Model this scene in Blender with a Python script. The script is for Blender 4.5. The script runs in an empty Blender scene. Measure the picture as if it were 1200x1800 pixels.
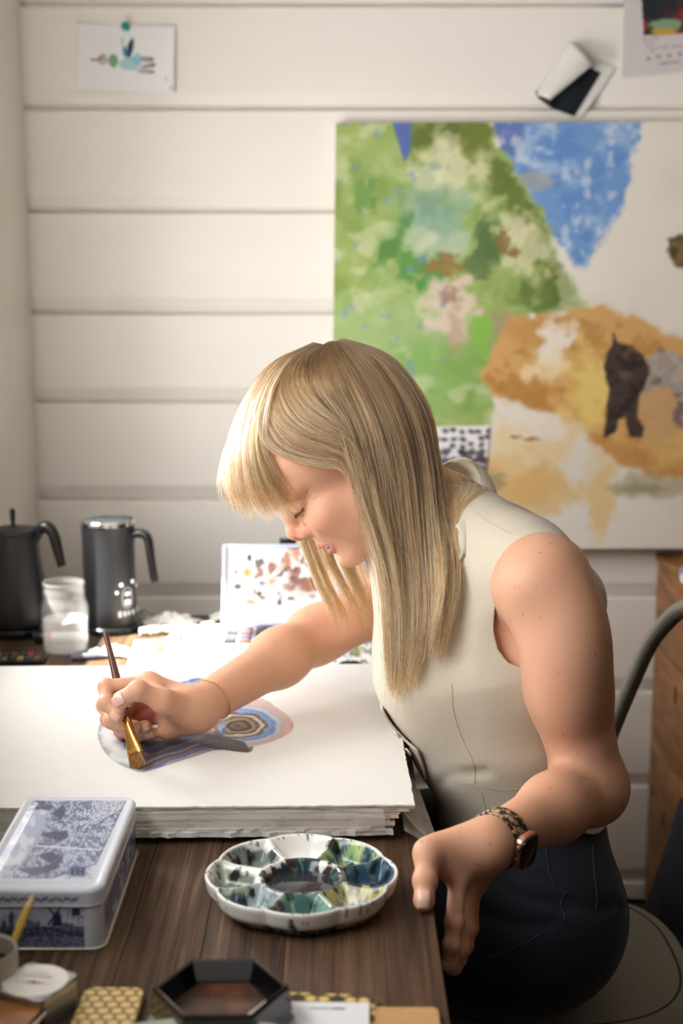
import bpy, bmesh, math, random
import numpy as np
from mathutils import Vector, Matrix

C = bpy.context.scene.collection
SC = bpy.context.scene
R = math.radians

# ------------------------------------------------------------------ camera
CAM_H, PITCH, FPX = 1.40, R(10.0), 2500.0
cam_d = bpy.data.cameras.new('camera')
cam_d.sensor_fit = 'VERTICAL'
cam_d.sensor_height = 36.0
cam_d.lens = 50.0
cam_d.clip_start = 0.05
cam_d.dof.use_dof = True
cam_d.dof.focus_distance = 1.70
cam_d.dof.aperture_fstop = 3.5
cam = bpy.data.objects.new('camera', cam_d)
cam.location = (0, 0, CAM_H)
cam.rotation_euler = (R(90) - PITCH, 0, 0)
C.objects.link(cam)
SC.camera = cam

# ------------------------------------------------------------------ world, sun, windows' daylight, rear fill, exposure
w = bpy.data.worlds.new('world')
SC.world = w
w.use_nodes = True
nt = w.node_tree
bg = nt.nodes['Background']
sky = nt.nodes.new('ShaderNodeTexSky')
sky.sky_type = 'HOSEK_WILKIE'
sky.sun_direction = Vector((-1.0, -0.30, 1.45)).normalized()
sky.turbidity = 3.0
nt.links.new(sky.outputs[0], bg.inputs[0])
bg.inputs[1].default_value = 2.0

def sun_lamp():
    l = bpy.data.lights.new('sun', 'SUN')
    l.energy = 45.0
    l.angle = R(0.6)
    l.color = (1.0, 0.95, 0.86)
    o = bpy.data.objects.new('sun', l)
    C.objects.link(o)
    d = Vector((1.0, 0.30, -1.45))                 # the way the light travels: in through the left window
    o.rotation_euler = d.to_track_quat('-Z', 'Y').to_euler()
    return o
sun_lamp()

def area_light(name, loc, sx, sy, power, col, aim):
    l = bpy.data.lights.new(name, 'AREA')
    l.shape = 'RECTANGLE'
    l.size, l.size_y = sx, sy
    l.energy = power
    l.color = col
    o = bpy.data.objects.new(name, l)
    o.location = loc
    o.rotation_euler = Vector(aim).to_track_quat('-Z', 'Y').to_euler()
    C.objects.link(o)
    return o
# daylight at the far sash, at the blind of the near window; behind the camera an added fill lamp, no window
area_light('daylight_far_sash', (-0.74, 2.19, 1.27), 0.36, 0.46, 15.0, (1.0, 0.99, 0.98), (1, 0.0, -0.18))
area_light('daylight_near_window', (-0.60, 1.30, 1.56), 1.05, 0.95, 25.0, (1.0, 0.99, 0.98), (1, 0.32, 0.30))
area_light('fill_rear', (-0.1, -1.50, 1.60), 1.2, 1.1, 3.0, (1.0, 0.96, 0.91), (0.15, 1, -0.15))

SC.view_settings.view_transform = 'Standard'
SC.view_settings.look = 'None'
SC.view_settings.gamma = 1.0
SC.view_settings.use_curve_mapping = False
SC.view_settings.exposure = 0.0
SC.cycles.use_denoising = True
SC.cycles.max_bounces = 8
SC.cycles.transparent_max_bounces = 12
SC.cycles.caustics_reflective = False
SC.cycles.caustics_refractive = False

# ------------------------------------------------------------------ helpers
def P(px, py, Y=None, z=None):
    """world point on the photograph's ray (px, py) at a true distance Y, or on the level z"""
    u, v = (px - 600.0) / FPX, (900.0 - py) / FPX
    d = Vector((u, math.cos(PITCH) + v * math.sin(PITCH), -math.sin(PITCH) + v * math.cos(PITCH)))
    t = Y / d.y if Y is not None else (z - CAM_H) / d.z
    return Vector((0, 0, CAM_H)) + d * t

def srgb(h):
    if isinstance(h, str):
        h = h.lstrip('#')
        c = [int(h[i:i + 2], 16) / 255 for i in (0, 2, 4)]
    else:
        c = [x / 255 for x in h]
    return tuple(x / 12.92 if x <= 0.04045 else ((x + 0.055) / 1.055) ** 2.4 for x in c)

def lin(a):
    a = np.asarray(a, float) / 255.0
    return np.where(a <= 0.04045, a / 12.92, ((a + 0.055) / 1.055) ** 2.4)

_mats = {}
def mat(name, col='#808080', rough=0.5, metal=0.0, spec=0.5, noise=0.0, nscale=40.0, col2=None, bump=0.0, bscale=200.0,
        stretch=(1, 1, 1), sss=0.0, trans=0.0, alpha=1.0, ior=1.45, attr=None, sheen=0.0, coat=0.0, emit=0.0):
    if name in _mats:
        return _mats[name]
    m = bpy.data.materials.new(name)
    m.use_nodes = True
    n, l = m.node_tree.nodes, m.node_tree.links
    b = n['Principled BSDF']
    c = srgb(col) if not isinstance(col, tuple) else col
    b.inputs['Base Color'].default_value = (*c, 1)
    b.inputs['Roughness'].default_value = rough
    b.inputs['Metallic'].default_value = metal
    b.inputs['Specular IOR Level'].default_value = spec
    b.inputs['IOR'].default_value = ior
    b.inputs['Transmission Weight'].default_value = trans
    b.inputs['Alpha'].default_value = alpha
    b.inputs['Coat Weight'].default_value = coat
    if sheen:
        b.inputs['Sheen Weight'].default_value = sheen
        b.inputs['Sheen Roughness'].default_value = 0.5
    if sss:
        b.inputs['Subsurface Weight'].default_value = sss
        b.inputs['Subsurface Radius'].default_value = (1.0, 0.35, 0.2)
        b.inputs['Subsurface Scale'].default_value = 0.006
    tc = n.new('ShaderNodeTexCoord')
    mp = n.new('ShaderNodeMapping')
    mp.inputs['Scale'].default_value = stretch
    l.new(tc.outputs['Object'], mp.inputs[0])
    src = None
    if attr:
        a = n.new('ShaderNodeAttribute')
        a.attribute_name = attr
        src = a.outputs['Color']
    if noise:
        t = n.new('ShaderNodeTexNoise')
        t.inputs['Scale'].default_value = nscale
        t.inputs['Detail'].default_value = 6
        l.new(mp.outputs[0], t.inputs['Vector'])
        mx = n.new('ShaderNodeMix')
        mx.data_type = 'RGBA'
        if src is None:
            c2 = srgb(col2) if col2 else tuple(x * 0.6 for x in c)
            mx.inputs['A'].default_value = (*c, 1)
            mx.inputs['B'].default_value = (*c2, 1)
            mr = n.new('ShaderNodeMapRange')
            mr.inputs['From Min'].default_value = 0.35
            mr.inputs['From Max'].default_value = 0.7
            mr.inputs['To Max'].default_value = noise
            l.new(t.outputs[0], mr.inputs[0])
            l.new(mr.outputs[0], mx.inputs['Factor'])
        else:
            mx.blend_type = 'MULTIPLY'
            mx.inputs['Factor'].default_value = noise
            l.new(src, mx.inputs['A'])
            l.new(t.outputs[0], mx.inputs['B'])
        src = mx.outputs['Result']
    if src is not None:
        l.new(src, b.inputs['Base Color'])
    if bump:
        t2 = n.new('ShaderNodeTexNoise')
        t2.inputs['Scale'].default_value = bscale
        t2.inputs['Detail'].default_value = 4
        l.new(mp.outputs[0], t2.inputs['Vector'])
        bp = n.new('ShaderNodeBump')
        bp.inputs['Strength'].default_value = bump
        bp.inputs['Distance'].default_value = 0.002
        l.new(t2.outputs[0], bp.inputs['Height'])
        l.new(bp.outputs[0], b.inputs['Normal'])
    _mats[name] = m
    return m

def tag(o, label=None, cat=None, group=None, kind=None):
    if label: o['label'] = label
    if cat: o['category'] = cat
    if group: o['group'] = group
    if kind: o['kind'] = kind
    return o

def empty(name, loc=(0, 0, 0), rot=(0, 0, 0), label=None, cat=None, group=None, kind=None):
    o = bpy.data.objects.new(name, None)
    o.empty_display_size = 0.02
    o.location = loc
    o.rotation_euler = rot
    C.objects.link(o)
    return tag(o, label, cat, group, kind)

def link(name, me, m=None, parent=None, smooth=True, loc=(0, 0, 0), rot=(0, 0, 0)):
    o = bpy.data.objects.new(name, me)
    C.objects.link(o)
    if m is not None:
        for x in (m if isinstance(m, (list, tuple)) else [m]):
            me.materials.append(x)
    o.location = loc
    o.rotation_euler = rot
    if parent is not None:
        o.parent = parent
    if smooth:
        me.polygons.foreach_set('use_smooth', np.ones(len(me.polygons), bool))
    return o

def obj(name, bm, m=None, parent=None, smooth=False, auto=None, **k):
    me = bpy.data.meshes.new(name)
    bm.normal_update()
    bm.to_mesh(me)
    bm.free()
    if auto is not None:
        smooth = True
    o = link(name, me, m, parent, smooth, **k)
    if auto is not None:
        me.set_sharp_from_angle(angle=R(auto))
    return o

def np_mesh(name, v, f, m=None, parent=None, smooth=True, cols=None, **k):
    """mesh out of numpy arrays; f has 3 or 4 columns; cols: linear RGB per vertex"""
    me = bpy.data.meshes.new(name)
    v = np.asarray(v, np.float32)
    f = np.asarray(f, np.int32)
    me.vertices.add(len(v))
    me.vertices.foreach_set('co', v.ravel())
    n = f.shape[1]
    me.loops.add(f.size)
    me.loops.foreach_set('vertex_index', f.ravel())
    me.polygons.add(len(f))
    me.polygons.foreach_set('loop_start', np.arange(0, f.size, n, dtype=np.int32))
    me.update(calc_edges=True)
    if cols is not None:
        a = me.color_attributes.new('col', 'FLOAT_COLOR', 'POINT')
        a.data.foreach_set('color', np.concatenate([np.asarray(cols, np.float32), np.ones((len(v), 1), np.float32)], 1).ravel())
    return link(name, me, m, parent, smooth, **k)

def add_box(bm, x0, x1, y0, y1, z0, z1, bev=0.0, seg=2):
    r = bmesh.ops.create_cube(bm, size=1.0, matrix=Matrix.Translation(((x0 + x1) / 2, (y0 + y1) / 2, (z0 + z1) / 2)) @ Matrix.Diagonal((x1 - x0, y1 - y0, z1 - z0, 1)))
    if bev:
        es = list({e for v in r['verts'] for e in v.link_edges})
        bmesh.ops.bevel(bm, geom=es, offset=bev, segments=seg, affect='EDGES', profile=0.5)

def box(name, x0, x1, y0, y1, z0, z1, m=None, parent=None, bev=0.0, seg=2, **k):
    bm = bmesh.new()
    add_box(bm, x0, x1, y0, y1, z0, z1, bev, seg)
    return obj(name, bm, m, parent, auto=40 if bev else None, **k)

def add_lathe(bm, prof, seg=48, mtx=None, cap=True):
    """profile [(r, z)] turned about z"""
    mtx = mtx or Matrix.Identity(4)
    rings = []
    for r, z in prof:
        if r < 1e-6:
            rings.append([bm.verts.new(mtx @ Vector((0, 0, z)))])
        else:
            rings.append([bm.verts.new(mtx @ Vector((r * math.cos(2 * math.pi * i / seg), r * math.sin(2 * math.pi * i / seg), z))) for i in range(seg)])
    for a, b in zip(rings, rings[1:]):
        for i in range(seg):
            j = (i + 1) % seg
            if len(a) == 1 and len(b) == 1: continue
            if len(a) == 1: bm.faces.new((a[0], b[j], b[i]))
            elif len(b) == 1: bm.faces.new((a[i], a[j], b[0]))
            else: bm.faces.new((a[i], a[j], b[j], b[i]))

def lathe(name, prof, m=None, parent=None, seg=48, auto=35, **k):
    bm = bmesh.new()
    add_lathe(bm, prof, seg)
    bmesh.ops.recalc_face_normals(bm, faces=bm.faces)
    return obj(name, bm, m, parent, auto=auto, **k)

def add_tube(bm, pts, rad, seg=10, closed=False, cap=True, flat=1.0, up=None):
    """tube through pts; rad: number or list; flat squeezes it across 'up'"""
    pts = [Vector(p) for p in pts]
    n = len(pts)
    rs = list(rad) if hasattr(rad, '__len__') else [rad] * n
    rings, prev = [], None
    for i, p in enumerate(pts):
        if closed: t = pts[(i + 1) % n] - pts[i - 1]
        else: t = pts[min(i + 1, n - 1)] - pts[max(i - 1, 0)]
        t.normalize()
        if up is not None: a = Vector(up)
        elif prev is None: a = Vector((0, 0, 1)) if abs(t.z) < 0.9 else Vector((1, 0, 0))
        else: a = prev
        a = (a - t * a.dot(t)).normalized()
        prev = a
        b = t.cross(a)
        rings.append([bm.verts.new(p + (a * math.cos(q) * flat + b * math.sin(q)) * rs[i]) for q in (2 * math.pi * k / seg for k in range(seg))])
    for i in range(n if closed else n - 1):
        A, B = rings[i], rings[(i + 1) % n]
        for k in range(seg):
            bm.faces.new((A[k], A[(k + 1) % seg], B[(k + 1) % seg], B[k]))
    if cap and not closed:
        bm.faces.new(rings[0][::-1])
        bm.faces.new(rings[-1])

def tube(name, pts, rad, m=None, parent=None, seg=12, closed=False, auto=50, flat=1.0, up=None, **k):
    bm = bmesh.new()
    add_tube(bm, pts, rad, seg, closed, True, flat, up)
    return obj(name, bm, m, parent, auto=auto, **k)

def spline(pts, n=24, closed=False):
    """Catmull-Rom through pts, as Vectors of any width"""
    p = np.array([tuple(q) for q in pts], float)
    if closed: p = np.concatenate([p[-1:], p, p[:2]])
    else: p = np.concatenate([2 * p[:1] - p[1:2], p, 2 * p[-1:] - p[-2:-1]])
    m = len(p) - 3
    u = np.linspace(0, m, n, endpoint=not closed)
    i = np.minimum(u.astype(int), m - 1)
    t = (u - i)[:, None]
    a, b, c, d = p[i], p[i + 1], p[i + 2], p[i + 3]
    return 0.5 * ((2 * b) + (c - a) * t + (2 * a - 5 * b + 4 * c - d) * t ** 2 + (3 * b - a - 3 * c + d) * t ** 3)

def add_prism(bm, poly, z0, z1, mtx=None):
    mtx = mtx or Matrix.Identity(4)
    lo = [bm.verts.new(mtx @ Vector((x, y, z0))) for x, y in poly]
    hi = [bm.verts.new(mtx @ Vector((x, y, z1))) for x, y in poly]
    bm.faces.new(lo[::-1])
    bm.faces.new(hi)
    n = len(poly)
    for i in range(n):
        bm.faces.new((lo[i], lo[(i + 1) % n], hi[(i + 1) % n], hi[i]))

def prism(name, poly, z0, z1, m=None, parent=None, bev=0.0, **k):
    bm = bmesh.new()
    add_prism(bm, poly, z0, z1)
    bmesh.ops.recalc_face_normals(bm, faces=bm.faces)
    if bev:
        es = [e for e in bm.edges if abs(e.verts[0].co.z - e.verts[1].co.z) < 1e-7]
        bmesh.ops.bevel(bm, geom=es, offset=bev, segments=2, affect='EDGES', profile=0.5)
    return obj(name, bm, m, parent, auto=40, **k)

def rrect(w, h, r, n=6, cx=0.0, cy=0.0):
    out = []
    for sx, sy, a0 in ((1, 1, 0), (-1, 1, 90), (-1, -1, 180), (1, -1, 270)):
        for i in range(n + 1):
            a = R(a0 + 90 * i / n)
            out.append((cx + sx * (w / 2 - r) + r * math.cos(a), cy + sy * (h / 2 - r) + r * math.sin(a)))
    return out

def copy_tree(o, parent=None):
    c = o.copy()
    C.objects.link(c)
    if parent is not None: c.parent = parent
    for ch in list(o.children):
        copy_tree(ch, c)
    return c

# value noise for painted surfaces and small displacements
_rng = np.random.RandomState(7)
_lat = _rng.rand(256, 256).astype(np.float32)
def vnoise(x, y):
    xi, yi = np.floor(x).astype(int), np.floor(y).astype(int)
    fx, fy = x - xi, y - yi
    fx, fy = fx * fx * (3 - 2 * fx), fy * fy * (3 - 2 * fy)
    g = lambda a, b: _lat[a & 255, b & 255]
    return (g(xi, yi) * (1 - fx) + g(xi + 1, yi) * fx) * (1 - fy) + (g(xi, yi + 1) * (1 - fx) + g(xi + 1, yi + 1) * fx) * fy
def fbm(x, y, oct=4, s=1.0, seed=0):
    v, a, t = 0.0, 1.0, 0.0
    for i in range(oct):
        v = v + a * vnoise(x * s + 17.3 * i + seed * 31.7, y * s + 9.1 * i + seed * 13.9)
        t += a
        a *= 0.5
        s *= 2.0
    return v / t
def in_poly(x, y, poly):
    """signed distance to a polygon, negative inside"""
    d = np.full(x.shape, 1e9)
    s = np.ones(x.shape)
    n = len(poly)
    for i in range(n):
        (ax, ay), (bx, by) = poly[i], poly[i - 1]
        ex, ey, wx, wy = bx - ax, by - ay, x - ax, y - ay
        t = np.clip((wx * ex + wy * ey) / (ex * ex + ey * ey + 1e-12), 0, 1)
        d = np.minimum(d, (wx - ex * t) ** 2 + (wy - ey * t) ** 2)
        c1, c2, c3 = y >= ay, y < by, ex * wy > ey * wx
        s = np.where((c1 & c2 & c3) | (~c1 & ~c2 & ~c3), -s, s)
    return s * np.sqrt(d)
def sstep(a, b, x):
    t = np.clip((x - a) / (b - a), 0, 1)
    return t * t * (3 - 2 * t)
def over(col, c, a):
    """lay colour c (0-255) with opacity a over the array col"""
    c = np.asarray(c, float)
    return col * (1 - a[..., None]) + c * a[..., None]

def grid_mesh(name, nx, ny, fn, colfn=None, m=None, parent=None, smooth=True, **k):
    """fn(u, v) -> xyz arrays, u and v in 0..1; colfn(u, v) -> 0-255 colours"""
    u, v = np.meshgrid(np.linspace(0, 1, nx), np.linspace(0, 1, ny))
    xyz = np.stack(fn(u, v), -1).reshape(-1, 3)
    i = np.arange(nx * ny).reshape(ny, nx)
    f = np.stack([i[:-1, :-1], i[:-1, 1:], i[1:, 1:], i[1:, :-1]], -1).reshape(-1, 4)
    cols = None if colfn is None else lin(np.clip(colfn(u, v), 0, 255)).reshape(-1, 3)
    return np_mesh(name, xyz, f, m, parent, smooth, cols, **k)
# ------------------------------------------------------------------ the room
WY = 2.95                      # back wall
WX = P(66, 880, WY).x          # left wall
M_wall = mat('cream_paint', '#f2ede6', 0.55, noise=0.25, nscale=3.0, col2='#e8e1d7', bump=0.12, bscale=90, stretch=(0.3, 1, 3))
M_trim = mat('cream_trim', '#eee9e1', 0.45)
M_floor = mat('floor_boards', '#5a4632', 0.5, noise=0.8, nscale=8, col2='#3a2b1e', stretch=(1, 8, 1))
M_dim = mat('dim_bounce_wall', '#6b5640', 0.7)  # unseen walls; dark tone put in to lower the bounce
M_gap = mat('joint_dark', '#a89a86', 0.9)

def structure(o):
    o['kind'] = 'structure'
    return o

# back wall: shiplap boards, each with a long chamfer below and a recessed joint
wall = structure(box('wall_back', WX - 0.1, 2.3, WY + 0.024, WY + 0.10, 0, 2.5, M_gap))
zs = [P(300, y, WY).z for y in (1720, 1552, 1383, 1217, 1050, 880, 708, 552, 373, 192, 10)]
zs = [-0.02] + zs + [zs[-1] + 0.176, zs[-1] + 0.352, zs[-1] + 0.53, 2.52]
for a, b in zip(zs, zs[1:]):
    prof = [(0.018, a + 0.0015), (0.0165, a + 0.005), (0.0105, a + 0.010), (0.003, a + 0.025), (0.0, a + 0.032), (0.0, b - 0.004), (0.003, b - 0.001), (0.018, b)]
    bm = bmesh.new()
    xs = (WX - 0.02, 2.22)
    L = [[bm.verts.new((x, WY + d, z)) for d, z in prof] for x in xs]
    for i in range(len(prof) - 1):
        bm.faces.new((L[0][i], L[1][i], L[1][i + 1], L[0][i + 1]))
    bm.faces.new((L[0][-1], L[1][-1], L[1][0], L[0][0]))
    bm.faces.new(L[0]); bm.faces.new(L[1][::-1])
    bmesh.ops.recalc_face_normals(bm, faces=bm.faces)
    obj('board', bm, M_wall, wall, auto=20)

# left wall with two window openings
def wall_with_holes(name, x0, x1, y0, y1, z1, holes):
    bm = bmesh.new()
    ys = sorted({y0, y1, *[h[0] for h in holes], *[h[1] for h in holes]})
    for a, b in zip(ys, ys[1:]):
        hs = [h for h in holes if h[0] <= a and h[1] >= b]
        if hs:
            add_box(bm, x0, x1, a, b, 0, hs[0][2]); add_box(bm, x0, x1, a, b, hs[0][3], z1)
        else:
            add_box(bm, x0, x1, a, b, 0, z1)
    return structure(obj(name, bm, M_wall))
W1, W2 = (2.00, 2.38, 1.02, 2.05), (0.80, 1.90, 1.00, 2.02)
wall_with_holes('wall_left', WX - 0.07, WX, -1.6, WY + 0.05, 2.5, [W1, W2])
structure(box('wall_right', 2.2, 2.3, -1.6, WY + 0.1, 0, 2.5, M_dim))
structure(box('wall_front', WX - 0.1, 2.3, -1.7, -1.6, 0, 2.5, M_dim))
fl = structure(box('floor', WX - 0.1, 2.3, -1.7, WY + 0.1, -0.08, -0.012, M_gap))
for i in range(21):
    x = WX + i * 0.14
    box('plank', x, x + 0.137, -1.6, WY + 0.02, -0.012, 0, M_floor, fl, bev=0.002, seg=1)
structure(box('ceiling', WX - 0.1, 2.3, -1.7, WY + 0.1, 2.5, 2.58, M_wall))

M_glass = bpy.data.materials.new('window_glass')
M_glass.use_nodes = True
_n, _l = M_glass.node_tree.nodes, M_glass.node_tree.links
_n.remove(_n['Principled BSDF'])
_t, _g, _m = _n.new('ShaderNodeBsdfTransparent'), _n.new('ShaderNodeBsdfGlossy'), _n.new('ShaderNodeMixShader')
_g.inputs['Roughness'].default_value = 0.02
_m.inputs[0].default_value = 0.05
_l.new(_t.outputs[0], _m.inputs[1]); _l.new(_g.outputs[0], _m.inputs[2]); _l.new(_m.outputs[0], _n['Material Output'].inputs[0])

def window(name, w, rail):
    y0, y1, z0, z1 = w
    o = structure(empty(name, (WX, (y0 + y1) / 2, z0)))
    t = Matrix.Translation((-WX, -(y0 + y1) / 2, -z0))
    def bx(n, *a, m=M_trim, bev=0.003):
        q = box(n, *a, m, o, bev=bev)
        q.data.transform(t)
    c = 0.165
    bx('casing', WX, WX + 0.02, y1 + 0.006, y1 + (c + 0.13 if rail else 0.04), z0 - 0.038, z1 + c)
    bx('casing', WX, WX + 0.02, y0 - 0.045, y0 - 0.006, z0 - 0.038, z1 + c)
    bx('casing', WX, WX + 0.022, y0 - 0.045, y1 + (c + 0.13 if rail else 0.04), z1 + 0.006, z1 + c)
    bx('sill', WX - 0.06, WX + 0.035, y0 - 0.02, y1 + 0.004, z0 - 0.025, z0)
    for a, b in ((y0, y0 + 0.02), (y1 - 0.02, y1)):
        bx('stile', WX - 0.055, WX - 0.025, a, b, z0, z1)
    bx('rail', WX - 0.055, WX - 0.025, y0 + 0.02, y1 - 0.02, z0, z0 + 0.02)
    bx('rail', WX - 0.055, WX - 0.025, y0 + 0.02, y1 - 0.02, z1 - 0.02, z1)
    bx('pane', WX - 0.042, WX - 0.039, y0 + 0.018, y1 - 0.018, z0 + 0.018, z1 - 0.018, m=M_glass, bev=0)
    return o, bx
w1, bx1 = window('window_1', W1, True)
bx1('added_blind', WX - 0.022, WX - 0.017, W1[0] + 0.002, W1[1] - 0.002, 1.50, W1[3], m=mat('added_blind_cloth', '#f3efe6', 0.8), bev=0)  # added to keep the sun to the lower part of the window
w2, bx2 = window('window_2', W2, False)
bx2('added_blind', WX - 0.02, WX - 0.015, W2[0], W2[1], W2[2], W2[3], m=mat('added_blind_cloth', '#f3efe6', 0.8), bev=0)  # added to shut direct sun out of the near window

# ------------------------------------------------------------------ table of weathered planks along the left wall
TZ, TX = 0.75, 0.094           # top, right edge
def wood(name, c1, c2, c3, groove):
    m = bpy.data.materials.new(name)
    m.use_nodes = True
    n, l = m.node_tree.nodes, m.node_tree.links
    b = n['Principled BSDF']
    b.inputs['Roughness'].default_value = 0.7
    b.inputs['Specular IOR Level'].default_value = 0.35
    tc, oi = n.new('ShaderNodeTexCoord'), n.new('ShaderNodeObjectInfo')
    add = n.new('ShaderNodeVectorMath'); add.operation = 'MULTIPLY_ADD'
    l.new(oi.outputs['Random'], add.inputs[0]); add.inputs[1].default_value = (3.1, 7.7, 1.3)
    l.new(tc.outputs['Object'], add.inputs[2])
    def noise(scale, stretch, det=8, rough=0.6, dist=0.0):
        mp = n.new('ShaderNodeMapping'); mp.inputs['Scale'].default_value = stretch
        l.new(add.outputs[0], mp.inputs[0])
        t = n.new('ShaderNodeTexNoise'); t.inputs['Scale'].default_value = scale; t.inputs['Detail'].default_value = det
        t.inputs['Roughness'].default_value = rough; t.inputs['Distortion'].default_value = dist
        l.new(mp.outputs[0], t.inputs['Vector'])
        return t.outputs[0]
    grain = noise(1.0, (210, 3.2, 90), 5, 0.7, 0.5)
    broad = noise(1.0, (22, 2.4, 20), 4, 0.55, 0.8)
    cr = n.new('ShaderNodeValToRGB')
    e = cr.color_ramp.elements
    e[0].position, e[0].color = 0.38, (*srgb(c1), 1)
    e[1].position, e[1].color = 0.55, (*srgb(c2), 1)
    x = cr.color_ramp.elements.new(0.70); x.color = (*srgb(c3), 1)
    mx = n.new('ShaderNodeMix'); mx.inputs['Factor'].default_value = 0.36
    l.new(grain, mx.inputs['A']); l.new(broad, mx.inputs['B'])
    l.new(mx.outputs['Result'], cr.inputs[0])
    l.new(cr.outputs[0], b.inputs['Base Color'])
    bp = n.new('ShaderNodeBump'); bp.inputs['Strength'].default_value = groove; bp.inputs['Distance'].default_value = 0.0016
    l.new(grain, bp.inputs['Height']); l.new(bp.outputs[0], b.inputs['Normal'])
    return m
M_plank = wood('weathered_oak', '#281b12', '#5a432f', '#8a6f54', 1.0)
M_plank2 = wood('smooth_oak', '#35251a', '#604630', '#82644a', 0.6)
t = empty('table', (TX - 0.3, 1.7, 0), label='long weathered brown plank table under the paper stack and tin', cat='table')
tm = Matrix.Translation((-(TX - 0.3), -1.7, 0))
xs = [WX + 0.004, WX + 0.09, WX + 0.18, WX + 0.262, WX + 0.345, WX + 0.43, WX + 0.505, WX + 0.585, TX]
for i, (a, b) in enumerate(zip(xs, xs[1:])):
    q = box('plank', a + 0.0003, b - 0.0003, 0.75, 2.58, TZ - 0.035, TZ - (0.0, 0.0004, 0.0001, 0.0006, 0.0002, 0.0005, 0.0, 0.0003)[i], M_plank if i < 7 else M_plank2, t, bev=0.0008)
    q.data.transform(tm)
for x, y in ((WX + 0.05, 0.83), (TX - 0.09, 0.83), (WX + 0.05, 2.50), (TX - 0.09, 2.50)):
    q = box('leg', x - 0.035, x + 0.035, y - 0.035, y + 0.035, 0, TZ - 0.035, M_plank2, t, bev=0.003)
    q.data.transform(tm)
for a in ((WX + 0.085, TX - 0.125, 0.82, 0.845), (WX + 0.085, TX - 0.125, 2.49, 2.515)):
    q = box('apron', *a, TZ - 0.1, TZ - 0.035, M_plank2, t, bev=0.002)
    q.data.transform(tm)

# ------------------------------------------------------------------ cabinet of knotty boards against the back wall, far right
def pine():
    m = bpy.data.materials.new('knotty_pine')
    m.use_nodes = True
    n, l = m.node_tree.nodes, m.node_tree.links
    b = n['Principled BSDF']; b.inputs['Roughness'].default_value = 0.5
    tc, mp = n.new('ShaderNodeTexCoord'), n.new('ShaderNodeMapping')
    mp.inputs['Scale'].default_value = (20, 2, 14)
    l.new(tc.outputs['Object'], mp.inputs[0])
    t = n.new('ShaderNodeTexNoise'); t.inputs['Scale'].default_value = 3; t.inputs['Detail'].default_value = 5; t.inputs['Distortion'].default_value = 1.2
    l.new(mp.outputs[0], t.inputs['Vector'])
    cr = n.new('ShaderNodeValToRGB')
    cr.color_ramp.elements[0].position, cr.color_ramp.elements[0].color = 0.3, (*srgb('#6f431e'), 1)
    cr.color_ramp.elements[1].position, cr.color_ramp.elements[1].color = 0.7, (*srgb('#b07a42'), 1)
    l.new(t.outputs[0], cr.inputs[0])
    l.new(cr.outputs[0], b.inputs['Base Color'])
    return m
M_pine = pine()
M_knot = mat('pine_knot', '#3c2413', 0.6)
cx = P(1150, 1100, WY).x
cz = P(1155, 969, WY).z
cab = empty('wooden_cabinet', (cx + 0.3, WY - 0.25, 0), label='tall knotty pine cabinet against the wall behind the chair', cat='cabinet')
cm = Matrix.Translation((-(cx + 0.3), -(WY - 0.25), 0))
lv = [0.02] + [P(1150, y, WY).z for y in (1460, 1292, 1125)] + [cz - 0.02]
for a, b in zip(lv, lv[1:]):
    q = box('side_board', cx, cx + 0.022, WY - 0.5, WY - 0.004, a + 0.0012, b - 0.0012, M_pine, cab, bev=0.002)
    q.data.transform(cm)
    q = box('front_board', cx + 0.022, cx + 0.6, WY - 0.5, WY - 0.48, a + 0.0012, b - 0.0012, M_pine, cab, bev=0.002)
    q.data.transform(cm)
q = box('cabinet_top', cx - 0.004, cx + 0.6, WY - 0.51, WY - 0.004, cz - 0.02, cz, M_pine, cab, bev=0.003); q.data.transform(cm)
for px, py, Y, r in ((1168, 1442, 2.80, 0.012), (1193, 1222, 2.74, 0.013), (1143, 1392, 2.9, 0.007), (1162, 1560, 2.8, 0.010)):
    p = P(px, py, Y)
    q = lathe('knot', [(0, 0), (r * 0.6, 0.0012), (r, 0.0)], M_knot, cab, seg=14)
    q.data.transform(cm @ Matrix.Translation((cx - 0.0005, p.y, p.z)) @ Matrix.Rotation(R(-90), 4, 'Y') @ Matrix.Diagonal((1.6, 0.8, 1, 1)))
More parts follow.
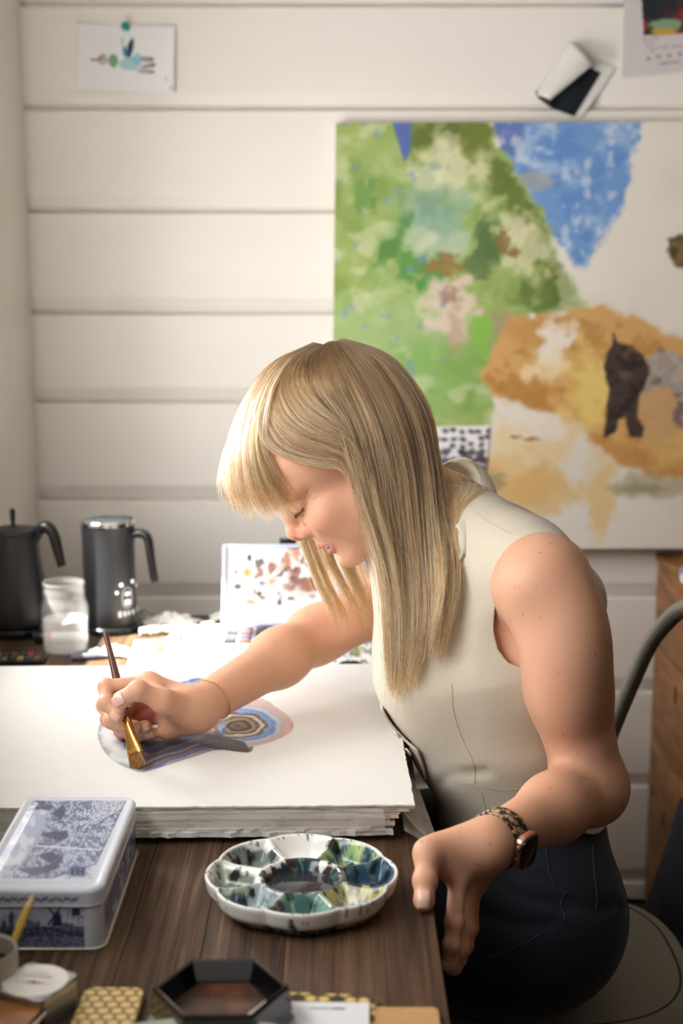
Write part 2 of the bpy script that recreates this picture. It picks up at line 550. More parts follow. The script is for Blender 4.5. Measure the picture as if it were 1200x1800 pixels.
# ------------------------------------------------------------------ smooth solid modelling: blended shapes -> one continuous mesh
class Solid:
    def __init__(self):
        self.ops = []                       # (mode, fn, k, reach)
    def add(self, fn, k=0.01): self.ops.append(('add', fn, k))
    def sub(self, fn, k=0.004): self.ops.append(('sub', fn, k))
    def cap(self, a, b, ra, rb=None, k=0.012, q=1.0, ax=(0, 1, 0), mode='add'):
        """tapered limb a-b; q widens it across the axis ax"""
        a, b = np.array(a, float), np.array(b, float)
        rb = ra if rb is None else rb
        ax = np.array(ax, float); ax /= np.linalg.norm(ax)
        def fn(p):
            d = p - a
            e = b - a
            if q != 1.0:
                d = d - np.outer(d @ ax, ax) * (1 - 1 / q)
                e = e - ax * (e @ ax) * (1 - 1 / q)
            h = np.clip(d @ e / (e @ e + 1e-12), 0, 1)
            return np.linalg.norm(d - h[:, None] * e, axis=1) - (ra + (rb - ra) * h)
        self.ops.append((mode, fn, k))
    def ell(self, c, r, k=0.012, M=None, mode='add'):
        c, r = np.array(c, float), np.array(r, float) * np.ones(3)
        M = None if M is None else np.array(M, float)
        def fn(p):
            d = p - c
            if M is not None: d = d @ M
            k0 = np.linalg.norm(d / r, axis=1)
            k1 = np.linalg.norm(d / (r * r), axis=1) + 1e-9
            return np.where(k0 < 0.3, (k0 - 1) * r.min(), k0 * (k0 - 1) / k1)
        self.ops.append((mode, fn, k))
    def groove(self, pts, width, depth):
        """a crease (or, with depth < 0, a ridge) along a polyline"""
        pts = np.array([tuple(p) for p in pts], float)
        def fn(p):
            best = np.full(len(p), 1e9)
            for a, b in zip(pts, pts[1:]):
                e = b - a
                h = np.clip((p - a) @ e / (e @ e + 1e-12), 0, 1)
                best = np.minimum(best, ((p - a - h[:, None] * e) ** 2).sum(1))
            return depth * np.exp(-best / (width * width))
        c = (pts.min(0) + pts.max(0)) / 2
        rad = np.linalg.norm(pts - c, axis=1).max() + 2.6 * width
        self.ops.append(('disp', fn, (c, rad)))
    def disp(self, fn, c=(0, 0, 0), rad=1e3):
        self.ops.append(('disp', fn, (np.array(c, float), rad)))

    def _apply(self, d, mode, v, k):
        if mode == 'disp': return d + v
        if mode == 'add':
            h = np.maximum(k - np.abs(d - v), 0) / k
            return np.minimum(d, v) - h * h * k * 0.25
        h = np.maximum(k - np.abs(d + v), 0) / k
        return np.maximum(d, -v) + h * h * k * 0.25

    def __call__(self, p, cs=0.03):
        """signed distance of points; shapes too far from a cell of points to matter are skipped"""
        p = np.asarray(p, float)
        c = np.floor(p / cs).astype(np.int64)
        key = (c[:, 0] * 4001 + c[:, 1]) * 4001 + c[:, 2]
        u, first, inv = np.unique(key, return_index=True, return_inverse=True)
        cen = (c[first] + 0.5) * cs
        Rb = cs * 0.8661
        cols = [np.linalg.norm(cen - k[0], axis=1) - k[1] if m == 'disp' else fn(cen) for m, fn, k in self.ops]
        mind = np.min([x for x, o in zip(cols, self.ops) if o[0] == 'add'], 0)
        d = np.full(len(p), 9.0)
        for x, (mode, fn, k) in zip(cols, self.ops):
            if mode == 'add': rel = x - 2 * Rb < mind + k + 0.01
            elif mode == 'sub': rel = x - 2 * Rb < k + 0.01
            else: rel = x < Rb
            q = np.nonzero(rel[inv])[0]
            if len(q): d[q] = self._apply(d[q], mode, fn(p[q]), 0.01 if mode == 'disp' else k)
        return d

    def mesh(self, h, lo, hi, keep=None):
        lo, hi = np.array(lo, float), np.array(hi, float)
        nb = np.ceil((hi - lo) / (8 * h)).astype(int)
        g = np.stack(np.meshgrid(*[np.arange(n) for n in nb], indexing='ij'), -1).reshape(-1, 3)
        cen = lo + (g * 8 + 4) * h
        Rb = 8 * h * 0.8661
        cols, d = [], np.full(len(cen), 9.0)
        for mode, fn, k in self.ops:
            if mode == 'disp':
                cols.append(np.linalg.norm(cen - k[0], axis=1) - k[1]); continue
            v = fn(cen)
            cols.append(v)
            d = self._apply(d, mode, v, k)
        sel = np.abs(d) < Rb * 1.7 + 0.006
        if keep is not None: sel &= keep(cen)
        g, cen, d = g[sel], cen[sel], d[sel]
        cols = [c[sel] for c in cols]
        mind = np.min([c for c, o in zip(cols, self.ops) if o[0] == 'add'], 0)
        off = np.stack(np.meshgrid(*[np.arange(9)] * 3, indexing='ij'), -1).reshape(-1, 3)
        V = np.full((len(g), 729), 9.0)
        for c, (mode, fn, k) in zip(cols, self.ops):
            if mode == 'add': rel = c - 2 * Rb < mind + k + 0.01
            elif mode == 'sub': rel = c - 2 * Rb < k + 0.01
            else: rel = c < Rb
            ix = np.nonzero(rel)[0]
            for s in range(0, len(ix), 800):
                q = ix[s:s + 800]
                pts = (lo + (g[q][:, None] * 8 + off) * h).reshape(-1, 3)
                V[q] = self._apply(V[q], mode, fn(pts).reshape(len(q), 729), 0.01 if mode == 'disp' else k)
        V = V.reshape(-1, 9, 9, 9).astype(np.float32)
        S = V < 0
        cs = sum(S[:, i:i + 8, j:j + 8, k:k + 8].astype(np.int8) for i in (0, 1) for j in (0, 1) for k in (0, 1))
        b, i, j, k = np.nonzero((cs > 0) & (cs < 8))
        cell = g[b] * 8 + np.stack([i, j, k], 1)
        N = nb * 8 + 2
        key = lambda c: ((c[:, 0] + 1) * N[1] + c[:, 1] + 1) * N[2] + c[:, 2] + 1
        acc, cnt = np.zeros((len(b), 3)), np.zeros(len(b))
        cor = [(x, y, z) for x in (0, 1) for y in (0, 1) for z in (0, 1)]
        for a in cor:
            for ax in range(3):
                if a[ax]: continue
                e = list(a); e[ax] = 1
                va, vb = V[b, i + a[0], j + a[1], k + a[2]], V[b, i + e[0], j + e[1], k + e[2]]
                x = (va < 0) != (vb < 0)
                t = np.where(x, va / np.where(x, va - vb, 1), 0)
                pt = np.array(a, float) + 0.0
                pt = np.repeat(pt[None], len(b), 0); pt[:, ax] += t
                acc += pt * x[:, None]; cnt += x
        vert = lo + (cell + acc / cnt[:, None]) * h
        ks = key(cell)
        order = np.argsort(ks)
        ks, vert, cell, b, i, j, k = ks[order], vert[order], cell[order], b[order], i[order], j[order], k[order]
        def find(c):
            q = key(c)
            s = np.minimum(np.searchsorted(ks, q), len(ks) - 1)
            return np.where(ks[s] == q, s, -1)
        F = []
        for ax in range(3):
            o1, o2 = (ax + 1) % 3, (ax + 2) % 3
            va = V[b, i, j, k]
            e = [0, 0, 0]; e[ax] = 1
            vb = V[b, i + e[0], j + e[1], k + e[2]]
            x = np.nonzero((va < 0) != (vb < 0))[0]
            c = cell[x]
            d1, d2 = np.zeros(3, int), np.zeros(3, int); d1[o1] = 1; d2[o2] = 1
            q = np.stack([find(c), find(c - d1), find(c - d1 - d2), find(c - d2)], 1)
            ok = (q >= 0).all(1)
            flip = (va[x] < 0)
            q = np.where(flip[:, None], q, q[:, ::-1])
            F.append(q[ok])
        return vert, np.concatenate(F)

    def grad(self, p, e=0.0006):
        g = np.stack([self(p + np.eye(3)[a] * e) - self(p - np.eye(3)[a] * e) for a in range(3)], 1)
        return g / (np.linalg.norm(g, axis=1)[:, None] + 1e-12)
    def project(self, p, it=2):
        for _ in range(it):
            p = p - self.grad(p) * np.clip(self(p), -0.002, 0.002)[:, None]
        return p

def tris(f):
    return f if f.shape[1] == 3 else np.concatenate([f[:, [0, 1, 2]], f[:, [0, 2, 3]]])

def refine(v, f, region, solid=None):
    """split every edge whose two ends lie in the region, then pull the new points onto the solid"""
    f = tris(f)
    m = region(v)
    e = np.concatenate([f[:, [0, 1]], f[:, [1, 2]], f[:, [2, 0]]])
    es = np.sort(e, 1)
    split = m[es[:, 0]] & m[es[:, 1]]
    key = es[:, 0].astype(np.int64) * len(v) + es[:, 1]
    u, inv = np.unique(key[split], return_inverse=True)
    mid = (v[u // len(v)] + v[u % len(v)]) / 2
    if solid is not None: mid = solid.project(mid)
    idx = np.full(len(e), -1)
    idx[split] = inv + len(v)
    a, b, c = idx[:len(f)], idx[len(f):2 * len(f)], idx[2 * len(f):]
    out = []
    n = (a >= 0) * 1 + (b >= 0) * 2 + (c >= 0) * 4
    out.append(f[n == 0])
    def emit(s, *tri):
        F, A, B, Cc = f[s], a[s], b[s], c[s]
        T = {'0': F[:, 0], '1': F[:, 1], '2': F[:, 2], 'a': A, 'b': B, 'c': Cc}
        for t in tri: out.append(np.stack([T[x] for x in t], 1))
    emit(n == 7, '0ac', 'a1b', 'cb2', 'abc')
    emit(n == 1, '0a2', 'a12'); emit(n == 2, '01b', '0b2'); emit(n == 4, '01c', 'c12')
    emit(n == 3, 'a1b', '0ab', '0b2'); emit(n == 6, 'b2c', '0bc', '01b'); emit(n == 5, '0ac', 'a12', 'ca2')
    return np.concatenate([v, mid]), np.concatenate(out)

def clip(v, f, g):
    """keep the part of a triangle mesh where g(v) > 0, cut cleanly along g = 0"""
    f = tris(f)
    s = g(v)
    pos = s > 0
    n = pos[f].sum(1)
    keep = [f[n == 3]]
    new, cache = [], {}
    def cut(i, j):
        kk = (min(i, j), max(i, j))
        if kk not in cache:
            t = s[i] / (s[i] - s[j])
            cache[kk] = len(v) + len(new)
            new.append(v[i] + (v[j] - v[i]) * t)
        return cache[kk]
    ex = []
    for t in f[(n == 1) | (n == 2)]:
        r = pos[t]
        if r.sum() == 1:
            i = int(np.argmax(r)); a, b, c = t[i], t[(i + 1) % 3], t[(i + 2) % 3]
            ex.append((a, cut(a, b), cut(a, c)))
        else:
            i = int(np.argmin(r)); a, b, c = t[i], t[(i + 1) % 3], t[(i + 2) % 3]
            p, q = cut(a, b), cut(a, c)
            ex += [(p, b, c), (p, c, q)]
    if ex: keep.append(np.array(ex))
    F = np.concatenate(keep)
    if new: v = np.concatenate([v, np.array(new)])
    used = np.unique(F)
    mp = np.full(len(v), -1); mp[used] = np.arange(len(used))
    return v[used], mp[F]

def relax(v, f, n=2, w=0.5, fix=None):
    f = tris(f)
    e = np.unique(np.sort(np.concatenate([f[:, [0, 1]], f[:, [1, 2]], f[:, [2, 0]]]), 1), axis=0)
    for _ in range(n):
        a, c = np.zeros_like(v), np.zeros(len(v))
        for x, y in ((0, 1), (1, 0)):
            np.add.at(a, e[:, x], v[e[:, y]]); np.add.at(c, e[:, x], 1)
        nv = v + (a / np.maximum(c, 1)[:, None] - v) * w
        if fix is not None: nv[fix] = v[fix]
        v = nv
    return v
# ------------------------------------------------------------------ the painter: one continuous body, clothes and hair as its children
MID = 1.80                                             # her middle plane, facing the window on the left
A = lambda *p: np.array(P(*p))
_pit, _yaw = R(42), R(9)
HF = np.array([-math.cos(_pit) * math.cos(_yaw), -math.cos(_pit) * math.sin(_yaw), -math.sin(_pit)])
HL = np.array([math.sin(_yaw), -math.cos(_yaw), 0.0])
HU = np.cross(HF, HL)
HM = np.stack([HF, HL, HU], 1)                         # head axes: forward, left, up
HO = A(494, 888, MID - 0.02) - HM @ np.array([0.094, 0, 0.004])
hp = lambda f, l, u: HO + HM @ np.array([f, l, u])

def torso(S, q=0.0):
    Y = (0, 1, 0)
    st = [((925, 1540), 0.112, 1.62), ((918, 1400), 0.098, 1.36), ((890, 1260), 0.112, 1.33), ((862, 1130), 0.118, 1.36), ((832, 1022), 0.098, 1.46), ((782, 948), 0.064, 1.45)]
    for (a, ra, qa), (b, rb, qb) in zip(st, st[1:]):
        S.cap(A(*a, MID), A(*b, MID), ra + q, rb + q, 0.03, (qa + qb) / 2, Y)
    S.cap(A(886, 1018, MID), A(938, 1140, MID), 0.076 + q, 0.084 + q, 0.04, 1.75, Y)
    S.ell(A(762, 1185, MID - 0.065), np.array([0.056, 0.058, 0.060]) + q, 0.05)
    S.ell(A(750, 1180, MID + 0.065), np.array([0.054, 0.058, 0.060]) + q, 0.05)

# joints: left arm (nearer, watch), right arm (farther, brush)
LS, LE, LW = A(955, 1022, 1.605), A(1038, 1384, 1.60), A(858, 1484, 1.425)
RS, RE, RW = A(790, 1010, 1.985), A(556, 1116, 1.94), A(350, 1243, 1.727)

def arms(S):
    # left
    S.ell(LS, (0.048, 0.046, 0.050), 0.03)
    S.cap(A(918, 1024, 1.69), LS, 0.040, 0.044, 0.03)
    m = LS * 0.45 + LE * 0.55
    S.cap(LS, m, 0.048, 0.046, 0.02); S.cap(m, LE, 0.046, 0.039, 0.02)
    S.ell(A(1005, 1150, 1.575), (0.045, 0.042, 0.085), 0.03)
    S.ell(LE, (0.036, 0.039, 0.038), 0.02)
    m = LE * 0.62 + LW * 0.38
    S.cap(LE, m, 0.037, 0.0345, 0.025); S.cap(m, LW, 0.0345, 0.0255, 0.03)
    S.groove([A(965, 1368, 1.545), A(1020, 1372, 1.54), A(1075, 1392, 1.56)], 0.0035, 0.0025)
    # right
    S.ell(RS, (0.05, 0.05, 0.05), 0.03)
    S.cap(RS, RE, 0.046, 0.036, 0.03)
    m = RE * 0.66 + RW * 0.34
    S.cap(RE, m, 0.036, 0.035, 0.03); S.cap(m, RW, 0.035, 0.026, 0.03)
    S.groove([A(492, 1105, 1.90), A(505, 1130, 1.905), A(515, 1150, 1.91)], 0.006, 0.002)

def finger(S, pts, r, k=0.004):
    pts = [A(*p) for p in pts]
    rs = np.linspace(r * 1.08, r * 0.86, len(pts))
    for i, (a, b) in enumerate(zip(pts, pts[1:])):
        S.cap(a, b, rs[i], rs[i + 1], k if i else 0.008)
    for i in range(1, len(pts) - 1):
        S.ell(pts[i], rs[i] * 1.10, 0.004)
    S.ell(pts[-1], rs[-1] * 1.02, 0.004)
    return pts

RH = {  # right hand, holding the brush
    'index': [(262, 1201, 1.728), (187, 1207, 1.718), (186, 1236, 1.695), (206, 1256, 1.685)],
    'middle': [(256, 1217, 1.748), (184, 1240, 1.745), (196, 1268, 1.720), (237, 1279, 1.711)],
    'ring': [(262, 1238, 1.763), (190, 1264, 1.758), (216, 1284, 1.728), (255, 1278, 1.721)],
    'pinky': [(272, 1255, 1.763), (213, 1286, 1.753), (236, 1296, 1.733), (264, 1291, 1.727)],
    'thumb': [(326, 1240, 1.708), (286, 1232, 1.680), (243, 1213, 1.669), (213, 1230, 1.668)]}
LH = {  # left hand, thumb on the table, fingers over its edge
    'index': [(806, 1535, 1.405), (798, 1622, 1.378), (793, 1662, 1.368), (790, 1694, 1.368)],
    'middle': [(822, 1545, 1.425), (818, 1632, 1.398), (808, 1668, 1.386), (797, 1700, 1.386)],
    'ring': [(830, 1552, 1.445), (824, 1630, 1.42), (816, 1662, 1.408), (805, 1688, 1.405)],
    'pinky': [(832, 1555, 1.465), (826, 1615, 1.445), (818, 1640, 1.435), (808, 1660, 1.43)],
    'thumb': [(805, 1490, 1.42), (752, 1500, 1.392), (747, 1548, 1.368), (745, 1583, 1.352)]}
def hands(S):
    T = {}
    for side, H, W in (('R', RH, RW), ('L', LH, LW)):
        for f, r in (('index', 0.0092), ('middle', 0.0094), ('ring', 0.009), ('pinky', 0.0078)):
            S.cap(W, A(*H[f][0]), 0.02, 0.0135, 0.014)
            T[side + f] = finger(S, H[f], r)
        a, b = [A(*x) for x in H['thumb'][:2]]
        S.cap(a, b, 0.0175, 0.014, 0.018)
        S.cap(b, A(*H['index'][0]), 0.009, 0.009, 0.014)
        T[side + 'thumb'] = finger(S, H['thumb'][1:], 0.0118)
    S.ell(A(322, 1245, 1.715), (0.026, 0.016, 0.018), 0.016)      # balls of the thumb and of the little finger
    S.cap(A(345, 1266, 1.730), A(298, 1284, 1.737), 0.0165, 0.013, 0.016)
    S.cap(LW, A(770, 1500, 1.41), 0.02, 0.017, 0.02)
    return T

def head(S):
    e = lambda c, r, k=0.012, mode='add': S.ell(hp(*c), r, k, HM, mode)
    c = lambda a, b, ra, rb=None, k=0.012, mode='add': S.cap(hp(*a), hp(*b), ra, rb, k, mode=mode)
    e((-0.006, 0, 0.040), (0.094, 0.074, 0.086))
    e((0.036, 0, 0.040), (0.060, 0.060, 0.060), 0.02)
    e((0.028, 0, -0.040), (0.062, 0.051, 0.072), 0.02)
    e((0.0560, 0, -0.060), (0.034, 0.030, 0.036), 0.02)
    for s in (1, -1):
        c((0.0, 0.049 * s, -0.050), (0.066, 0.014 * s, -0.103), 0.014, 0.0125, 0.025)
        e((0.060, 0.038 * s, -0.033), (0.025, 0.022, 0.022), 0.02)
        e((0.030, 0.043 * s, -0.056), (0.034, 0.015, 0.032), 0.02)
        c((0.083, 0.008 * s, 0.014), (0.068, 0.044 * s, 0.016), 0.010, 0.009, 0.014)
    e((0.0715, 0, -0.1045), (0.018, 0.019, 0.0135), 0.016)
    for s in (1, -1):
        e((0.094, 0.032 * s, -0.003), (0.014, 0.017, 0.012), 0.010, 'sub')
        e((0.0740, 0.0315 * s, -0.004), (0.0135, 0.0155, 0.0125), 0.004)
    c((0.086, 0, 0.006), (0.1035, 0, -0.029), 0.0072, 0.0090, 0.012)
    e((0.1045, 0, -0.0340), (0.0112, 0.0115, 0.0105), 0.006)
    c((0.1035, 0, -0.0415), (0.0885, 0, -0.0480), 0.0056, 0.0055, 0.006)
    for s in (1, -1):
        e((0.0915, 0.0125 * s, -0.0405), (0.0130, 0.0078, 0.0096), 0.006)
        e((0.0975, 0.0073 * s, -0.0498), (0.0066, 0.0033, 0.0042), 0.002, 'sub')
        S.groove([hp(0.0865, 0.0195 * s, -0.032), hp(0.0795, 0.0205 * s, -0.041), hp(0.080, 0.018 * s, -0.048)], 0.0025, 0.0027)
        S.groove([hp(0.106, 0.0115 * s, -0.030), hp(0.101, 0.0155 * s, -0.038), hp(0.100, 0.0135 * s, -0.045)], 0.0028, 0.0012)
        S.groove([hp(0.081, 0.0225 * s, -0.042), hp(0.074, 0.032 * s, -0.055), hp(0.065, 0.036 * s, -0.070), hp(0.060, 0.034 * s, -0.086)], 0.0042, 0.0017)
        S.groove([hp(0.070, 0.0275 * s, -0.0660), hp(0.068, 0.0275 * s, -0.0740)], 0.0028, 0.0014)
        for u0 in (0.006, 0.000, -0.006):
            S.groove([hp(0.064, 0.046 * s, u0 * 0.6 - 0.004), hp(0.050, 0.058 * s, u0 * 1.5 - 0.002)], 0.0014, 0.00035)
        S.groove([hp(0.086, 0.020 * s, -0.0125), hp(0.0845, 0.032 * s, -0.0155), hp(0.076, 0.044 * s, -0.011)], 0.002, 0.0012)
    e((0.0750, 0, -0.0630), (0.0130, 0.022, 0.016), 0.010)
    def front(l, u):                                   # where the face's surface lies at (l, u)
        f = np.linspace(0.11, 0.05, 240)
        d = S(np.stack([hp(a, l, u) for a in f]))
        return f[np.argmax(d < 0)]
    mouth = []
    for l in (0.0, 0.008, 0.016, 0.0235):
        t = (l / 0.0235) ** 2
        mouth.append([(front(l, u), l, u) for u in (-0.0668 - 0.0022 * t, -0.0828 + 0.0100 * t, -0.0746 + 0.0036 * t)])
    for s in (1, -1):
        for (a, b), rs in zip(zip(mouth, mouth[1:]), ((0.0048, 0.0045), (0.0045, 0.0036), (0.0036, 0.0018))):
            g = lambda p, o: (p[0] + o, p[1] * s, p[2])
            c(g(a[0], -0.0018), g(b[0], -0.0018), rs[0], rs[1], 0.003)
            c(g(a[1], -0.0018), g(b[1], -0.0018), rs[0] * 1.2, rs[1] * 1.2, 0.003)
    for s in (1, -1):
        for (a, b), rs in zip(zip(mouth, mouth[1:]), ((0.0042, 0.0042), (0.0042, 0.0038), (0.0038, 0.0022))):
            for o in (0.001, -0.006):
                c(g(a[2], o)[:1] + (a[2][1] * s, a[2][2]), g(b[2], o)[:1] + (b[2][1] * s, b[2][2]), rs[0], rs[1], 0.0010, 'sub')
    S.groove([hp(0.090, -0.012, -0.0915), hp(0.090, 0.012, -0.0915)], 0.005, 0.002)
    S.groove([hp(0.095, 0, -0.052), hp(0.093, 0, -0.060)], 0.003, 0.0008)
    for s in (1, -1):
        e((-0.020, 0.076 * s, -0.010), (0.017, 0.007, 0.029), 0.006)
        e((-0.016, 0.083 * s, -0.008), (0.010, 0.005, 0.018), 0.004, 'sub')
    nb = A(790, 930, MID)
    S.cap(hp(-0.030, 0, -0.040), nb, 0.050, 0.052, 0.03)
    S.cap(hp(0.02, 0, -0.075), A(735, 935, MID), 0.03, 0.045, 0.03)
    S.cap(nb, A(915, 1015, MID - 0.13), 0.042, 0.036, 0.04)
    S.cap(nb, A(850, 1000, MID + 0.15), 0.046, 0.042, 0.05)

HIPL, HIPR = np.array([0.225, MID - 0.095, 0.568]), np.array([0.225, MID + 0.095, 0.568])
KNL, KNR = np.array([-0.20, MID - 0.12, 0.555]), np.array([-0.19, MID + 0.12, 0.555])
ANL, ANR = np.array([-0.10, MID - 0.10, 0.10]), np.array([-0.08, MID + 0.11, 0.10])
def legs(S, q=0.0):
    for h, kn, an in ((HIPL, KNL, ANL), (HIPR, KNR, ANR)):
        S.cap(h, kn, 0.098 + q, 0.068 + q, 0.04)
        S.cap(kn, an, 0.057 + q, 0.038 + q, 0.02)
        S.ell(h + np.array([0.015, 0, 0.0]), np.array([0.115, 0.098, 0.108]) + q, 0.04)
        S.cap(an, an + np.array([-0.10, 0, -0.055]), 0.035 + q, 0.026 + q, 0.03)

body = Solid()
torso(body); legs(body); head(body); arms(body)
TIPS = hands(body)
bv, bf = body.mesh(0.0026, (-0.42, 1.28, -0.02), (0.5, 2.12, 1.40))
nearhead = lambda v: np.linalg.norm(v - hp(0.055, 0, -0.03), axis=1) < 0.105
nearhand = lambda v: (np.linalg.norm(v - A(250, 1240, 1.76), axis=1) < 0.10) | (np.linalg.norm(v - A(795, 1575, 1.40), axis=1) < 0.115)
bv, bf = refine(bv, bf, lambda v: nearhead(v) | nearhand(v), body)
bv, bf = refine(bv, bf, nearhead, body)
bv, bf = refine(bv, bf, lambda v: (np.linalg.norm(v - (LS * 0.3 + LE * 0.7), axis=1) < 0.30) & (v[:, 1] < 1.64) & (v[:, 2] > 0.70) & (v[:, 0] > 0.165))
person = empty('person', (0.26, MID, 0.0), label='blonde woman in a linen vest and dark jeans bent over a watercolour', cat='person')
pM = Matrix.Translation((-0.26, -MID, 0))
pT = np.array([0.26, MID, 0.0])
def skin_cols(v):
    n = len(v)
    col = np.tile(np.array([214, 163, 134.0]), (n, 1))
    loc = (v - HO) @ HM
    lf = np.stack([loc[:, 0], np.abs(loc[:, 1]), loc[:, 2]], 1)
    def blob(c, r, a): return a * np.exp(-(((lf - np.array(c)) / np.array(r)) ** 2).sum(1))
    col = over(col, (222, 130, 112), blob((0.062, 0.042, -0.034), (0.03, 0.03, 0.024), 0.18))
    col = over(col, (214, 118, 102), blob((0.100, 0.0, -0.040), (0.014, 0.02, 0.012), 0.5))
    col = over(col, (200, 100, 90), blob((0.0, 0.082, -0.008), (0.03, 0.016, 0.035), 0.6))
    lb = lf[:, 1] ** 2
    up = np.exp(-((lf[:, 2] + 0.0668 + lb * 4) / 0.0040) ** 2 - (lf[:, 1] / 0.024) ** 4) * sstep(0.066, 0.071, lf[:, 0])
    lo = np.exp(-((lf[:, 2] + 0.0830 - lb * 18) / 0.0056) ** 2 - (lf[:, 1] / 0.020) ** 4) * sstep(0.066, 0.071, lf[:, 0])
    col = over(col, (192, 96, 94), np.clip(0.8 * up + 0.95 * lo, 0, 0.9))
    # freckles and moles, thickest on the arms
    rg = np.random.RandomState(4)
    arm = np.linalg.norm(v - HO, axis=1) > 0.2
    ia = np.nonzero(arm)[0]
    if len(ia):
        cen = v[ia[rg.randint(0, len(ia), 420)]]
        for c, r, a in zip(cen, np.where(rg.rand(420) < 0.05, 0.0018, rg.uniform(0.0008, 0.0013, 420)), rg.uniform(0.15, 0.55, 420)):
            q = np.nonzero(np.abs(v - c).max(1) < 0.006)[0]
            d = np.linalg.norm(v[q] - c, axis=1)
            col[q] = over(col[q], (128, 78, 56), a * (1 - sstep(r * 0.6, r * 1.5, d)))
    return lin(np.clip(col, 0, 255))
M_skin = mat('skin', '#e2b296', 0.48, attr='col', spec=0.4, sss=0.25, bump=0.12, bscale=420)
bo = np_mesh('body', bv - pT, bf, M_skin, person, cols=skin_cols(bv))
# ------------------------------------------------------------------ linen vest
def solidify(o, t, off=-1.0):
    md = o.modifiers.new('thickness', 'SOLIDIFY')
    md.thickness = t
    md.offset = off
    md.use_quality_normals = True
    return o

M_linen = mat('linen', '#cbc2b0', 0.85, noise=0.35, nscale=420, col2='#b3a893', bump=0.35, bscale=650, stretch=(1, 1, 1.6), sheen=0.15)
M_thread = mat('seam_thread', '#b3a78f', 0.9)
vest = Solid()
torso(vest, 0.007)
vest.cap(A(828, 930, MID - 0.05), A(950, 1000, MID - 0.165), 0.048, 0.046, 0.04)
vest.cap(A(934, 992, 1.68), A(994, 1056, 1.68), 0.045, 0.049, 0.04)
vest.cap(A(805, 935, MID + 0.05), A(835, 1000, MID + 0.17), 0.048, 0.046, 0.04)
vest.cap(A(712, 978, MID + 0.02), A(742, 1150, MID + 0.01), 0.046, 0.05, 0.05, 1.9)
vest.cap(A(765, 1180, MID - 0.02), A(818, 1300, MID - 0.02), 0.058, 0.055, 0.05, 1.5)
for pts, wd, dp in ((((750, 1392, 1.72), (790, 1366, 1.66), (850, 1360, 1.64)), 0.007, 0.006), (((745, 1420, 1.72), (775, 1450, 1.68), (840, 1450, 1.66)), 0.008, 0.005),
                    (((875, 1150, 1.65), (855, 1200, 1.65), (850, 1260, 1.66)), 0.014, 0.005), (((915, 1180, 1.64), (900, 1240, 1.645), (925, 1300, 1.65)), 0.012, 0.004),
                    (((800, 1010, 1.66), (820, 1090, 1.65), (815, 1160, 1.65)), 0.014, 0.004), (((970, 1310, 1.66), (930, 1345, 1.66), (900, 1370, 1.66)), 0.008, 0.004)):
    vest.groove([A(*p) for p in pts], wd, dp)
vv, vf = vest.mesh(0.0032, (-0.05, 1.50, 0.5), (0.46, 2.12, 1.32))
hole = [(P(*p, 1.63).x, P(*p, 1.63).z) for p in ((945, 934), (918, 942), (898, 966), (880, 1005), (870, 1060), (866, 1105), (874, 1140), (890, 1160), (915, 1170), (1000, 1180), (1060, 1120), (1041, 1050), (1022, 1000), (990, 958), (965, 938))]
hx = RS[0] - LS[0] + 0.02
na, nb_ = hp(-0.02, 0, -0.03), A(770, 940, MID)
def vest_cut(v):
    x, y, z = v.T
    lim = 1.735 - 0.085 * sstep(P(925, 960, 1.63).x, P(975, 960, 1.63).x, x) * sstep(P(960, 1150, 1.63).z, P(960, 1080, 1.63).z, z)
    d = np.where(y < lim, in_poly(x, z, hole), 1.0)
    d = np.maximum(d, (y - lim) * 0.8)
    d = np.minimum(d, np.where(y > MID + 0.09, in_poly(x - hx, z, hole), 1.0))
    e = nb_ - na
    h = np.clip((v - na) @ e / (e @ e), 0, 1)
    d = np.minimum(d, np.linalg.norm(v - na - h[:, None] * e, axis=1) - 0.076)
    hem = A(900, 1452, 1.66)[2] - 0.05 * sstep(0.20, 0.12, x) - 0.022 * sstep(0.27, 0.33, x)
    return np.minimum(d, z - hem)
vv, vf = clip(vv, vf, vest_cut)
press = (vv[:, 2] > 0.742) & (vv[:, 2] < 0.806) & (vv[:, 0] < 0.0875)     # the linen pressed flat against the paper stack
vv[press, 0] = 0.0875
M_vest = [M_linen]
ve = np_mesh('vest', vv - pT, vf, M_linen, person)
ve['label'] = 'sleeveless cream linen vest'
solidify(ve, 0.0022)

def on(S, pts, n, off=0.0, it=14):
    """a polyline of (px, py, Y) laid on the solid's surface"""
    q = spline([A(*p) for p in pts], n)
    for _ in range(it):
        q = q - S.grad(q, 0.001) * np.clip(S(q) - off, -0.01, 0.01)[:, None]
    return q
for pts in (((801, 1200, 1.65), (801, 1244, 1.65), (815, 1300, 1.65), (833, 1336, 1.65), (833, 1384, 1.65)), ((828, 894, 1.70), (868, 922, 1.66), (908, 952, 1.64)),
            ((808, 1383, 1.65), (880, 1380, 1.65), (966, 1368, 1.65)), ((845, 1394, 1.65), (848, 1430, 1.65), (850, 1470, 1.65))):
    q = on(vest, pts, 26, 0.0)
    tube('seam', q - pT, 0.0005, M_thread, ve, seg=6)
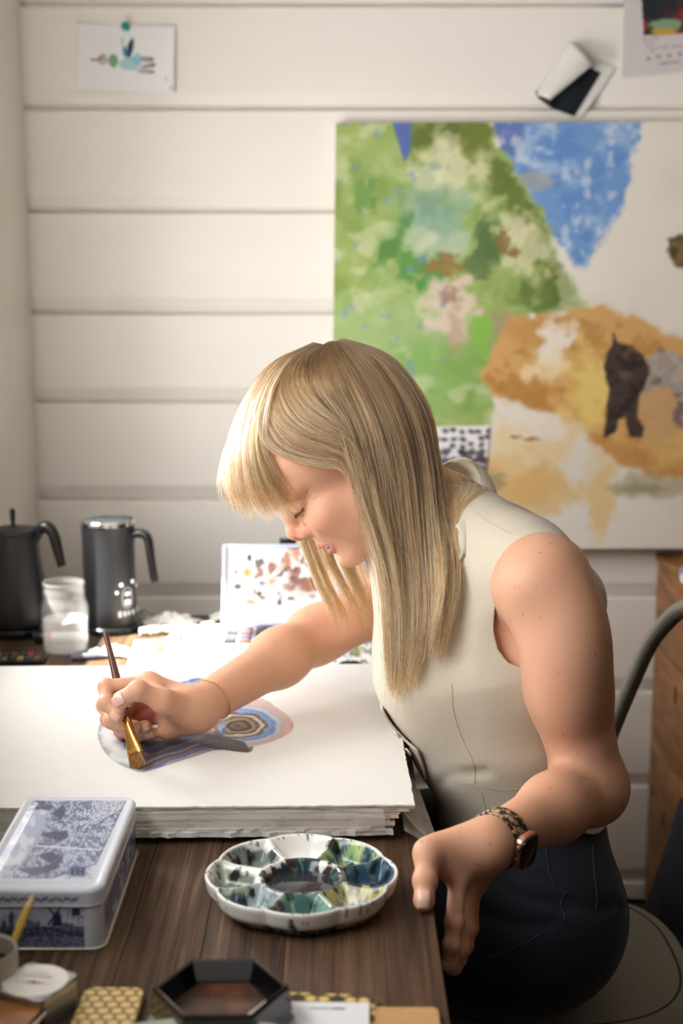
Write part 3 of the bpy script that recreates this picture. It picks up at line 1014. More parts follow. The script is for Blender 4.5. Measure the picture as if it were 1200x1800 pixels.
# overlapping front edge with its buttons
edge = on(vest, ((706, 1225, 1.72), (714, 1255, 1.72), (730, 1285, 1.71), (745, 1305, 1.70), (747, 1325, 1.70), (738, 1358, 1.70), (735, 1380, 1.71)), 30, 0.0055)
back = on(vest, ((690, 1215, 1.80), (694, 1250, 1.80), (704, 1285, 1.80), (716, 1310, 1.80), (722, 1335, 1.80), (724, 1362, 1.80), (726, 1385, 1.80)), 30, 0.002)
G = np.stack([edge * (1 - t) + back * t for t in np.linspace(0, 1, 8)])
fl_ = np_mesh('front_flap', (G - pT).reshape(-1, 3), np.array([[r * 30 + c, r * 30 + c + 1, (r + 1) * 30 + c + 1, (r + 1) * 30 + c] for r in range(7) for c in range(29)]), M_linen, ve)
solidify(fl_, 0.003, 0.0)
for px, py in ((736, 1308), (728, 1262)):
    c = on(vest, ((px, py, 1.72), (px + 1, py + 1, 1.72)), 2, 0.007)[0]
    n = vest.grad(c[None], 0.002)[0]
    q = lathe('button', [(0, 0.0012), (0.0035, 0.0015), (0.0055, 0.0022), (0.006, 0.001), (0.0055, 0)], mat('button_shell', '#cbbfa4', 0.35), ve, seg=20)
    q.data.transform(Matrix.Translation(c - pT) @ Vector(n).to_track_quat('Z', 'Y').to_matrix().to_4x4())
# stand of the neckline behind the neck
up_ = spline([A(*p) for p in ((770, 822, 1.90), (790, 810, 1.90), (815, 805, 1.875), (836, 816, 1.83), (846, 842, 1.775), (842, 872, 1.735), (822, 900, 1.70), (800, 925, 1.685))], 40)
lo_ = spline([A(*p) for p in ((785, 868, 1.92), (812, 862, 1.92), (840, 858, 1.885), (862, 868, 1.83), (874, 892, 1.765), (866, 925, 1.71), (840, 955, 1.675), (806, 985, 1.66))], 40)
G = np.stack([up_ * (1 - t) + lo_ * t + np.array([0.006, -0.002, 0.004]) * math.sin(math.pi * t) for t in np.linspace(0, 1, 10)])
nk = np_mesh('neckline_stand', (G - pT).reshape(-1, 3), np.array([[r * 40 + c, r * 40 + c + 1, (r + 1) * 40 + c + 1, (r + 1) * 40 + c] for r in range(9) for c in range(39)]), M_linen, ve)
solidify(nk, 0.0025, 0.0)

# ------------------------------------------------------------------ dark jeans
M_denim = mat('dark_denim', '#10151f', 0.85, noise=0.5, nscale=500, col2='#1b2433', bump=0.3, bscale=900, sheen=0.1)
M_stitch = mat('jean_stitch', '#424a5c', 0.8)
jn = Solid()
Y_ = (0, 1, 0)
jn.cap(A(925, 1540, MID), A(918, 1400, MID), 0.1165, 0.1025, 0.03, 1.5, Y_)
legs(jn, 0.008)
for pts, wd, dp in ((((870, 1545, 1.63), (930, 1580, 1.61), (1000, 1590, 1.61)), 0.008, 0.006), (((830, 1600, 1.62), (900, 1625, 1.60), (960, 1625, 1.60)), 0.010, 0.006),
                    (((1000, 1590, 1.61), (1050, 1600, 1.62), (1085, 1590, 1.66)), 0.007, 0.005), (((850, 1680, 1.61), (930, 1690, 1.60), (1010, 1660, 1.61)), 0.010, 0.005), (((900, 1530, 1.63), (960, 1550, 1.62), (990, 1600, 1.61)), 0.007, 0.004)):
    jn.groove([A(*p) for p in pts], wd, dp)
jv, jf = jn.mesh(0.0045, (-0.36, 1.5, 0.02), (0.46, 2.12, 0.82))
hemz = A(900, 1365, 1.66)[2]
jv, jf = clip(jv, jf, lambda v: np.minimum(hemz - v[:, 2], v[:, 2] - 0.10))
je = np_mesh('jeans', jv - pT, jf, M_denim, person)
je['label'] = 'dark indigo denim jeans'
for pts in (((960, 1490, 1.64), (968, 1530, 1.62), (975, 1570, 1.61)), ((1035, 1485, 1.68), (1040, 1540, 1.65), (1040, 1600, 1.63)), ((1068, 1510, 1.72), (1075, 1560, 1.70), (1078, 1620, 1.68)),
            ((1078, 1620, 1.68), (1060, 1690, 1.64), (1025, 1735, 1.62)), ((1000, 1580, 1.61), (990, 1600, 1.61), (985, 1620, 1.61)), ((850, 1680, 1.6), (920, 1655, 1.6), (970, 1630, 1.6))):
    q = on(jn, pts, 24, 0.0006)
    bm = bmesh.new()
    for i in range(0, 23):
        add_tube(bm, [q[i] - pT, (q[i] * 0.35 + q[i + 1] * 0.65) - pT], 0.0008, 5)
    o = obj('stitching', bm, M_stitch, je)
    o['kind'] = 'stuff'
for y, s in ((MID - 0.10, 0), (MID + 0.11, 0.02)):
    sh = Solid()
    x = -0.10 + s
    sh.cap((x + 0.03, y, 0.045), (x - 0.14, y, 0.035), 0.046, 0.037, 0.03, 1.0)
    sh.cap((x, y, 0.06), (x, y, 0.12), 0.045, 0.044, 0.03)
    q, f = sh.mesh(0.006, (x - 0.2, y - 0.06, -0.02), (x + 0.1, y + 0.06, 0.18))
    q, f = clip(q, f, lambda v: np.minimum(v[:, 2] - 0.002, 0.115 - v[:, 2]))
    solidify(np_mesh('shoe', q - pT, f, mat('shoe_leather', '#3a2c22', 0.5), person), 0.003)

# ------------------------------------------------------------------ nails, lashes, brow, teeth
M_nail = mat('nail', '#e6b9a8', 0.22, spec=0.6)
def nail(key, n, r):
    a, b = TIPS[key][-2], TIPS[key][-1]
    t = (b - a) / np.linalg.norm(b - a)
    n = np.array(n, float); n -= t * (n @ t); n /= np.linalg.norm(n)
    s = np.cross(t, n)
    c = b + t * r * 0.22
    q = c + n * 0.02
    for _ in range(20):                                    # down on to the fingertip
        q = q - n * np.clip(body(q[None])[0], -0.004, 0.004)
    u, v = np.meshgrid(np.linspace(-1, 1, 9), np.linspace(-1, 1, 11))
    g = q + u[..., None] * s * r * 0.66 * np.sqrt(np.clip(1 - 0.25 * v[..., None] ** 4, 0, 1)) + v[..., None] * t * r * 0.82 - n * (0.22 * r * (u ** 2) + 0.10 * r * v ** 2 * 0.6)[..., None]
    g = g.reshape(-1, 3)
    for _ in range(3):
        g = g - n * (np.clip(body(g), -0.002, 0.002) - 0.00045)[:, None]
    i = np.arange(99).reshape(11, 9)
    f = np.stack([i[:-1, :-1], i[:-1, 1:], i[1:, 1:], i[1:, :-1]], -1).reshape(-1, 4)
    o = np_mesh('nail', g - pT, f, M_nail, person)
    solidify(o, 0.0008, -1.0)
nail('Rthumb', (0.05, -0.92, 0.35), 0.0105)
nail('Rindex', (-0.5, -0.85, 0.1), 0.0082)
nail('Rmiddle', (0.0, -0.95, 0.15), 0.0078)
nail('Rring', (0.05, -0.95, 0.2), 0.0076)
nail('Rpinky', (0.05, -0.95, 0.25), 0.0068)
nail('Lthumb', (-0.05, -0.55, 0.83), 0.0108)
nail('Lindex', (-0.6, -0.5, -0.2), 0.008)

M_lash = mat('lash', '#2a2019', 0.6)
bm = bmesh.new()
for s in (1, -1):
    for i in range(34):
        t = i / 33
        l = 0.0195 + 0.027 * t
        f = 0.0868 - 0.012 * t ** 2.2 - 0.0015 * (1 - t)
        p = np.array([f, l * s, -0.0115 + 0.0035 * t ** 2])
        d = np.array([0.75, (t - 0.42) * 0.9 * s, -0.55])
        d /= np.linalg.norm(d)
        L = 0.0078 * (0.7 + 0.3 * math.sin(math.pi * t)) * (0.85 + 0.3 * ((i * 7) % 5) / 5)
        add_tube(bm, [hp(*p) - pT, hp(*(p + d * L * 0.5)) - pT, hp(*(p + d * L + np.array([0.001, 0, 0.0012]))) - pT], [0.00042, 0.0003, 0.0001], 5)
obj('eyelashes', bm, M_lash, person, smooth=True)['kind'] = 'stuff'
M_tooth = mat('tooth', '#e9e2d6', 0.25)
for i in range(-4, 4):
    l = (i + 0.5) * 0.0046
    q = box('tooth', -0.0022, 0.0022, -0.0021, 0.0021, -0.004, 0.003, M_tooth, person, bev=0.001)
    c = hp(0.0862 - (l / 0.021) ** 2 * 0.0065, l, -0.0725 + (l / 0.02) ** 2 * 0.0024)
    m4 = Matrix(np.stack([HF, HL, HU], 1).tolist()).to_4x4()
    q.data.transform(Matrix.Translation(c - pT) @ m4)
# ------------------------------------------------------------------ hair: scalp layer and strands
hb = Solid()
hb.ell(hp(-0.008, 0, 0.046), (0.099, 0.080, 0.092), 0.01, HM)
hb.ell(hp(-0.045, 0, -0.005), (0.062, 0.068, 0.065), 0.02, HM)
hv, hf = hb.mesh(0.004, hp(0, 0, 0) - 0.16, hp(0, 0, 0) + 0.16)
def face_cut(v):
    l = (v - HO) @ HM
    front = np.minimum(0.062 - l[:, 0] - 0.35 * (0.085 - l[:, 2]).clip(0, 1), 1)
    side = l[:, 2] + 0.02 + (0.02 - l[:, 0]) * 0.9
    return np.minimum(np.minimum(0.052, 0.012 + np.clip(l[:, 2] - 0.03, 0, 1) * 1.0) - 0.45 * np.abs(l[:, 1]) - l[:, 0] + np.clip(l[:, 2] - 0.055, 0, 0.1) * 1.4, side + 0.03)
hv, hf = clip(hv, hf, face_cut)

M_hair = bpy.data.materials.new('blonde_hair')
M_hair.use_nodes = True
_n, _l = M_hair.node_tree.nodes, M_hair.node_tree.links
_n.remove(_n['Principled BSDF'])
_h = _n.new('ShaderNodeBsdfHairPrincipled')
_h.parametrization = 'COLOR'
_h.inputs['Roughness'].default_value = 0.32
_h.inputs['Radial Roughness'].default_value = 0.45
_h.inputs['Random Roughness'].default_value = 0.2
_i = _n.new('ShaderNodeHairInfo')
_cr = _n.new('ShaderNodeValToRGB')
e = _cr.color_ramp.elements
e[0].position, e[0].color = 0.2, (*srgb('#583820'), 1)
e[1].position, e[1].color = 0.92, (*srgb('#f3cf98'), 1)
x = e.new(0.5); x.color = (*srgb('#ab7c48'), 1)
_l.new(_i.outputs['Random'], _cr.inputs[0])
_mx = _n.new('ShaderNodeMix'); _mx.data_type = 'RGBA'
_mr = _n.new('ShaderNodeMapRange')
_mr.inputs['From Min'].default_value, _mr.inputs['From Max'].default_value = 0.05, 0.62
_mr.inputs['To Min'].default_value, _mr.inputs['To Max'].default_value = 0.75, 0.0
_l.new(_i.outputs['Intercept'], _mr.inputs[0])
_l.new(_mr.outputs[0], _mx.inputs['Factor'])
_l.new(_cr.outputs[0], _mx.inputs['A'])
_mx.inputs['B'].default_value = (*srgb('#513824'), 1)
_l.new(_mx.outputs['Result'], _h.inputs['Color'])
_l.new(_h.outputs[0], _n['Material Output'].inputs[0])
M_scalp = mat('hair_scalp', '#9c7d57', 0.7, noise=0.7, nscale=120, col2='#6d5338', stretch=(1, 1, 0.15))

rs = np.random.RandomState(11)
NP_ = 26
strands = []
def sheet(guides, n, clumps, thick, spread=0.02, tipjit=0.10, wob=0.003, inner=0.0):
    """strands spread over a row of guide curves, gathered into locks towards their tips"""
    Gd = np.stack([spline([A(*p) for p in g], NP_) for g in guides])            # guide, point, 3
    cs = np.sort(rs.rand(clumps))
    ct = rs.rand(clumps)
    cw = rs.normal(0, 1, (clumps, 3))
    ci = rs.randint(0, clumps, n)
    s0 = np.clip(cs[ci] + rs.normal(0, 0.9 / clumps, n), 0, 1)
    t0 = rs.rand(n)
    u = np.linspace(0, 1, NP_)
    g = (u ** 1.2)[None] * 0.72
    s = s0[:, None] * (1 - g) + (cs[ci] + rs.normal(0, 0.16 / clumps, n))[:, None] * g
    t = t0[:, None] * (1 - g) + ct[ci][:, None] * g
    s = np.clip(s, 0, 1) * (len(guides) - 1)
    i = np.minimum(s.astype(int), len(guides) - 2)
    f = s - i
    k = np.arange(NP_)[None].repeat(n, 0)
    im, ip = np.maximum(i - 1, 0), np.minimum(i + 2, len(guides) - 1)
    a, b, c, d = Gd[im, k], Gd[i, k], Gd[i + 1, k], Gd[ip, k]
    f = f[..., None]
    p = 0.5 * (2 * b + (c - a) * f + (2 * a - 5 * b + 4 * c - d) * f ** 2 + (3 * b - a - 3 * c + d) * f ** 3)
    # thickness: away from the head's middle
    axis = HO + HM @ np.array([-0.01, 0, 0.03])
    o = p - axis
    o[..., 2] *= 0.5
    o /= np.linalg.norm(o, axis=2)[..., None]
    p = p + o * ((t - 0.6) * thick * np.sin(np.clip(u * 3.0, 0.25, math.pi / 2))[None])[..., None] - o * inner
    w = rs.normal(0, 1, (n, 1, 3)) * (u ** 1.5)[None, :, None] * spread * 0.12
    ph = rs.rand(n, 1) * 6.28
    w = w + cw[ci][:, None] * wob * np.sin(u * 5.0 + ph[:, :1] * 0.25)[..., None] * u[None, :, None]
    p = p + w
    # uneven ends
    L = 1 - np.abs(rs.normal(0, tipjit, n)).clip(0, 0.45)
    uu = u[None] * L[:, None] * (NP_ - 1)
    j = np.minimum(uu.astype(int), NP_ - 2)
    fr = (uu - j)[..., None]
    r = np.arange(n)[:, None]
    strands.append(p[r, j] * (1 - fr) + p[r, j + 1] * fr)

near = [
    [(576, 605, 1.79), (540, 630, 1.752), (540, 682, 1.726), (588, 745, 1.706), (606, 800, 1.70), (626, 868, 1.695), (648, 940, 1.692), (672, 1030, 1.682), (680, 1130, 1.672), (686, 1215, 1.664)],
    [(584, 603, 1.79), (580, 632, 1.757), (598, 682, 1.730), (628, 748, 1.704), (645, 815, 1.697), (660, 890, 1.692), (682, 965, 1.688), (695, 1050, 1.678), (698, 1150, 1.668), (694, 1236, 1.662)],
    [(588, 602, 1.79), (606, 632, 1.762), (634, 680, 1.735), (662, 742, 1.708), (684, 820, 1.698), (696, 900, 1.692), (708, 985, 1.684), (716, 1065, 1.672), (716, 1150, 1.662), (704, 1232, 1.655)],
    [(592, 601, 1.795), (625, 626, 1.772), (658, 662, 1.752), (695, 735, 1.718), (716, 815, 1.705), (726, 900, 1.694), (734, 985, 1.68), (738, 1065, 1.664), (738, 1130, 1.652), (722, 1195, 1.648)],
    [(598, 600, 1.80), (642, 620, 1.785), (682, 655, 1.766), (724, 725, 1.735), (744, 805, 1.718), (754, 890, 1.698), (762, 970, 1.68), (768, 1040, 1.658), (766, 1100, 1.645), (756, 1165, 1.64)],
    [(604, 599, 1.80), (656, 615, 1.795), (700, 650, 1.785), (744, 720, 1.762), (760, 800, 1.742), (772, 880, 1.715), (788, 950, 1.68), (794, 1010, 1.655), (786, 1070, 1.642), (770, 1150, 1.64)],
]
back = [
    [(600, 602, 1.80), (680, 640, 1.79), (738, 715, 1.775), (758, 790, 1.765), (768, 850, 1.75), (784, 905, 1.72), (790, 960, 1.69), (784, 1045, 1.66)],
    [(610, 600, 1.81), (690, 640, 1.81), (745, 715, 1.80), (762, 790, 1.79), (774, 850, 1.78), (796, 892, 1.745), (810, 935, 1.71), (800, 1010, 1.67)],
    [(610, 600, 1.83), (690, 645, 1.85), (742, 715, 1.85), (763, 795, 1.845), (782, 858, 1.825), (804, 892, 1.79), (818, 925, 1.75), (808, 985, 1.70)],
]
bangs = [
    [(566, 607, 1.79), (516, 634, 1.755), (484, 686, 1.732), (474, 745, 1.722), (480, 805, 1.722), (500, 854, 1.728), (526, 886, 1.735)],
    [(560, 606, 1.795), (504, 634, 1.765), (466, 695, 1.742), (452, 765, 1.730), (458, 830, 1.732), (474, 876, 1.738), (496, 905, 1.745)],
    [(556, 605, 1.80), (492, 636, 1.78), (450, 702, 1.758), (430, 780, 1.745), (434, 845, 1.75), (446, 885, 1.756), (464, 912, 1.762)],
    [(552, 604, 1.81), (484, 640, 1.80), (440, 705, 1.785), (414, 785, 1.775), (411, 845, 1.776), (419, 880, 1.78), (434, 905, 1.786)],
    [(550, 604, 1.82), (482, 640, 1.82), (436, 708, 1.815), (406, 785, 1.81), (400, 840, 1.812), (405, 868, 1.814), (414, 890, 1.816)],
    [(552, 605, 1.83), (492, 640, 1.85), (448, 705, 1.862), (424, 785, 1.864), (424, 840, 1.862), (438, 880, 1.86), (462, 905, 1.856)],
]
swoop = [
    [(556, 607, 1.79), (500, 640, 1.76), (466, 700, 1.738), (456, 750, 1.724), (474, 790, 1.714), (520, 812, 1.705), (570, 820, 1.70), (606, 826, 1.697), (632, 875, 1.694), (652, 940, 1.69)],
    [(558, 607, 1.79), (508, 634, 1.757), (477, 686, 1.735), (474, 738, 1.722), (500, 782, 1.708), (552, 804, 1.701), (600, 814, 1.698), (630, 870, 1.695), (652, 940, 1.69)],
    [(562, 607, 1.79), (512, 634, 1.755), (482, 684, 1.735), (488, 734, 1.716), (528, 768, 1.703), (580, 788, 1.698), (612, 805, 1.697), (634, 860, 1.694), (655, 940, 1.69)],
    [(566, 607, 1.79), (520, 632, 1.752), (496, 678, 1.732), (512, 726, 1.71), (550, 756, 1.70), (592, 772, 1.696), (618, 792, 1.695), (640, 850, 1.693), (662, 935, 1.69)],
    [(572, 606, 1.79), (530, 630, 1.750), (514, 674, 1.730), (538, 718, 1.708), (573, 742, 1.699), (604, 762, 1.696), (626, 790, 1.694), (648, 850, 1.692), (668, 935, 1.689)],
    [(578, 605, 1.79), (542, 628, 1.750), (534, 668, 1.730), (560, 706, 1.709), (590, 736, 1.70), (614, 762, 1.696), (634, 796, 1.694), (654, 850, 1.692), (674, 935, 1.689)],
]
far = [
    [(505, 640, 1.84), (475, 720, 1.875), (488, 820, 1.885), (514, 915, 1.88), (536, 975, 1.875), (556, 1030, 1.87), (580, 1075, 1.865), (592, 1108, 1.86)],
    [(520, 632, 1.845), (505, 730, 1.885), (522, 840, 1.895), (545, 930, 1.89), (560, 985, 1.885), (580, 1030, 1.88), (600, 1070, 1.875), (612, 1102, 1.87)],
    [(545, 622, 1.85), (540, 730, 1.89), (560, 840, 1.905), (575, 930, 1.905), (588, 985, 1.90), (606, 1025, 1.90), (624, 1060, 1.895), (640, 1100, 1.89)],
    [(575, 610, 1.85), (590, 730, 1.90), (610, 840, 1.915), (622, 930, 1.92), (636, 985, 1.925), (650, 1030, 1.925), (660, 1070, 1.92), (668, 1110, 1.915)],
]
farback = [
    [(575, 610, 1.85), (600, 720, 1.90), (620, 830, 1.915), (640, 930, 1.925), (660, 1010, 1.925), (680, 1090, 1.92)],
    [(600, 602, 1.83), (650, 690, 1.885), (680, 800, 1.90), (700, 900, 1.91), (715, 980, 1.91), (725, 1050, 1.90)],
    [(610, 600, 1.82), (690, 650, 1.86), (735, 750, 1.87), (760, 850, 1.875), (780, 900, 1.87), (790, 960, 1.86)],
]
wisps = [
    [(556, 607, 1.79), (500, 640, 1.757), (468, 700, 1.735), (460, 765, 1.722), (480, 820, 1.718), (506, 862, 1.722), (529, 890, 1.730)],
    [(556, 607, 1.79), (496, 644, 1.757), (462, 706, 1.735), (450, 775, 1.724), (466, 835, 1.722), (488, 874, 1.728), (520, 912, 1.738)],
    [(556, 607, 1.79), (494, 646, 1.758), (456, 712, 1.738), (442, 785, 1.728), (452, 845, 1.730), (474, 888, 1.738), (500, 920, 1.748)],
]
sheet(wisps, 170, 10, 0.004, 0.03, 0.10, 0.002)
sheet(near, 4000, 46, 0.028, 0.02, 0.10, 0.005)
sheet(near, 900, 160, 0.034, 0.05, 0.14, 0.006)
sheet(back, 650, 18, 0.016, 0.03, 0.12, 0.005)
sheet(bangs, 1500, 22, 0.018, 0.03, 0.10, 0.004)
sheet(swoop, 1700, 16, 0.010, 0.012, 0.10, 0.002)
sheet(swoop, 900, 90, 0.008, 0.02, 0.08, 0.002)
sheet(far, 1100, 22, 0.016, 0.03, 0.12)
sheet(farback, 800, 20, 0.018, 0.02, 0.10)
pts = np.concatenate(strands)
flat = pts.reshape(-1, 3)
for S in (hb, body, vest):                                    # lay the strands on head, shoulder and vest, never inside
    d = S(flat)
    q = np.nonzero(d < 0.002)[0]
    for _ in range(2):
        dd = S(flat[q])
        flat[q] += S.grad(flat[q], 0.001) * np.clip(0.0025 - dd, 0, 0.02)[:, None]
N = len(pts)
hc = bpy.data.hair_curves.new('hair')
hc.add_curves([NP_] * N)
hc.position_data.foreach_set('vector', (flat - pT).astype(np.float32).ravel())
rad = np.tile(np.interp(np.linspace(0, 1, NP_), [0, 0.6, 1], [0.00027, 0.00024, 0.00010]), N).astype(np.float32)
ra = hc.attributes.get('radius') or hc.attributes.new('radius', 'FLOAT', 'POINT')
ra.data.foreach_set('value', rad)
hs = np_mesh('hair', hv - pT, hf, M_scalp, person)
hs['label'] = 'long straight blonde hair with a full fringe'
ho = bpy.data.objects.new('hair_strands', hc)
hc.materials.append(M_hair)
ho.parent = hs
ho['kind'] = 'stuff'
C.objects.link(ho)
# ------------------------------------------------------------------ where a point shows in the photograph: layout of printed and painted surfaces
def proj(v):
    v = np.asarray(v, float)
    y, z = v[..., 1], v[..., 2] - CAM_H
    d = y * math.cos(PITCH) - z * math.sin(PITCH)
    return 600 + FPX * v[..., 0] / d, 900 - FPX * (y * math.sin(PITCH) + z * math.cos(PITCH)) / d
def painted(name, nx, ny, quad, paint, m, parent, wav=None):
    """flat sheet quad (bl, br, tr, tl: points) whose colours come from paint(px, py), laid out once in photograph coordinates"""
    a, b, c, d = [np.array(q, float) for q in quad]
    def fn(u, v):
        u, v = u[..., None], v[..., None]
        p = (a * (1 - u) + b * u) * (1 - v) + (d * (1 - u) + c * u) * v
        if wav is not None: p = p + wav(u, v)
        return p[..., 0], p[..., 1], p[..., 2]
    def cf(u, v):
        return paint(*proj(np.stack(fn(u, v), -1)))
    return grid_mesh(name, nx, ny, fn, cf, m, parent)
def seg(x, y, pts, w, soft=0.8):
    d = np.full(x.shape, 1e9)
    for (ax, ay), (bx, by) in zip(pts, pts[1:]):
        ex, ey = bx - ax, by - ay
        t = np.clip(((x - ax) * ex + (y - ay) * ey) / (ex * ex + ey * ey + 1e-9), 0, 1)
        d = np.minimum(d, np.hypot(x - ax - ex * t, y - ay - ey * t))
    return 1 - sstep(w / 2 - soft / 2, w / 2 + soft / 2, d)
def blot(x, y, cx, cy, rx, ry, seed, rough=0.5, soft=0.25, ang=0.0):
    c, s = math.cos(ang), math.sin(ang)
    dx, dy = x - cx, y - cy
    d = np.hypot((dx * c + dy * s) / rx, (dy * c - dx * s) / ry)
    d = d + (fbm(x, y, 3, 2.5 / max(rx, ry), seed) - 0.5) * rough * 2
    return 1 - sstep(1 - soft, 1 + soft, d)

M_paperp = mat('painted_paper', '#f0eee8', 0.85, attr='col', bump=0.05, bscale=500)
M_paper = mat('white_paper', '#dddcd8', 0.85, noise=0.2, nscale=30, col2='#d4d2cc', bump=0.08, bscale=500)
M_canvas = mat('painted_canvas', '#e8e2d8', 0.75, attr='col', bump=0.15, bscale=700)

# ------------------------------------------------------------------ big canvas leaning on the wall, its foot on the cabinet
def paint_canvas(x, y):
    n1, n2, n3 = fbm(x, y, 5, 0.012, 1), fbm(x, y, 5, 0.03, 2), fbm(x, y, 4, 0.08, 3)
    nb_ = fbm(x * 0.6 + y * 0.5, y * 0.9 - x * 0.3, 5, 0.045, 9)
    j = (n2 - 0.5) * 26 + (n3 - 0.5) * 9
    col = np.zeros(x.shape + (3,)) + np.array([234, 227, 216.0])
    col = over(col, (222, 212, 198), 0.35 * sstep(0.5, 0.7, n1))
    # blue sky
    sk = [(858, 205), (1124, 205), (1112, 290), (1088, 370), (1062, 420), (1034, 472), (1008, 470), (985, 440), (950, 385), (925, 330), (890, 285)]
    d = in_poly(x, y, sk) + j * 1.5
    m = 1 - sstep(-7, 8, d)
    b = np.zeros(col.shape) + np.array([116, 158, 212.0])
    b = over(b, (166, 192, 224), sstep(0.42, 0.68, n2) * 0.8)
    b = over(b, (94, 138, 204), sstep(0.46, 0.68, nb_) * 0.7)
    b = over(b, (92, 112, 178), blot(x, y, 880, 225, 50, 40, 4) * 0.8)
    b = over(b, (208, 218, 232), sstep(0.6, 0.72, fbm(x, y, 4, 0.05, 12)) * 0.7)
    col = col * (1 - m[..., None]) + b * m[..., None]
    col = over(col, (168, 168, 170), blot(x, y, 935, 318, 34, 16, 6, 0.6) * 0.75)
    # green land
    gr = [(560, 200), (862, 200), (872, 262), (905, 305), (935, 355), (962, 400), (986, 445), (1000, 480), (1016, 520), (1030, 548), (960, 552), (905, 560), (885, 600), (868, 660), (862, 700), (858, 760), (560, 760)]
    d = in_poly(x, y, gr) + j * 1.5
    m = 1 - sstep(-6, 9, d)
    g = np.zeros(col.shape) + np.array([156, 178, 102.0])
    g = over(g, (186, 200, 142), sstep(0.42, 0.72, nb_) * 0.75)
    g = over(g, (128, 154, 76), sstep(0.44, 0.74, n2) * 0.7)
    g = over(g, (170, 198, 140), blot(x, y, 680, 620, 130, 120, 31, 0.7, 0.5) * 0.6)
    g = over(g, (128, 178, 88), blot(x, y, 770, 660, 90, 70, 32, 0.8, 0.5) * 0.65)
    g = over(g, (96, 112, 44), blot(x, y, 770, 235, 60, 45, 33, 0.7, 0.4) * 0.9)
    g = over(g, (110, 122, 52), blot(x, y, 835, 255, 40, 60, 34, 0.7, 0.4) * 0.9)
    for i, (cx, cy) in enumerate(((890, 310), (915, 345), (935, 385), (958, 425), (982, 470), (1000, 510))):
        g = over(g, (98, 116, 48), blot(x, y, cx - 14, cy, 24, 30, 40 + i, 0.8, 0.4) * 0.85)
    g = over(g, (222, 222, 182), blot(x, y, 800, 300, 62, 42, 51, 0.9, 0.5) * 0.85)
    g = over(g, (226, 222, 186), blot(x, y, 925, 440, 40, 44, 52, 0.9, 0.5) * 0.7)
    g = over(g, (228, 224, 190), blot(x, y, 900, 400, 30, 30, 53, 0.9, 0.5) * 0.7)
    g = over(g, (152, 184, 158), blot(x, y, 765, 395, 62, 62, 54, 0.8, 0.5) * 0.9)
    g = over(g, (120, 156, 138), blot(x, y, 760, 355, 26, 50, 55, 0.9, 0.5) * 0.6)
    g = over(g, (190, 206, 180), blot(x, y, 790, 430, 40, 22, 57, 0.9, 0.5) * 0.7)
    g = over(g, (84, 112, 66), blot(x, y, 856, 430, 22, 34, 58, 0.8, 0.4) * 0.9)
    g = over(g, (94, 118, 70), blot(x, y, 838, 470, 24, 20, 59, 0.9, 0.4) * 0.8)
    g = over(g, (78, 134, 62), blot(x, y, 690, 425, 20, 50, 60, 0.9, 0.4, 0.4) * 0.75)
    g = over(g, (84, 142, 66), blot(x, y, 730, 470, 40, 34, 61, 1.0, 0.4) * 0.8)
    g = over(g, (90, 140, 72), blot(x, y, 640, 340, 24, 30, 62, 1.0, 0.5) * 0.6)
    g = over(g, (74, 150, 70), blot(x, y, 765, 500, 26, 16, 63, 0.9, 0.4) * 0.7)
    g = over(g, (96, 118, 58), blot(x, y, 960, 520, 50, 30, 64, 0.9, 0.5) * 0.8)
    g = over(g, (226, 206, 190), blot(x, y, 795, 545, 44, 52, 65, 0.9, 0.4) * 0.9)
    g = over(g, (160, 126, 110), blot(x, y, 790, 520, 16, 14, 66, 0.9, 0.5) * 0.8)
    g = over(g, (190, 160, 140), blot(x, y, 800, 580, 14, 34, 67, 0.9, 0.5) * 0.7)
    g = over(g, (172, 150, 122), blot(x, y, 880, 575, 18, 28, 68, 0.9, 0.5) * 0.8)
    g = over(g, (136, 192, 76), blot(x, y, 845, 580, 14, 30, 69, 0.7, 0.4) * 0.9)
    g = over(g, (150, 120, 62), blot(x, y, 782, 465, 28, 18, 70, 0.9, 0.3) * 0.9)
    g = over(g, (140, 112, 66), np.maximum(blot(x, y, 884, 425, 12, 18, 71, 0.9, 0.3), blot(x, y, 902, 445, 14, 8, 72, 0.9, 0.3)) * 0.9)
    g = over(g, (120, 150, 200), sstep(0.72, 0.78, fbm(x, y, 3, 0.05, 77)) * 0.6 * (x < 800))
    g = over(g, (88, 112, 176), 1 - sstep(-3, 3, in_poly(x, y, [(684, 200), (726, 200), (722, 260), (712, 284), (700, 252)]) + j * 0.25))
    g = over(g, (228, 226, 196), sstep(0.58, 0.7, fbm(x * 0.5 + y, y * 0.4 - x * 0.7, 4, 0.02, 80)) * 0.45)
    col = col * (1 - m[..., None]) + g * m[..., None]
    # ochre ground
    oc = [(842, 668), (868, 610), (905, 558), (1000, 552), (1062, 545), (1112, 562), (1172, 592), (1260, 640), (1260, 850), (1180, 842), (1110, 822), (1052, 790), (1010, 742), (950, 722), (880, 702)]
    d = in_poly(x, y, oc) + j * 1.2
    m = 1 - sstep(-6, 9, d)
    o = np.zeros(col.shape) + np.array([214, 168, 104.0])
    o = over(o, (186, 132, 70), sstep(0.5, 0.66, n2) * 0.7)
    o = over(o, (200, 150, 90), blot(x, y, 940, 580, 60, 26, 90, 0.5, 0.4) * 0.7)
    o = over(o, (238, 208, 122), blot(x, y, 1040, 690, 52, 70, 91, 0.8, 0.5) * 0.95)
    o = over(o, (240, 232, 218), blot(x, y, 975, 605, 26, 44, 92, 0.8, 0.35, 0.5) * 0.95)
    o = over(o, (242, 222, 178), blot(x, y, 945, 655, 54, 22, 93, 0.9, 0.5, -0.4) * 0.8)
    o = over(o, (186, 130, 62), blot(x, y, 925, 690, 56, 24, 94, 0.8, 0.4, 0.25) * 0.85)
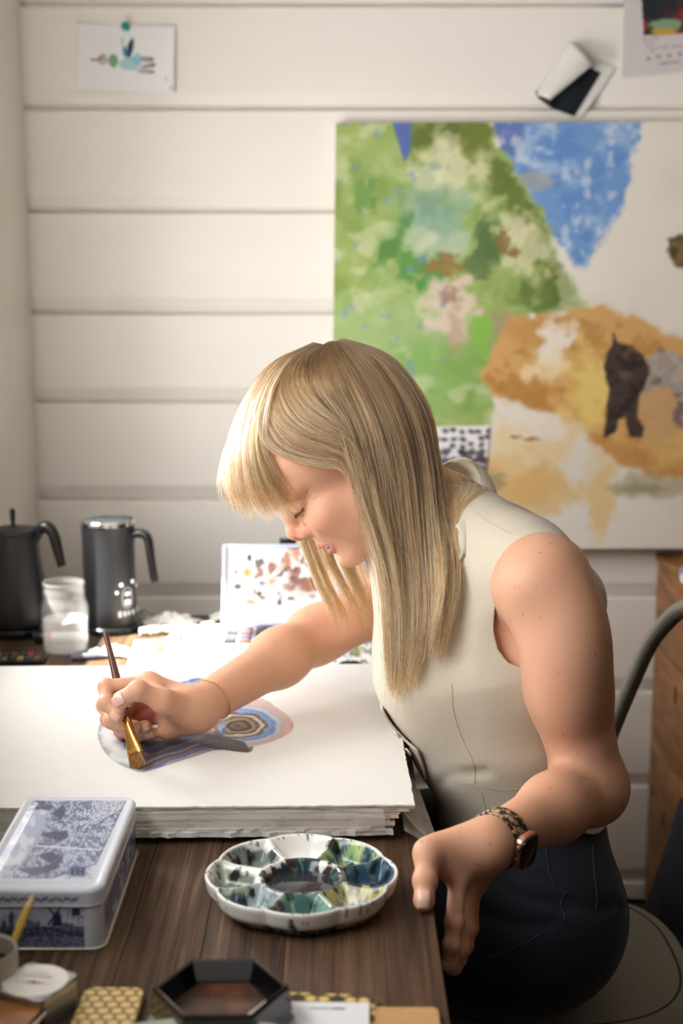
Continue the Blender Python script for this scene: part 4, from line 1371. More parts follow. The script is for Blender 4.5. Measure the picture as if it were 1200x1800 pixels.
    o = over(o, (196, 138, 74), blot(x, y, 1080, 800, 110, 22, 95, 0.7, 0.4, 0.3) * 0.7)
    o = over(o, (206, 166, 116), blot(x, y, 1165, 715, 46, 60, 96, 0.6, 0.4) * 0.9)
    o = over(o, (232, 196, 126), blot(x, y, 1200, 800, 60, 26, 97, 0.9, 0.5) * 0.6)
    col = col * (1 - m[..., None]) + o * m[..., None]
    # washes below
    for i, (cx, cy, rx, ry, a, c) in enumerate(((930, 800, 90, 60, 0.7, (232, 202, 146)), (905, 850, 70, 45, 0.8, (222, 178, 110)), (960, 870, 60, 30, 0.7, (224, 186, 122)), (1060, 870, 24, 60, 0.8, (230, 196, 132)),
                                                 (890, 780, 40, 60, 0.5, (236, 214, 168)), (1150, 852, 70, 18, 0.7, (178, 166, 132)), (1120, 860, 40, 10, 0.6, (150, 142, 104)), (868, 845, 22, 16, 0.6, (140, 136, 108)),
                                                 (925, 740, 60, 14, 0.8, (238, 228, 210)), (960, 765, 60, 12, 0.6, (240, 230, 214)), (905, 768, 10, 3, 0.8, (150, 84, 50)), (935, 772, 12, 3, 0.8, (150, 84, 50)))):
        col = over(col, c, blot(x, y, cx, cy, rx, ry, 100 + i, 0.8, 0.4) * a)
    # the two beasts
    an = [(1160, 612), (1185, 618), (1215, 640), (1222, 700), (1218, 748), (1190, 748), (1180, 735), (1190, 700), (1178, 684), (1150, 678), (1136, 694), (1122, 684), (1128, 640)]
    m = 1 - sstep(-2, 2, in_poly(x, y, an) + (n3 - 0.5) * 10)
    c2 = over(over(np.zeros(col.shape) + np.array([170, 156, 146.0]), (104, 90, 84), sstep(0.5, 0.62, n2) * 0.7), (200, 190, 180), sstep(0.5, 0.65, n3) * 0.6)
    col = col * (1 - m[..., None]) + c2 * m[..., None]
    an = [(1078, 586), (1086, 602), (1112, 610), (1130, 624), (1142, 650), (1132, 684), (1120, 704), (1121, 738), (1133, 752), (1128, 768), (1106, 770), (1099, 732), (1088, 738), (1080, 764), (1060, 771), (1066, 722), (1070, 684), (1060, 650), (1066, 622), (1077, 606)]
    m = 1 - sstep(-2, 2, in_poly(x, y, an) + (n3 - 0.5) * 8)
    c1 = over(over(np.zeros(col.shape) + np.array([74, 58, 52.0]), (44, 34, 32), sstep(0.48, 0.6, n3) * 0.8), (126, 96, 80), sstep(0.54, 0.68, nb_) * 0.7)
    col = col * (1 - m[..., None]) + c1 * m[..., None]
    hd = in_poly(x, y, [(1172, 420), (1190, 412), (1230, 405), (1250, 470), (1215, 482), (1190, 470), (1176, 452)]) + (n3 - 0.5) * 14
    c3 = over(np.zeros(col.shape) + np.array([126, 104, 68.0]), (70, 56, 36), sstep(0.48, 0.6, n3) * 0.8)
    m = (1 - sstep(-3, 3, hd))[..., None]
    return col * (1 - m) + c3 * m
TL, BL = P(590, 216, WY - 0.030), P(581, 966, WY - 0.075)
TL, BL = np.array(TL), np.array(BL)
W_ = 0.90
right = np.array([1.0, 0.0, 0.004])
cv = empty('canvas_painting', tuple(BL), label='large unfinished canvas painting of green land, blue sky and two brown beasts', cat='painting')
o = painted('painted_front', 330, 330, (BL, BL + right * W_, TL + right * W_, TL), paint_canvas, M_canvas, cv)
o.data.transform(Matrix.Translation(-Vector(BL)))
up = (TL - BL) / np.linalg.norm(TL - BL)
nrm = np.cross(right, up); nrm /= np.linalg.norm(nrm)            # towards the room
bm = bmesh.new()
H_ = np.linalg.norm(TL - BL)
for a in ((0, 0), (1, 0), (1, 1), (0, 1)): pass
q = [[bm.verts.new(Vector(right * W_ * i + up * H_ * j - nrm * d)) for i, j in ((0, 0), (1, 0), (1, 1), (0, 1))] for d in (0.0006, 0.022)]
for i in range(4): bm.faces.new((q[0][i], q[0][(i + 1) % 4], q[1][(i + 1) % 4], q[1][i]))
bm.faces.new(q[0]); bm.faces.new(q[1][::-1])
bmesh.ops.recalc_face_normals(bm, faces=bm.faces)
obj('canvas_edge', bm, mat('raw_canvas', '#e6dfd2', 0.85), cv)

# swatch card standing before the canvas
def paint_swatch(x, y):
    col = np.zeros(x.shape + (3,)) + np.array([238, 236, 238.0])
    r = random.Random(3)
    for i in range(8):
        for k in range(7):
            cx, cy = 768 + k * 15 + r.uniform(-3, 3), 757 + i * 13 + r.uniform(-3, 3)
            s = 0.8 + 0.5 * (i > 2)
            c = r.choice(((52, 48, 52), (70, 62, 66), (92, 74, 78), (38, 36, 42), (84, 84, 88)))
            if r.random() < 0.86: col = over(col, c, blot(x, y, cx, cy, 7.2 * s, 5.0 * s, 300 + i * 7 + k, 0.45, 0.25, r.uniform(-0.6, 0.3)) * 0.92)
    return col
y0 = WY - 0.0635
sw = painted('swatch_card', 90, 100, (P(756, 864, y0 - 0.008), P(852, 862, y0 - 0.008), P(862, 748, y0), P(761, 750, y0)), paint_swatch, M_paperp, None)
sw.data.update(); tag(sw, 'white card of black and plum brush swatches behind her collar', 'card')
solidify(sw, 0.001)

# ------------------------------------------------------------------ papers on the wall
def wall_card(name, quad, nx, ny, paint, label, cat, wav=None, dY=0.004):
    o = painted(name, nx, ny, [P(*q, WY - dY) for q in quad], paint, M_paperp, None, wav)
    tag(o, label, cat)
    solidify(o, 0.0006)
    return o
def paint_bird(x, y):
    col = np.zeros(x.shape + (3,)) + np.array([240, 240, 242.0])
    col = over(col, (172, 208, 216), blot(x, y, 229, 112, 19, 12, 1, 0.15, 0.12) * 0.95)
    col = over(col, (124, 190, 220), blot(x, y, 241, 103, 9, 9, 2, 0.3, 0.3) * 0.7)
    col = over(col, (108, 160, 116), blot(x, y, 199, 107, 8, 12, 3, 0.2, 0.12) * 0.95)
    col = over(col, (186, 182, 176), blot(x, y, 181, 105, 9, 9, 4, 0.3, 0.2) * 0.9)
    col = over(col, (104, 98, 94), seg(x, y, [(161, 105), (172, 105), (180, 99)], 4, 2) * 0.8)
    col = over(col, (44, 70, 90), blot(x, y, 229, 84, 5.5, 17, 5, 0.15, 0.15, 0.22) * 0.98)
    col = over(col, (54, 126, 170), blot(x, y, 219, 90, 3.4, 10, 6, 0.2, 0.2, -0.15) * 0.95)
    col = over(col, (176, 208, 216), blot(x, y, 215, 72, 2.5, 8, 7, 0.2, 0.3) * 0.8)
    for i, (cx, cy, rx, ry, a) in enumerate(((258, 104, 11, 5, 0.05), (260, 116, 13, 4.5, -0.25), (256, 126, 15, 3, 0.05))):
        col = over(col, (150, 142, 158), blot(x, y, cx, cy, rx, ry, 10 + i, 0.25, 0.2, a) * 0.9)
        col = over(col, (70, 64, 74), blot(x, y, cx + rx * 0.75, cy - (2 if i == 1 else 0), 4, 2.6, 20 + i, 0.3, 0.3) * 0.9)
    col = over(col, (90, 90, 96), np.maximum(seg(x, y, [(291, 134), (294, 142)], 1.4), seg(x, y, [(299, 155), (302, 154)], 3)) * 0.7)
    return col
bird = wall_card('bird_card', ((138, 159), (306, 164), (308, 47), (137, 41)), 130, 95, paint_bird, 'small white card with a painted blue and green bird under a teal pin', 'card', lambda u, v: np.concatenate([0 * u, -0.006 * (u - 0.45) ** 2 * 4 - 0.004 * (1 - v), 0 * u], -1))
pin = empty('push_pin', tuple(P(222, 48, WY - 0.010)), label='round teal push pin holding the bird card', cat='pin')
lathe('pin_head', [(0, 0.017), (0.0055, 0.0165), (0.0085, 0.014), (0.0075, 0.011), (0.0045, 0.009), (0.0045, 0.003), (0.0075, 0.0015), (0.0072, 0.0), (0, 0)], mat('teal_plastic', '#0f8f84', 0.3), pin, seg=24, rot=(R(90), 0, 0))
tube('pin_needle', [(0, 0, 0), (0, 0.012, 0)], 0.0006, mat('steel', '#c8c8c8', 0.25, 1.0), pin, seg=6)

def paint_print(x, y):
    col = np.zeros(x.shape + (3,)) + np.array([212, 205, 205.0])
    n = fbm(x, y, 5, 0.05, 5)
    im = (x > 1129 + (y - 30) * 0.06) & (y < 63 - (x - 1130) * 0.06)
    c = np.zeros(col.shape) + np.array([46, 46, 50.0])
    c = over(c, (150, 52, 40), sstep(0.5, 0.56, n + (x - 1165) * 0.003 + (y - 40) * 0.006))
    c = over(c, (36, 38, 44), blot(x, y, 1150, 12, 44, 20, 8, 0.6, 0.3))
    c = over(c, (130, 160, 128), blot(x, y, 1170, 43, 26, 9, 9, 0.5, 0.2))
    c = over(c, (208, 158, 60), blot(x, y, 1166, 56, 22, 5, 10, 0.5, 0.3))
    col = np.where(im[..., None], c, col)
    def l(x0, y0, x1, y1, w): return seg(x, y, [(x0, y0), (x1, y1)], w, 1.0)
    t = np.maximum.reduce([l(1134, 79, 1149, 77, 1.6) * (vnoise(x * 0.9, y * 0) > 0.25), l(1134, 85, 1230, 78, 1.8) * (vnoise(x * 0.8, y * 0) > 0.3), l(1143, 90, 1152, 89, 1.2)])
    col = over(col, (70, 66, 70), t * 0.8)
    for i, (cx, cy) in enumerate(((1139, 103), (1157, 100), (1176, 98), (1195, 95), (1214, 93))):
        ring = np.abs(np.hypot(x - cx, y - cy) - 3.0)
        col = over(col, (84, 80, 84), ((1 - sstep(0.4, 1.3, ring)) if i % 2 else blot(x, y, cx, cy, 3.2, 3.0, 9, 0.2, 0.2)) * 0.75)
    for cx, cy in ((1134, 70), (1144, 69), (1153, 67)): col = over(col, (90, 86, 90), (1 - sstep(0.3, 1.0, np.abs(np.hypot(x - cx, y - cy) - 2.0))) * 0.7)
    return over(col, (60, 58, 60), l(1161, 112, 1194, 108, 1.8))
wall_card('art_print', ((1092, 136), (1236, 120), (1238, -40), (1098, -40)), 110, 130, paint_print, 'pale printed sheet with a dark red and green picture over small icons', 'print')
wall_card('note_sheet', ((1052, 3), (1096, 5), (1097, -50), (1050, -50)), 12, 12, lambda x, y: np.zeros(x.shape + (3,)) + np.array([236, 234, 240.0]), 'blank white sheet corner beside the print at the picture top', 'paper', dY=0.003)

# photo print whose left half curls over
fp = empty('curled_photo', tuple(P(1010, 150, WY - 0.004)), label='torn white-bordered dark photo, its left half curled over, on the wall', cat='photo')
fT = Matrix.Translation(-Vector(P(1010, 150, WY - 0.004)))
def sheet_poly(name, poly, Y, m, th=0.0008):
    bm = bmesh.new()
    v = [bm.verts.new(fT @ P(px, py, Y)) for px, py in poly]
    v2 = [bm.verts.new(fT @ P(px, py, Y + th)) for px, py in poly]
    bm.faces.new(v); bm.faces.new(v2[::-1])
    for i in range(len(v)): bm.faces.new((v[i], v2[i], v2[(i + 1) % len(v)], v[(i + 1) % len(v)]))
    bmesh.ops.recalc_face_normals(bm, faces=bm.faces)
    return obj(name, bm, m, fp)
sheet_poly('photo_border', [(1024, 91), (1081, 122), (1066, 142), (1055, 160), (1049, 168), (1042, 176), (1039, 184), (1029, 194), (1025, 203), (1018, 210), (970, 191), (940, 168)], WY - 0.005, M_paper)
sheet_poly('photo_picture', [(1036, 118), (1056, 128), (1009, 205), (968, 190), (944, 172)], WY - 0.0065, mat('photo_dark', '#15181f', 0.3, noise=0.6, nscale=18, col2='#24313a'))
A0, A1, B0, B1 = [np.array(P(*p, WY - d)) for p, d in (((939, 166), 0.012), ((1003, 72), 0.012), ((964, 178), 0.03), ((1040, 116), 0.022))]
def curl(u, v):
    a = A0 * (1 - v[..., None]) + A1 * v[..., None]
    b = B0 * (1 - v[..., None]) + B1 * v[..., None]
    p = a * (1 - u[..., None]) + b * u[..., None]
    off = np.sin(np.pi * np.clip(u * 0.75, 0, 1)) * (0.024 - 0.006 * v)
    return p[..., 0], p[..., 1] - off, p[..., 2]
solidify(grid_mesh('photo_flap', 16, 16, curl, None, M_paper, fp), 0.0008).data.transform(fT)
def roll(u, v):
    a = np.array(P(939, 166, WY - 0.012)) * (1 - v[..., None]) + np.array(P(968, 189, WY - 0.010)) * v[..., None]
    t = u * 3.0
    r = 0.010
    return a[..., 0] - 0.3 * r * (1 - np.cos(t)) + 0.004, a[..., 1] - r * np.sin(t), a[..., 2] + r * (1 - np.cos(t)) * 0.55 - 0.002
solidify(grid_mesh('photo_roll', 12, 10, roll, None, mat('photo_dark'), fp), 0.0006).data.transform(fT)

# ------------------------------------------------------------------ stack of big sheets
FR, FLc = Vector(P(729, 1409, None, 0.798)), Vector(P(0, 1415, None, 0.798))
ea = (FLc - FR); ea.z = 0; ea.normalize()
eb = Vector((0, 0, 1)).cross(ea) * -1
if eb.y < 0: eb = -eb
rs2 = random.Random(21)
def big_sheet(name, z, th, dr, df, m, label, cat='paper', group='sheets in the watercolour stack', w=0.615, dpt=0.572, deckle=0.0012, sag=0.0):
    poly = []
    o0 = FR + ea * -dr + eb * -df
    n = 70
    for k in range(n): poly.append((w * k / n, rs2.gauss(0, deckle) * 0.7))
    for k in range(n): poly.append((w + rs2.gauss(0, deckle) * 0.7, dpt * k / n))
    for k in range(n): poly.append((w - w * k / n, dpt + rs2.gauss(0, deckle) * 0.7))
    for k in range(n): poly.append((rs2.gauss(0, deckle) * 0.7, dpt - dpt * k / n))
    bm = bmesh.new()
    pts = [Vector((o0.x, o0.y, 0)) + ea * a + eb * b for a, b in poly]
    c = Vector((o0.x, o0.y, 0)) + ea * w / 2 + eb * dpt / 2
    add_prism(bm, [(p.x - c.x, p.y - c.y) for p in pts], 0, th)
    bmesh.ops.recalc_face_normals(bm, faces=bm.faces)
    o = obj(name, bm, m, None)
    o.location = (c.x, c.y, z)
    return tag(o, label, cat, group)
M_cream = mat('cream_board', '#d8cdba', 0.8)
M_beige = mat('beige_board', '#c8bba6', 0.85)
z = TZ + 0.0004
big_sheet('backing_board', z, 0.0072, -0.032, -0.016, M_beige, 'thick beige board at the bottom of the sheet stack, set back', 'board', None, deckle=0.0004); z += 0.0074
big_sheet('paper_sheet', z, 0.0056, -0.024, 0.001, M_paper, 'thick deckled white sheet lying on the backing board', deckle=0.002); z += 0.0058
big_sheet('paper_sheet', z, 0.0036, -0.050, 0.000, M_paper, 'torn-edged white sheet second from the stack bottom', deckle=0.0022, w=0.59); z += 0.0038
for i, (th, dr, df, m, lb) in enumerate(((0.0044, -0.022, -0.004, M_cream, 'cream folder in the lower middle of the sheet stack'), (0.0042, -0.028, -0.006, M_paper, 'white folder under the clear wrap in the sheet stack'), (0.0042, -0.018, -0.004, M_cream, 'cream folder in the upper middle of the sheet stack'),
                                           (0.0042, -0.016, -0.006, M_paper, 'white sheet under the two beige sheets of the stack'))):
    big_sheet('paper_folder', z, th, dr, df, m, lb, deckle=0.0008, w=0.59); z += th + 0.0002
big_sheet('paper_sheet', z, 0.0036, -0.006, -0.003, M_cream, 'beige sheet two below the painted top sheet', deckle=0.0008, w=0.60); z += 0.0038
big_sheet('paper_sheet', z, 0.0032, 0.0, -0.002, M_cream, 'beige sheet right under the painted sheet, sticking out right', deckle=0.0008, w=0.61); z += 0.0034
big_sheet('paper_sheet', z, 0.0020, 0.0, 0.0, M_paper, 'painted sheet on top of the stack', deckle=0.0007)
top = bpy.data.objects[[o.name for o in bpy.data.objects if o.get('label') == 'painted sheet on top of the stack'][0]]
top['label'] = 'big white watercolour sheet under her right hand, topmost of the stack'
del top['group']
ZP = z + 0.0020                                        # the painting surface

def g2(px, py): p = P(px, py, None, ZP); return (p.x, p.y)
shape1 = [g2(*p) for p in ((173, 1300), (172, 1285), (180, 1265), (205, 1240), (240, 1215), (285, 1193), (330, 1184), (380, 1182), (410, 1188), (430, 1215), (470, 1232), (480, 1242), (470, 1258), (445, 1285), (441, 1322), (385, 1318), (345, 1329), (300, 1343), (270, 1353), (243, 1357), (205, 1341), (184, 1322))]
shape2 = [g2(*p) for p in ((395, 1235), (440, 1228), (475, 1238), (502, 1255), (515, 1270), (512, 1285), (485, 1301), (440, 1313), (400, 1318), (360, 1300), (355, 1265))]
shape1 = [tuple(q) for q in spline(shape1, 90, True)]; shape2 = [tuple(q) for q in spline(shape2, 60, True)]
cA, cB = g2(400, 1262), g2(405, 1278)
def paint_wc(X, Y):
    n = fbm(X, Y, 4, 60, 3); n2_ = fbm(X, Y, 4, 220, 4)
    d1, d2 = in_poly(X, Y, shape1), in_poly(X, Y, shape2)
    col = np.zeros(X.shape + (3,)) + np.array([221, 220, 216.0])
    def bands(d, seq, wd):
        t = np.clip(-d / wd + (n - 0.5) * 0.16, 0, 0.999) * (len(seq) - 1)
        i = np.minimum(t.astype(int), len(seq) - 2)
        f = sstep(0.05, 0.95, t - i)[..., None]
        s = np.array(seq, float)
        return s[i] * (1 - f) + s[i + 1] * f
    wash = [(150, 152, 156), (196, 198, 200), (206, 208, 210), (190, 194, 200), (74, 96, 146), (150, 176, 206), (120, 104, 96), (178, 162, 150), (84, 70, 62), (160, 146, 136), (70, 92, 150), (140, 128, 124), (96, 82, 76), (186, 170, 152), (60, 84, 140), (110, 96, 88)]
    low = [(120, 116, 118), (150, 144, 146), (92, 98, 140), (110, 104, 112), (84, 70, 64), (150, 130, 118), (60, 82, 136), (84, 78, 80), (110, 98, 92), (70, 60, 56), (56, 80, 140), (120, 106, 98)]
    px, py = proj(np.stack([X, Y, X * 0 + ZP], -1))
    c1 = bands(d1, wash, 0.13)
    low_ = sstep(1285, 1300, py + (px - 300) * 0.05)[..., None]
    c1 = c1 * (1 - low_ * sstep(230, 262, px)[..., None]) + bands(d1 - 0.004 + (px - 300) * 0.00008, low, 0.07) * low_ * sstep(230, 262, px)[..., None]
    rim = [(176, 150, 148), (196, 164, 160), (188, 160, 150), (168, 164, 168), (176, 182, 186), (104, 132, 176), (120, 146, 186), (96, 84, 78), (196, 182, 164), (92, 78, 66), (150, 128, 104), (60, 50, 44), (110, 92, 74), (80, 66, 56)]
    cE, eR, eF = g2(418, 1278), g2(516, 1272), g2(418, 1318)
    ell_ = np.hypot((X - cE[0]) / (eR[0] - cE[0]), (Y - cE[1]) / (cE[1] - eF[1]) * (1 + 0.25 * (Y > cE[1]) * -1))
    c2 = bands((ell_ - 1.02) * 0.075, rim, 0.075)
    m1, m2 = 1 - sstep(-0.0006, 0.0006, d1), 1 - sstep(-0.0006, 0.0006, d2)
    grey = np.maximum(0, 1 - np.abs(n2_ - 0.5) * 4)[..., None] * 8
    col = col * (1 - m1[..., None]) + (c1 + grey) * m1[..., None]
    tail = np.minimum(in_poly(X, Y, [g2(*p) for p in ((360, 1290), (395, 1296), (430, 1305), (442, 1323), (385, 1319), (350, 1310))]), 1)
    m2 = m2 * sstep(385, 405, px)
    col = col * (1 - m2[..., None]) + (c2 + grey) * m2[..., None]
    return over(col, (84, 78, 76), (1 - sstep(-0.001, 0.001, tail)) * 0.9)
x0, y0 = np.min(shape1 + shape2, 0); x1, y1 = np.max(shape1 + shape2, 0)
gv = grid_mesh('watercolour', 250, 190, lambda u, v: (x0 - 0.002 + u * (x1 - x0 + 0.004), y0 - 0.002 + v * (y1 - y0 + 0.004), u * 0 + ZP + 0.00025), lambda u, v: paint_wc(x0 - 0.002 + u * (x1 - x0 + 0.004), y0 - 0.002 + v * (y1 - y0 + 0.004)), M_paperp, None)
bm = bmesh.new(); bm.from_mesh(gv.data)
co = np.array([v.co[:] for v in bm.verts])
dd = np.minimum(in_poly(co[:, 0], co[:, 1], shape1), in_poly(co[:, 0], co[:, 1], shape2))
bmesh.ops.delete(bm, geom=[v for v, d in zip(list(bm.verts), dd) if d > 0.0012], context='VERTS')
bm.to_mesh(gv.data); bm.free()
gv.data.transform(Matrix.Translation(-top.location)); gv.parent = top
gv['label'] = 'banded blue, brown and grey watercolour shape'

# clear wraps: a fold along the front of the stack and a sleeve hanging out at its right
def clear(name, col, al, rough):
    m = mat(name, col, rough, alpha=al, spec=0.6)
    return m
M_clear = clear('clear_wrap', '#e6e4de', 0.30, 0.18)
M_sleeve = clear('plastic_sleeve', '#b9b6ae', 0.55, 0.25)
def wrap_front(u, v):
    a = 0.036 + u * 0.46
    p = np.array(FR) + np.array(ea) * a[..., None] - np.array(eb) * (0.0035 + 0.0022 * np.sin(v * math.pi) + 0.001 * np.sin(u * 23 + v * 3))[..., None]
    return p[..., 0], p[..., 1], 0.768 + v * 0.0225 + 0.0008 * np.sin(u * 31)
o = grid_mesh('clear_wrap', 90, 8, wrap_front, None, M_clear)
tag(o, 'clear wrap folded over the front of the sheet stack', 'wrap')
def sleeve(k):
    def fn(u, v):
        yy = v * 0.40
        p = np.array(FR) + np.array(eb) * (yy - 0.012 * (1 - v) * u)[..., None] + np.array(ea) * (0.012 - u * (0.030 + 0.008 * k - 0.022 * v))[..., None]
        return p[..., 0], p[..., 1], 0.7515 + 0.0012 * k + (0.012 + 0.012 * k) * (1 - u) ** 1.6 * (1 + 0.3 * np.sin(v * 17 + k)) + 0.0012 * np.abs(np.sin(v * 25 + u * 5 + k))
    return fn
for k, lb in ((0, 'grey plastic sleeve sticking out low at the right of the stack'), (1, 'crumpled plastic sleeve over the lower one at the stack corner')):
    tag(grid_mesh('plastic_sleeve', 14, 50, sleeve(k), None, M_sleeve), lb, 'sleeve')
o = box('tape_flap', 0, 0.026, -0.0006, 0, 0, 0.017, M_clear, None, bev=0)
p = FR + ea * 0.060 - eb * 0.0046
o.location = (p.x, p.y, 0.767); o.rotation_euler = (R(8), 0, R(-1))
tag(o, 'short strip of clear tape at the front right of the stack', 'tape')
# ------------------------------------------------------------------ flat brush in her hand
M_brushwood = mat('brush_wood', '#5a2f1e', 0.3, noise=0.6, nscale=30, col2='#3a1c12', stretch=(6, 6, 1), coat=0.4)
M_gold = mat('gold_metal', '#d9a85c', 0.22, 1.0)
tip, topb = A(244, 1352, 0), A(185, 1112, 0)
tip = np.array(P(244, 1351, None, ZP + 0.001)); topb = np.array(P(185, 1112, 1.778))
ax = (topb - tip) / np.linalg.norm(topb - tip)
side = np.cross(ax, np.array([0, 1.0, 0.3])); side /= np.linalg.norm(side)
L = np.linalg.norm(topb - tip)
br = empty('paint_brush', tuple(tip), label='flat paint brush with dark wooden handle and gold ferrule in her hand', cat='brush')
at = lambda t: Vector(ax * L * t)
tube('handle', [at(t) for t in np.linspace(0.345, 1.0, 16)], list(np.interp(np.linspace(0.345, 1.0, 16), [0.345, 0.40, 0.50, 0.62, 0.8, 1.0], [0.0046, 0.0050, 0.0062, 0.0056, 0.0042, 0.0030])), M_brushwood, br, seg=16)
def flat_section(name, ts, ws, ds, m, seg_=18):
    bm = bmesh.new()
    rings = []
    dpth = np.cross(ax, side)
    for t, w_, d_ in zip(ts, ws, ds):
        rings.append([bm.verts.new(at(t) + Vector(side * w_ * math.copysign(abs(math.cos(q)) ** 0.6, math.cos(q)) + dpth * d_ * math.copysign(abs(math.sin(q)) ** 0.6, math.sin(q)))) for q in (2 * math.pi * k / seg_ for k in range(seg_))])
    for a, b in zip(rings, rings[1:]):
        for k in range(seg_): bm.faces.new((a[k], a[(k + 1) % seg_], b[(k + 1) % seg_], b[k]))
    bm.faces.new(rings[0][::-1]); bm.faces.new(rings[-1])
    bmesh.ops.recalc_face_normals(bm, faces=bm.faces)
    return obj(name, bm, m, br, auto=45)
flat_section('ferrule', [0.095, 0.10, 0.125, 0.16, 0.22, 0.30, 0.345, 0.35], [0.0100, 0.0104, 0.0102, 0.0092, 0.0072, 0.0054, 0.0050, 0.0046], [0.0034, 0.0036, 0.0036, 0.0038, 0.0044, 0.0050, 0.0050, 0.0046], M_gold)
for t in (0.115, 0.128):
    flat_section('crimp_ring', [t - 0.003, t, t + 0.003], [0.0100, 0.0107, 0.0100], [0.0034, 0.0040, 0.0034], M_gold)
flat_section('bristles', [0.0, 0.02, 0.06, 0.098], [0.0118, 0.0118, 0.0110, 0.0098], [0.0010, 0.0020, 0.0028, 0.0032], mat('sable_bristle', '#8a5a1c', 0.5, noise=0.9, nscale=300, col2='#4a2c0c', stretch=(1, 1, 0.05)))

# ------------------------------------------------------------------ chain on the right wrist, watch on the left (worn)
RA = (RE - RW) / np.linalg.norm(RE - RW)
c = RW + RA * 0.026
n1 = np.cross(RA, [0, 0, 1.0]); n1 /= np.linalg.norm(n1); n2 = np.cross(RA, n1)
ring = []
for k in range(64):
    q = 2 * math.pi * k / 64
    d = n1 * math.cos(q) + n2 * math.sin(q) + RA * 0.18 * math.sin(q)
    p = c + d * 0.05
    for _ in range(12): p = p - d * np.clip(body(p[None])[0] - 0.0012, -0.01, 0.01)
    ring.append(p)
bl = empty('bracelet', (0, 0, 0)); bl.parent = person; bl['label'] = 'thin gold chain bracelet'
bm = bmesh.new()
for k in range(64):
    p, q = np.array(ring[k]) - pT, np.array(ring[(k + 1) % 64]) - pT
    add_tube(bm, [p, p * 0.5 + q * 0.5, q], [0.0005, 0.0009, 0.0005], 5)
obj('chain', bm, M_gold, bl, smooth=True)['kind'] = 'stuff'

LA = (LE - LW) / np.linalg.norm(LE - LW)
wc = LW + LA * 0.020
wn = np.array([0.80, -0.56, -0.12]); wn -= LA * (wn @ LA); wn /= np.linalg.norm(wn)
ws_ = np.cross(LA, wn)
def skin_at(q, off):
    d = wn * math.cos(q) + ws_ * math.sin(q)
    p = wc + d * 0.06
    for _ in range(14): p = p - d * np.clip(body(p[None])[0] - off, -0.012, 0.012)
    r_ = np.linalg.norm(p - wc)
    return wc + d * min(r_, 0.0305), d
watch = empty('watch', (0, 0, 0)); watch.parent = person; watch['label'] = 'square rose gold watch on a tortoiseshell link band'
M_rose = mat('rose_gold', '#d8a896', 0.25, 1.0)
M_tort = bpy.data.materials.new('tortoiseshell'); M_tort.use_nodes = True
_n, _l = M_tort.node_tree.nodes, M_tort.node_tree.links
_b = _n['Principled BSDF']; _b.inputs['Roughness'].default_value = 0.15
_t, _v, _c = _n.new('ShaderNodeTexCoord'), _n.new('ShaderNodeTexNoise'), _n.new('ShaderNodeValToRGB')
_v.inputs['Scale'].default_value = 150; _v.inputs['Detail'].default_value = 2
_c.color_ramp.elements[0].position, _c.color_ramp.elements[0].color = 0.46, (*srgb('#17110e'), 1)
_c.color_ramp.elements[1].position, _c.color_ramp.elements[1].color = 0.54, (*srgb('#a98762'), 1)
x = _c.color_ramp.elements.new(0.75); x.color = (*srgb('#d4b892'), 1)
_l.new(_t.outputs['Object'], _v.inputs['Vector']); _l.new(_v.outputs[0], _c.inputs[0]); _l.new(_c.outputs[0], _b.inputs['Base Color'])
nl = 22
for k in range(nl):
    q = 0.66 + (2 * math.pi - 1.32) * k / (nl - 1)
    p, d = skin_at(q, 0.0026)
    p2, _ = skin_at(q + 0.05, 0.0026)
    t = p2 - p; t -= LA * (t @ LA); t /= np.linalg.norm(t)
    nn = np.cross(LA, t); nn = nn if nn @ d > 0 else -nn
    m4 = Matrix(np.stack([LA, t, nn], 1).tolist()).to_4x4()
    wl = 0.0115 if min(k, nl - 1 - k) > 2 else 0.0125
    bm = bmesh.new()
    for a0, a1 in ((-wl, -0.0042), (-0.0038, 0.0038), (0.0042, wl)):
        add_box(bm, a0, a1, -0.0042, 0.0042, -0.0014, 0.0018 if a0 != -0.0038 else 0.0022, 0.0007, 1)
    o = obj('band_link', bm, M_tort, watch, auto=40)
    o.data.transform(Matrix.Translation(p - pT) @ m4)
p, d = skin_at(0.0, 0.0015)
m4 = Matrix.Translation(p - pT + wn * 0.0052) @ Matrix(np.stack([LA, ws_, wn], 1).tolist()).to_4x4()
o = prism('watch_case', rrect(0.0335, 0.0385, 0.0095), -0.0052, 0.0040, M_rose, watch, bev=0.0022); o.data.transform(m4)
o = prism('watch_glass', rrect(0.0305, 0.0355, 0.0085), 0.0036, 0.0056, mat('watch_black', '#050506', 0.08, coat=0.6), watch, bev=0.0012); o.data.transform(m4)
o = lathe('crown', [(0, 0.0022), (0.0028, 0.002), (0.0033, 0.0012), (0.0033, -0.001), (0, -0.001)], M_rose, watch, seg=18); o.data.transform(m4 @ Matrix.Translation((-0.0172, -0.007, 0)) @ Matrix.Rotation(R(-90), 4, 'Y'))
o = prism('side_button', rrect(0.0022, 0.009, 0.001), 0, 0.001, M_rose, watch, bev=0.0003); o.data.transform(m4 @ Matrix.Translation((-0.0168, 0.008, 0)) @ Matrix.Rotation(R(-90), 4, 'Y'))

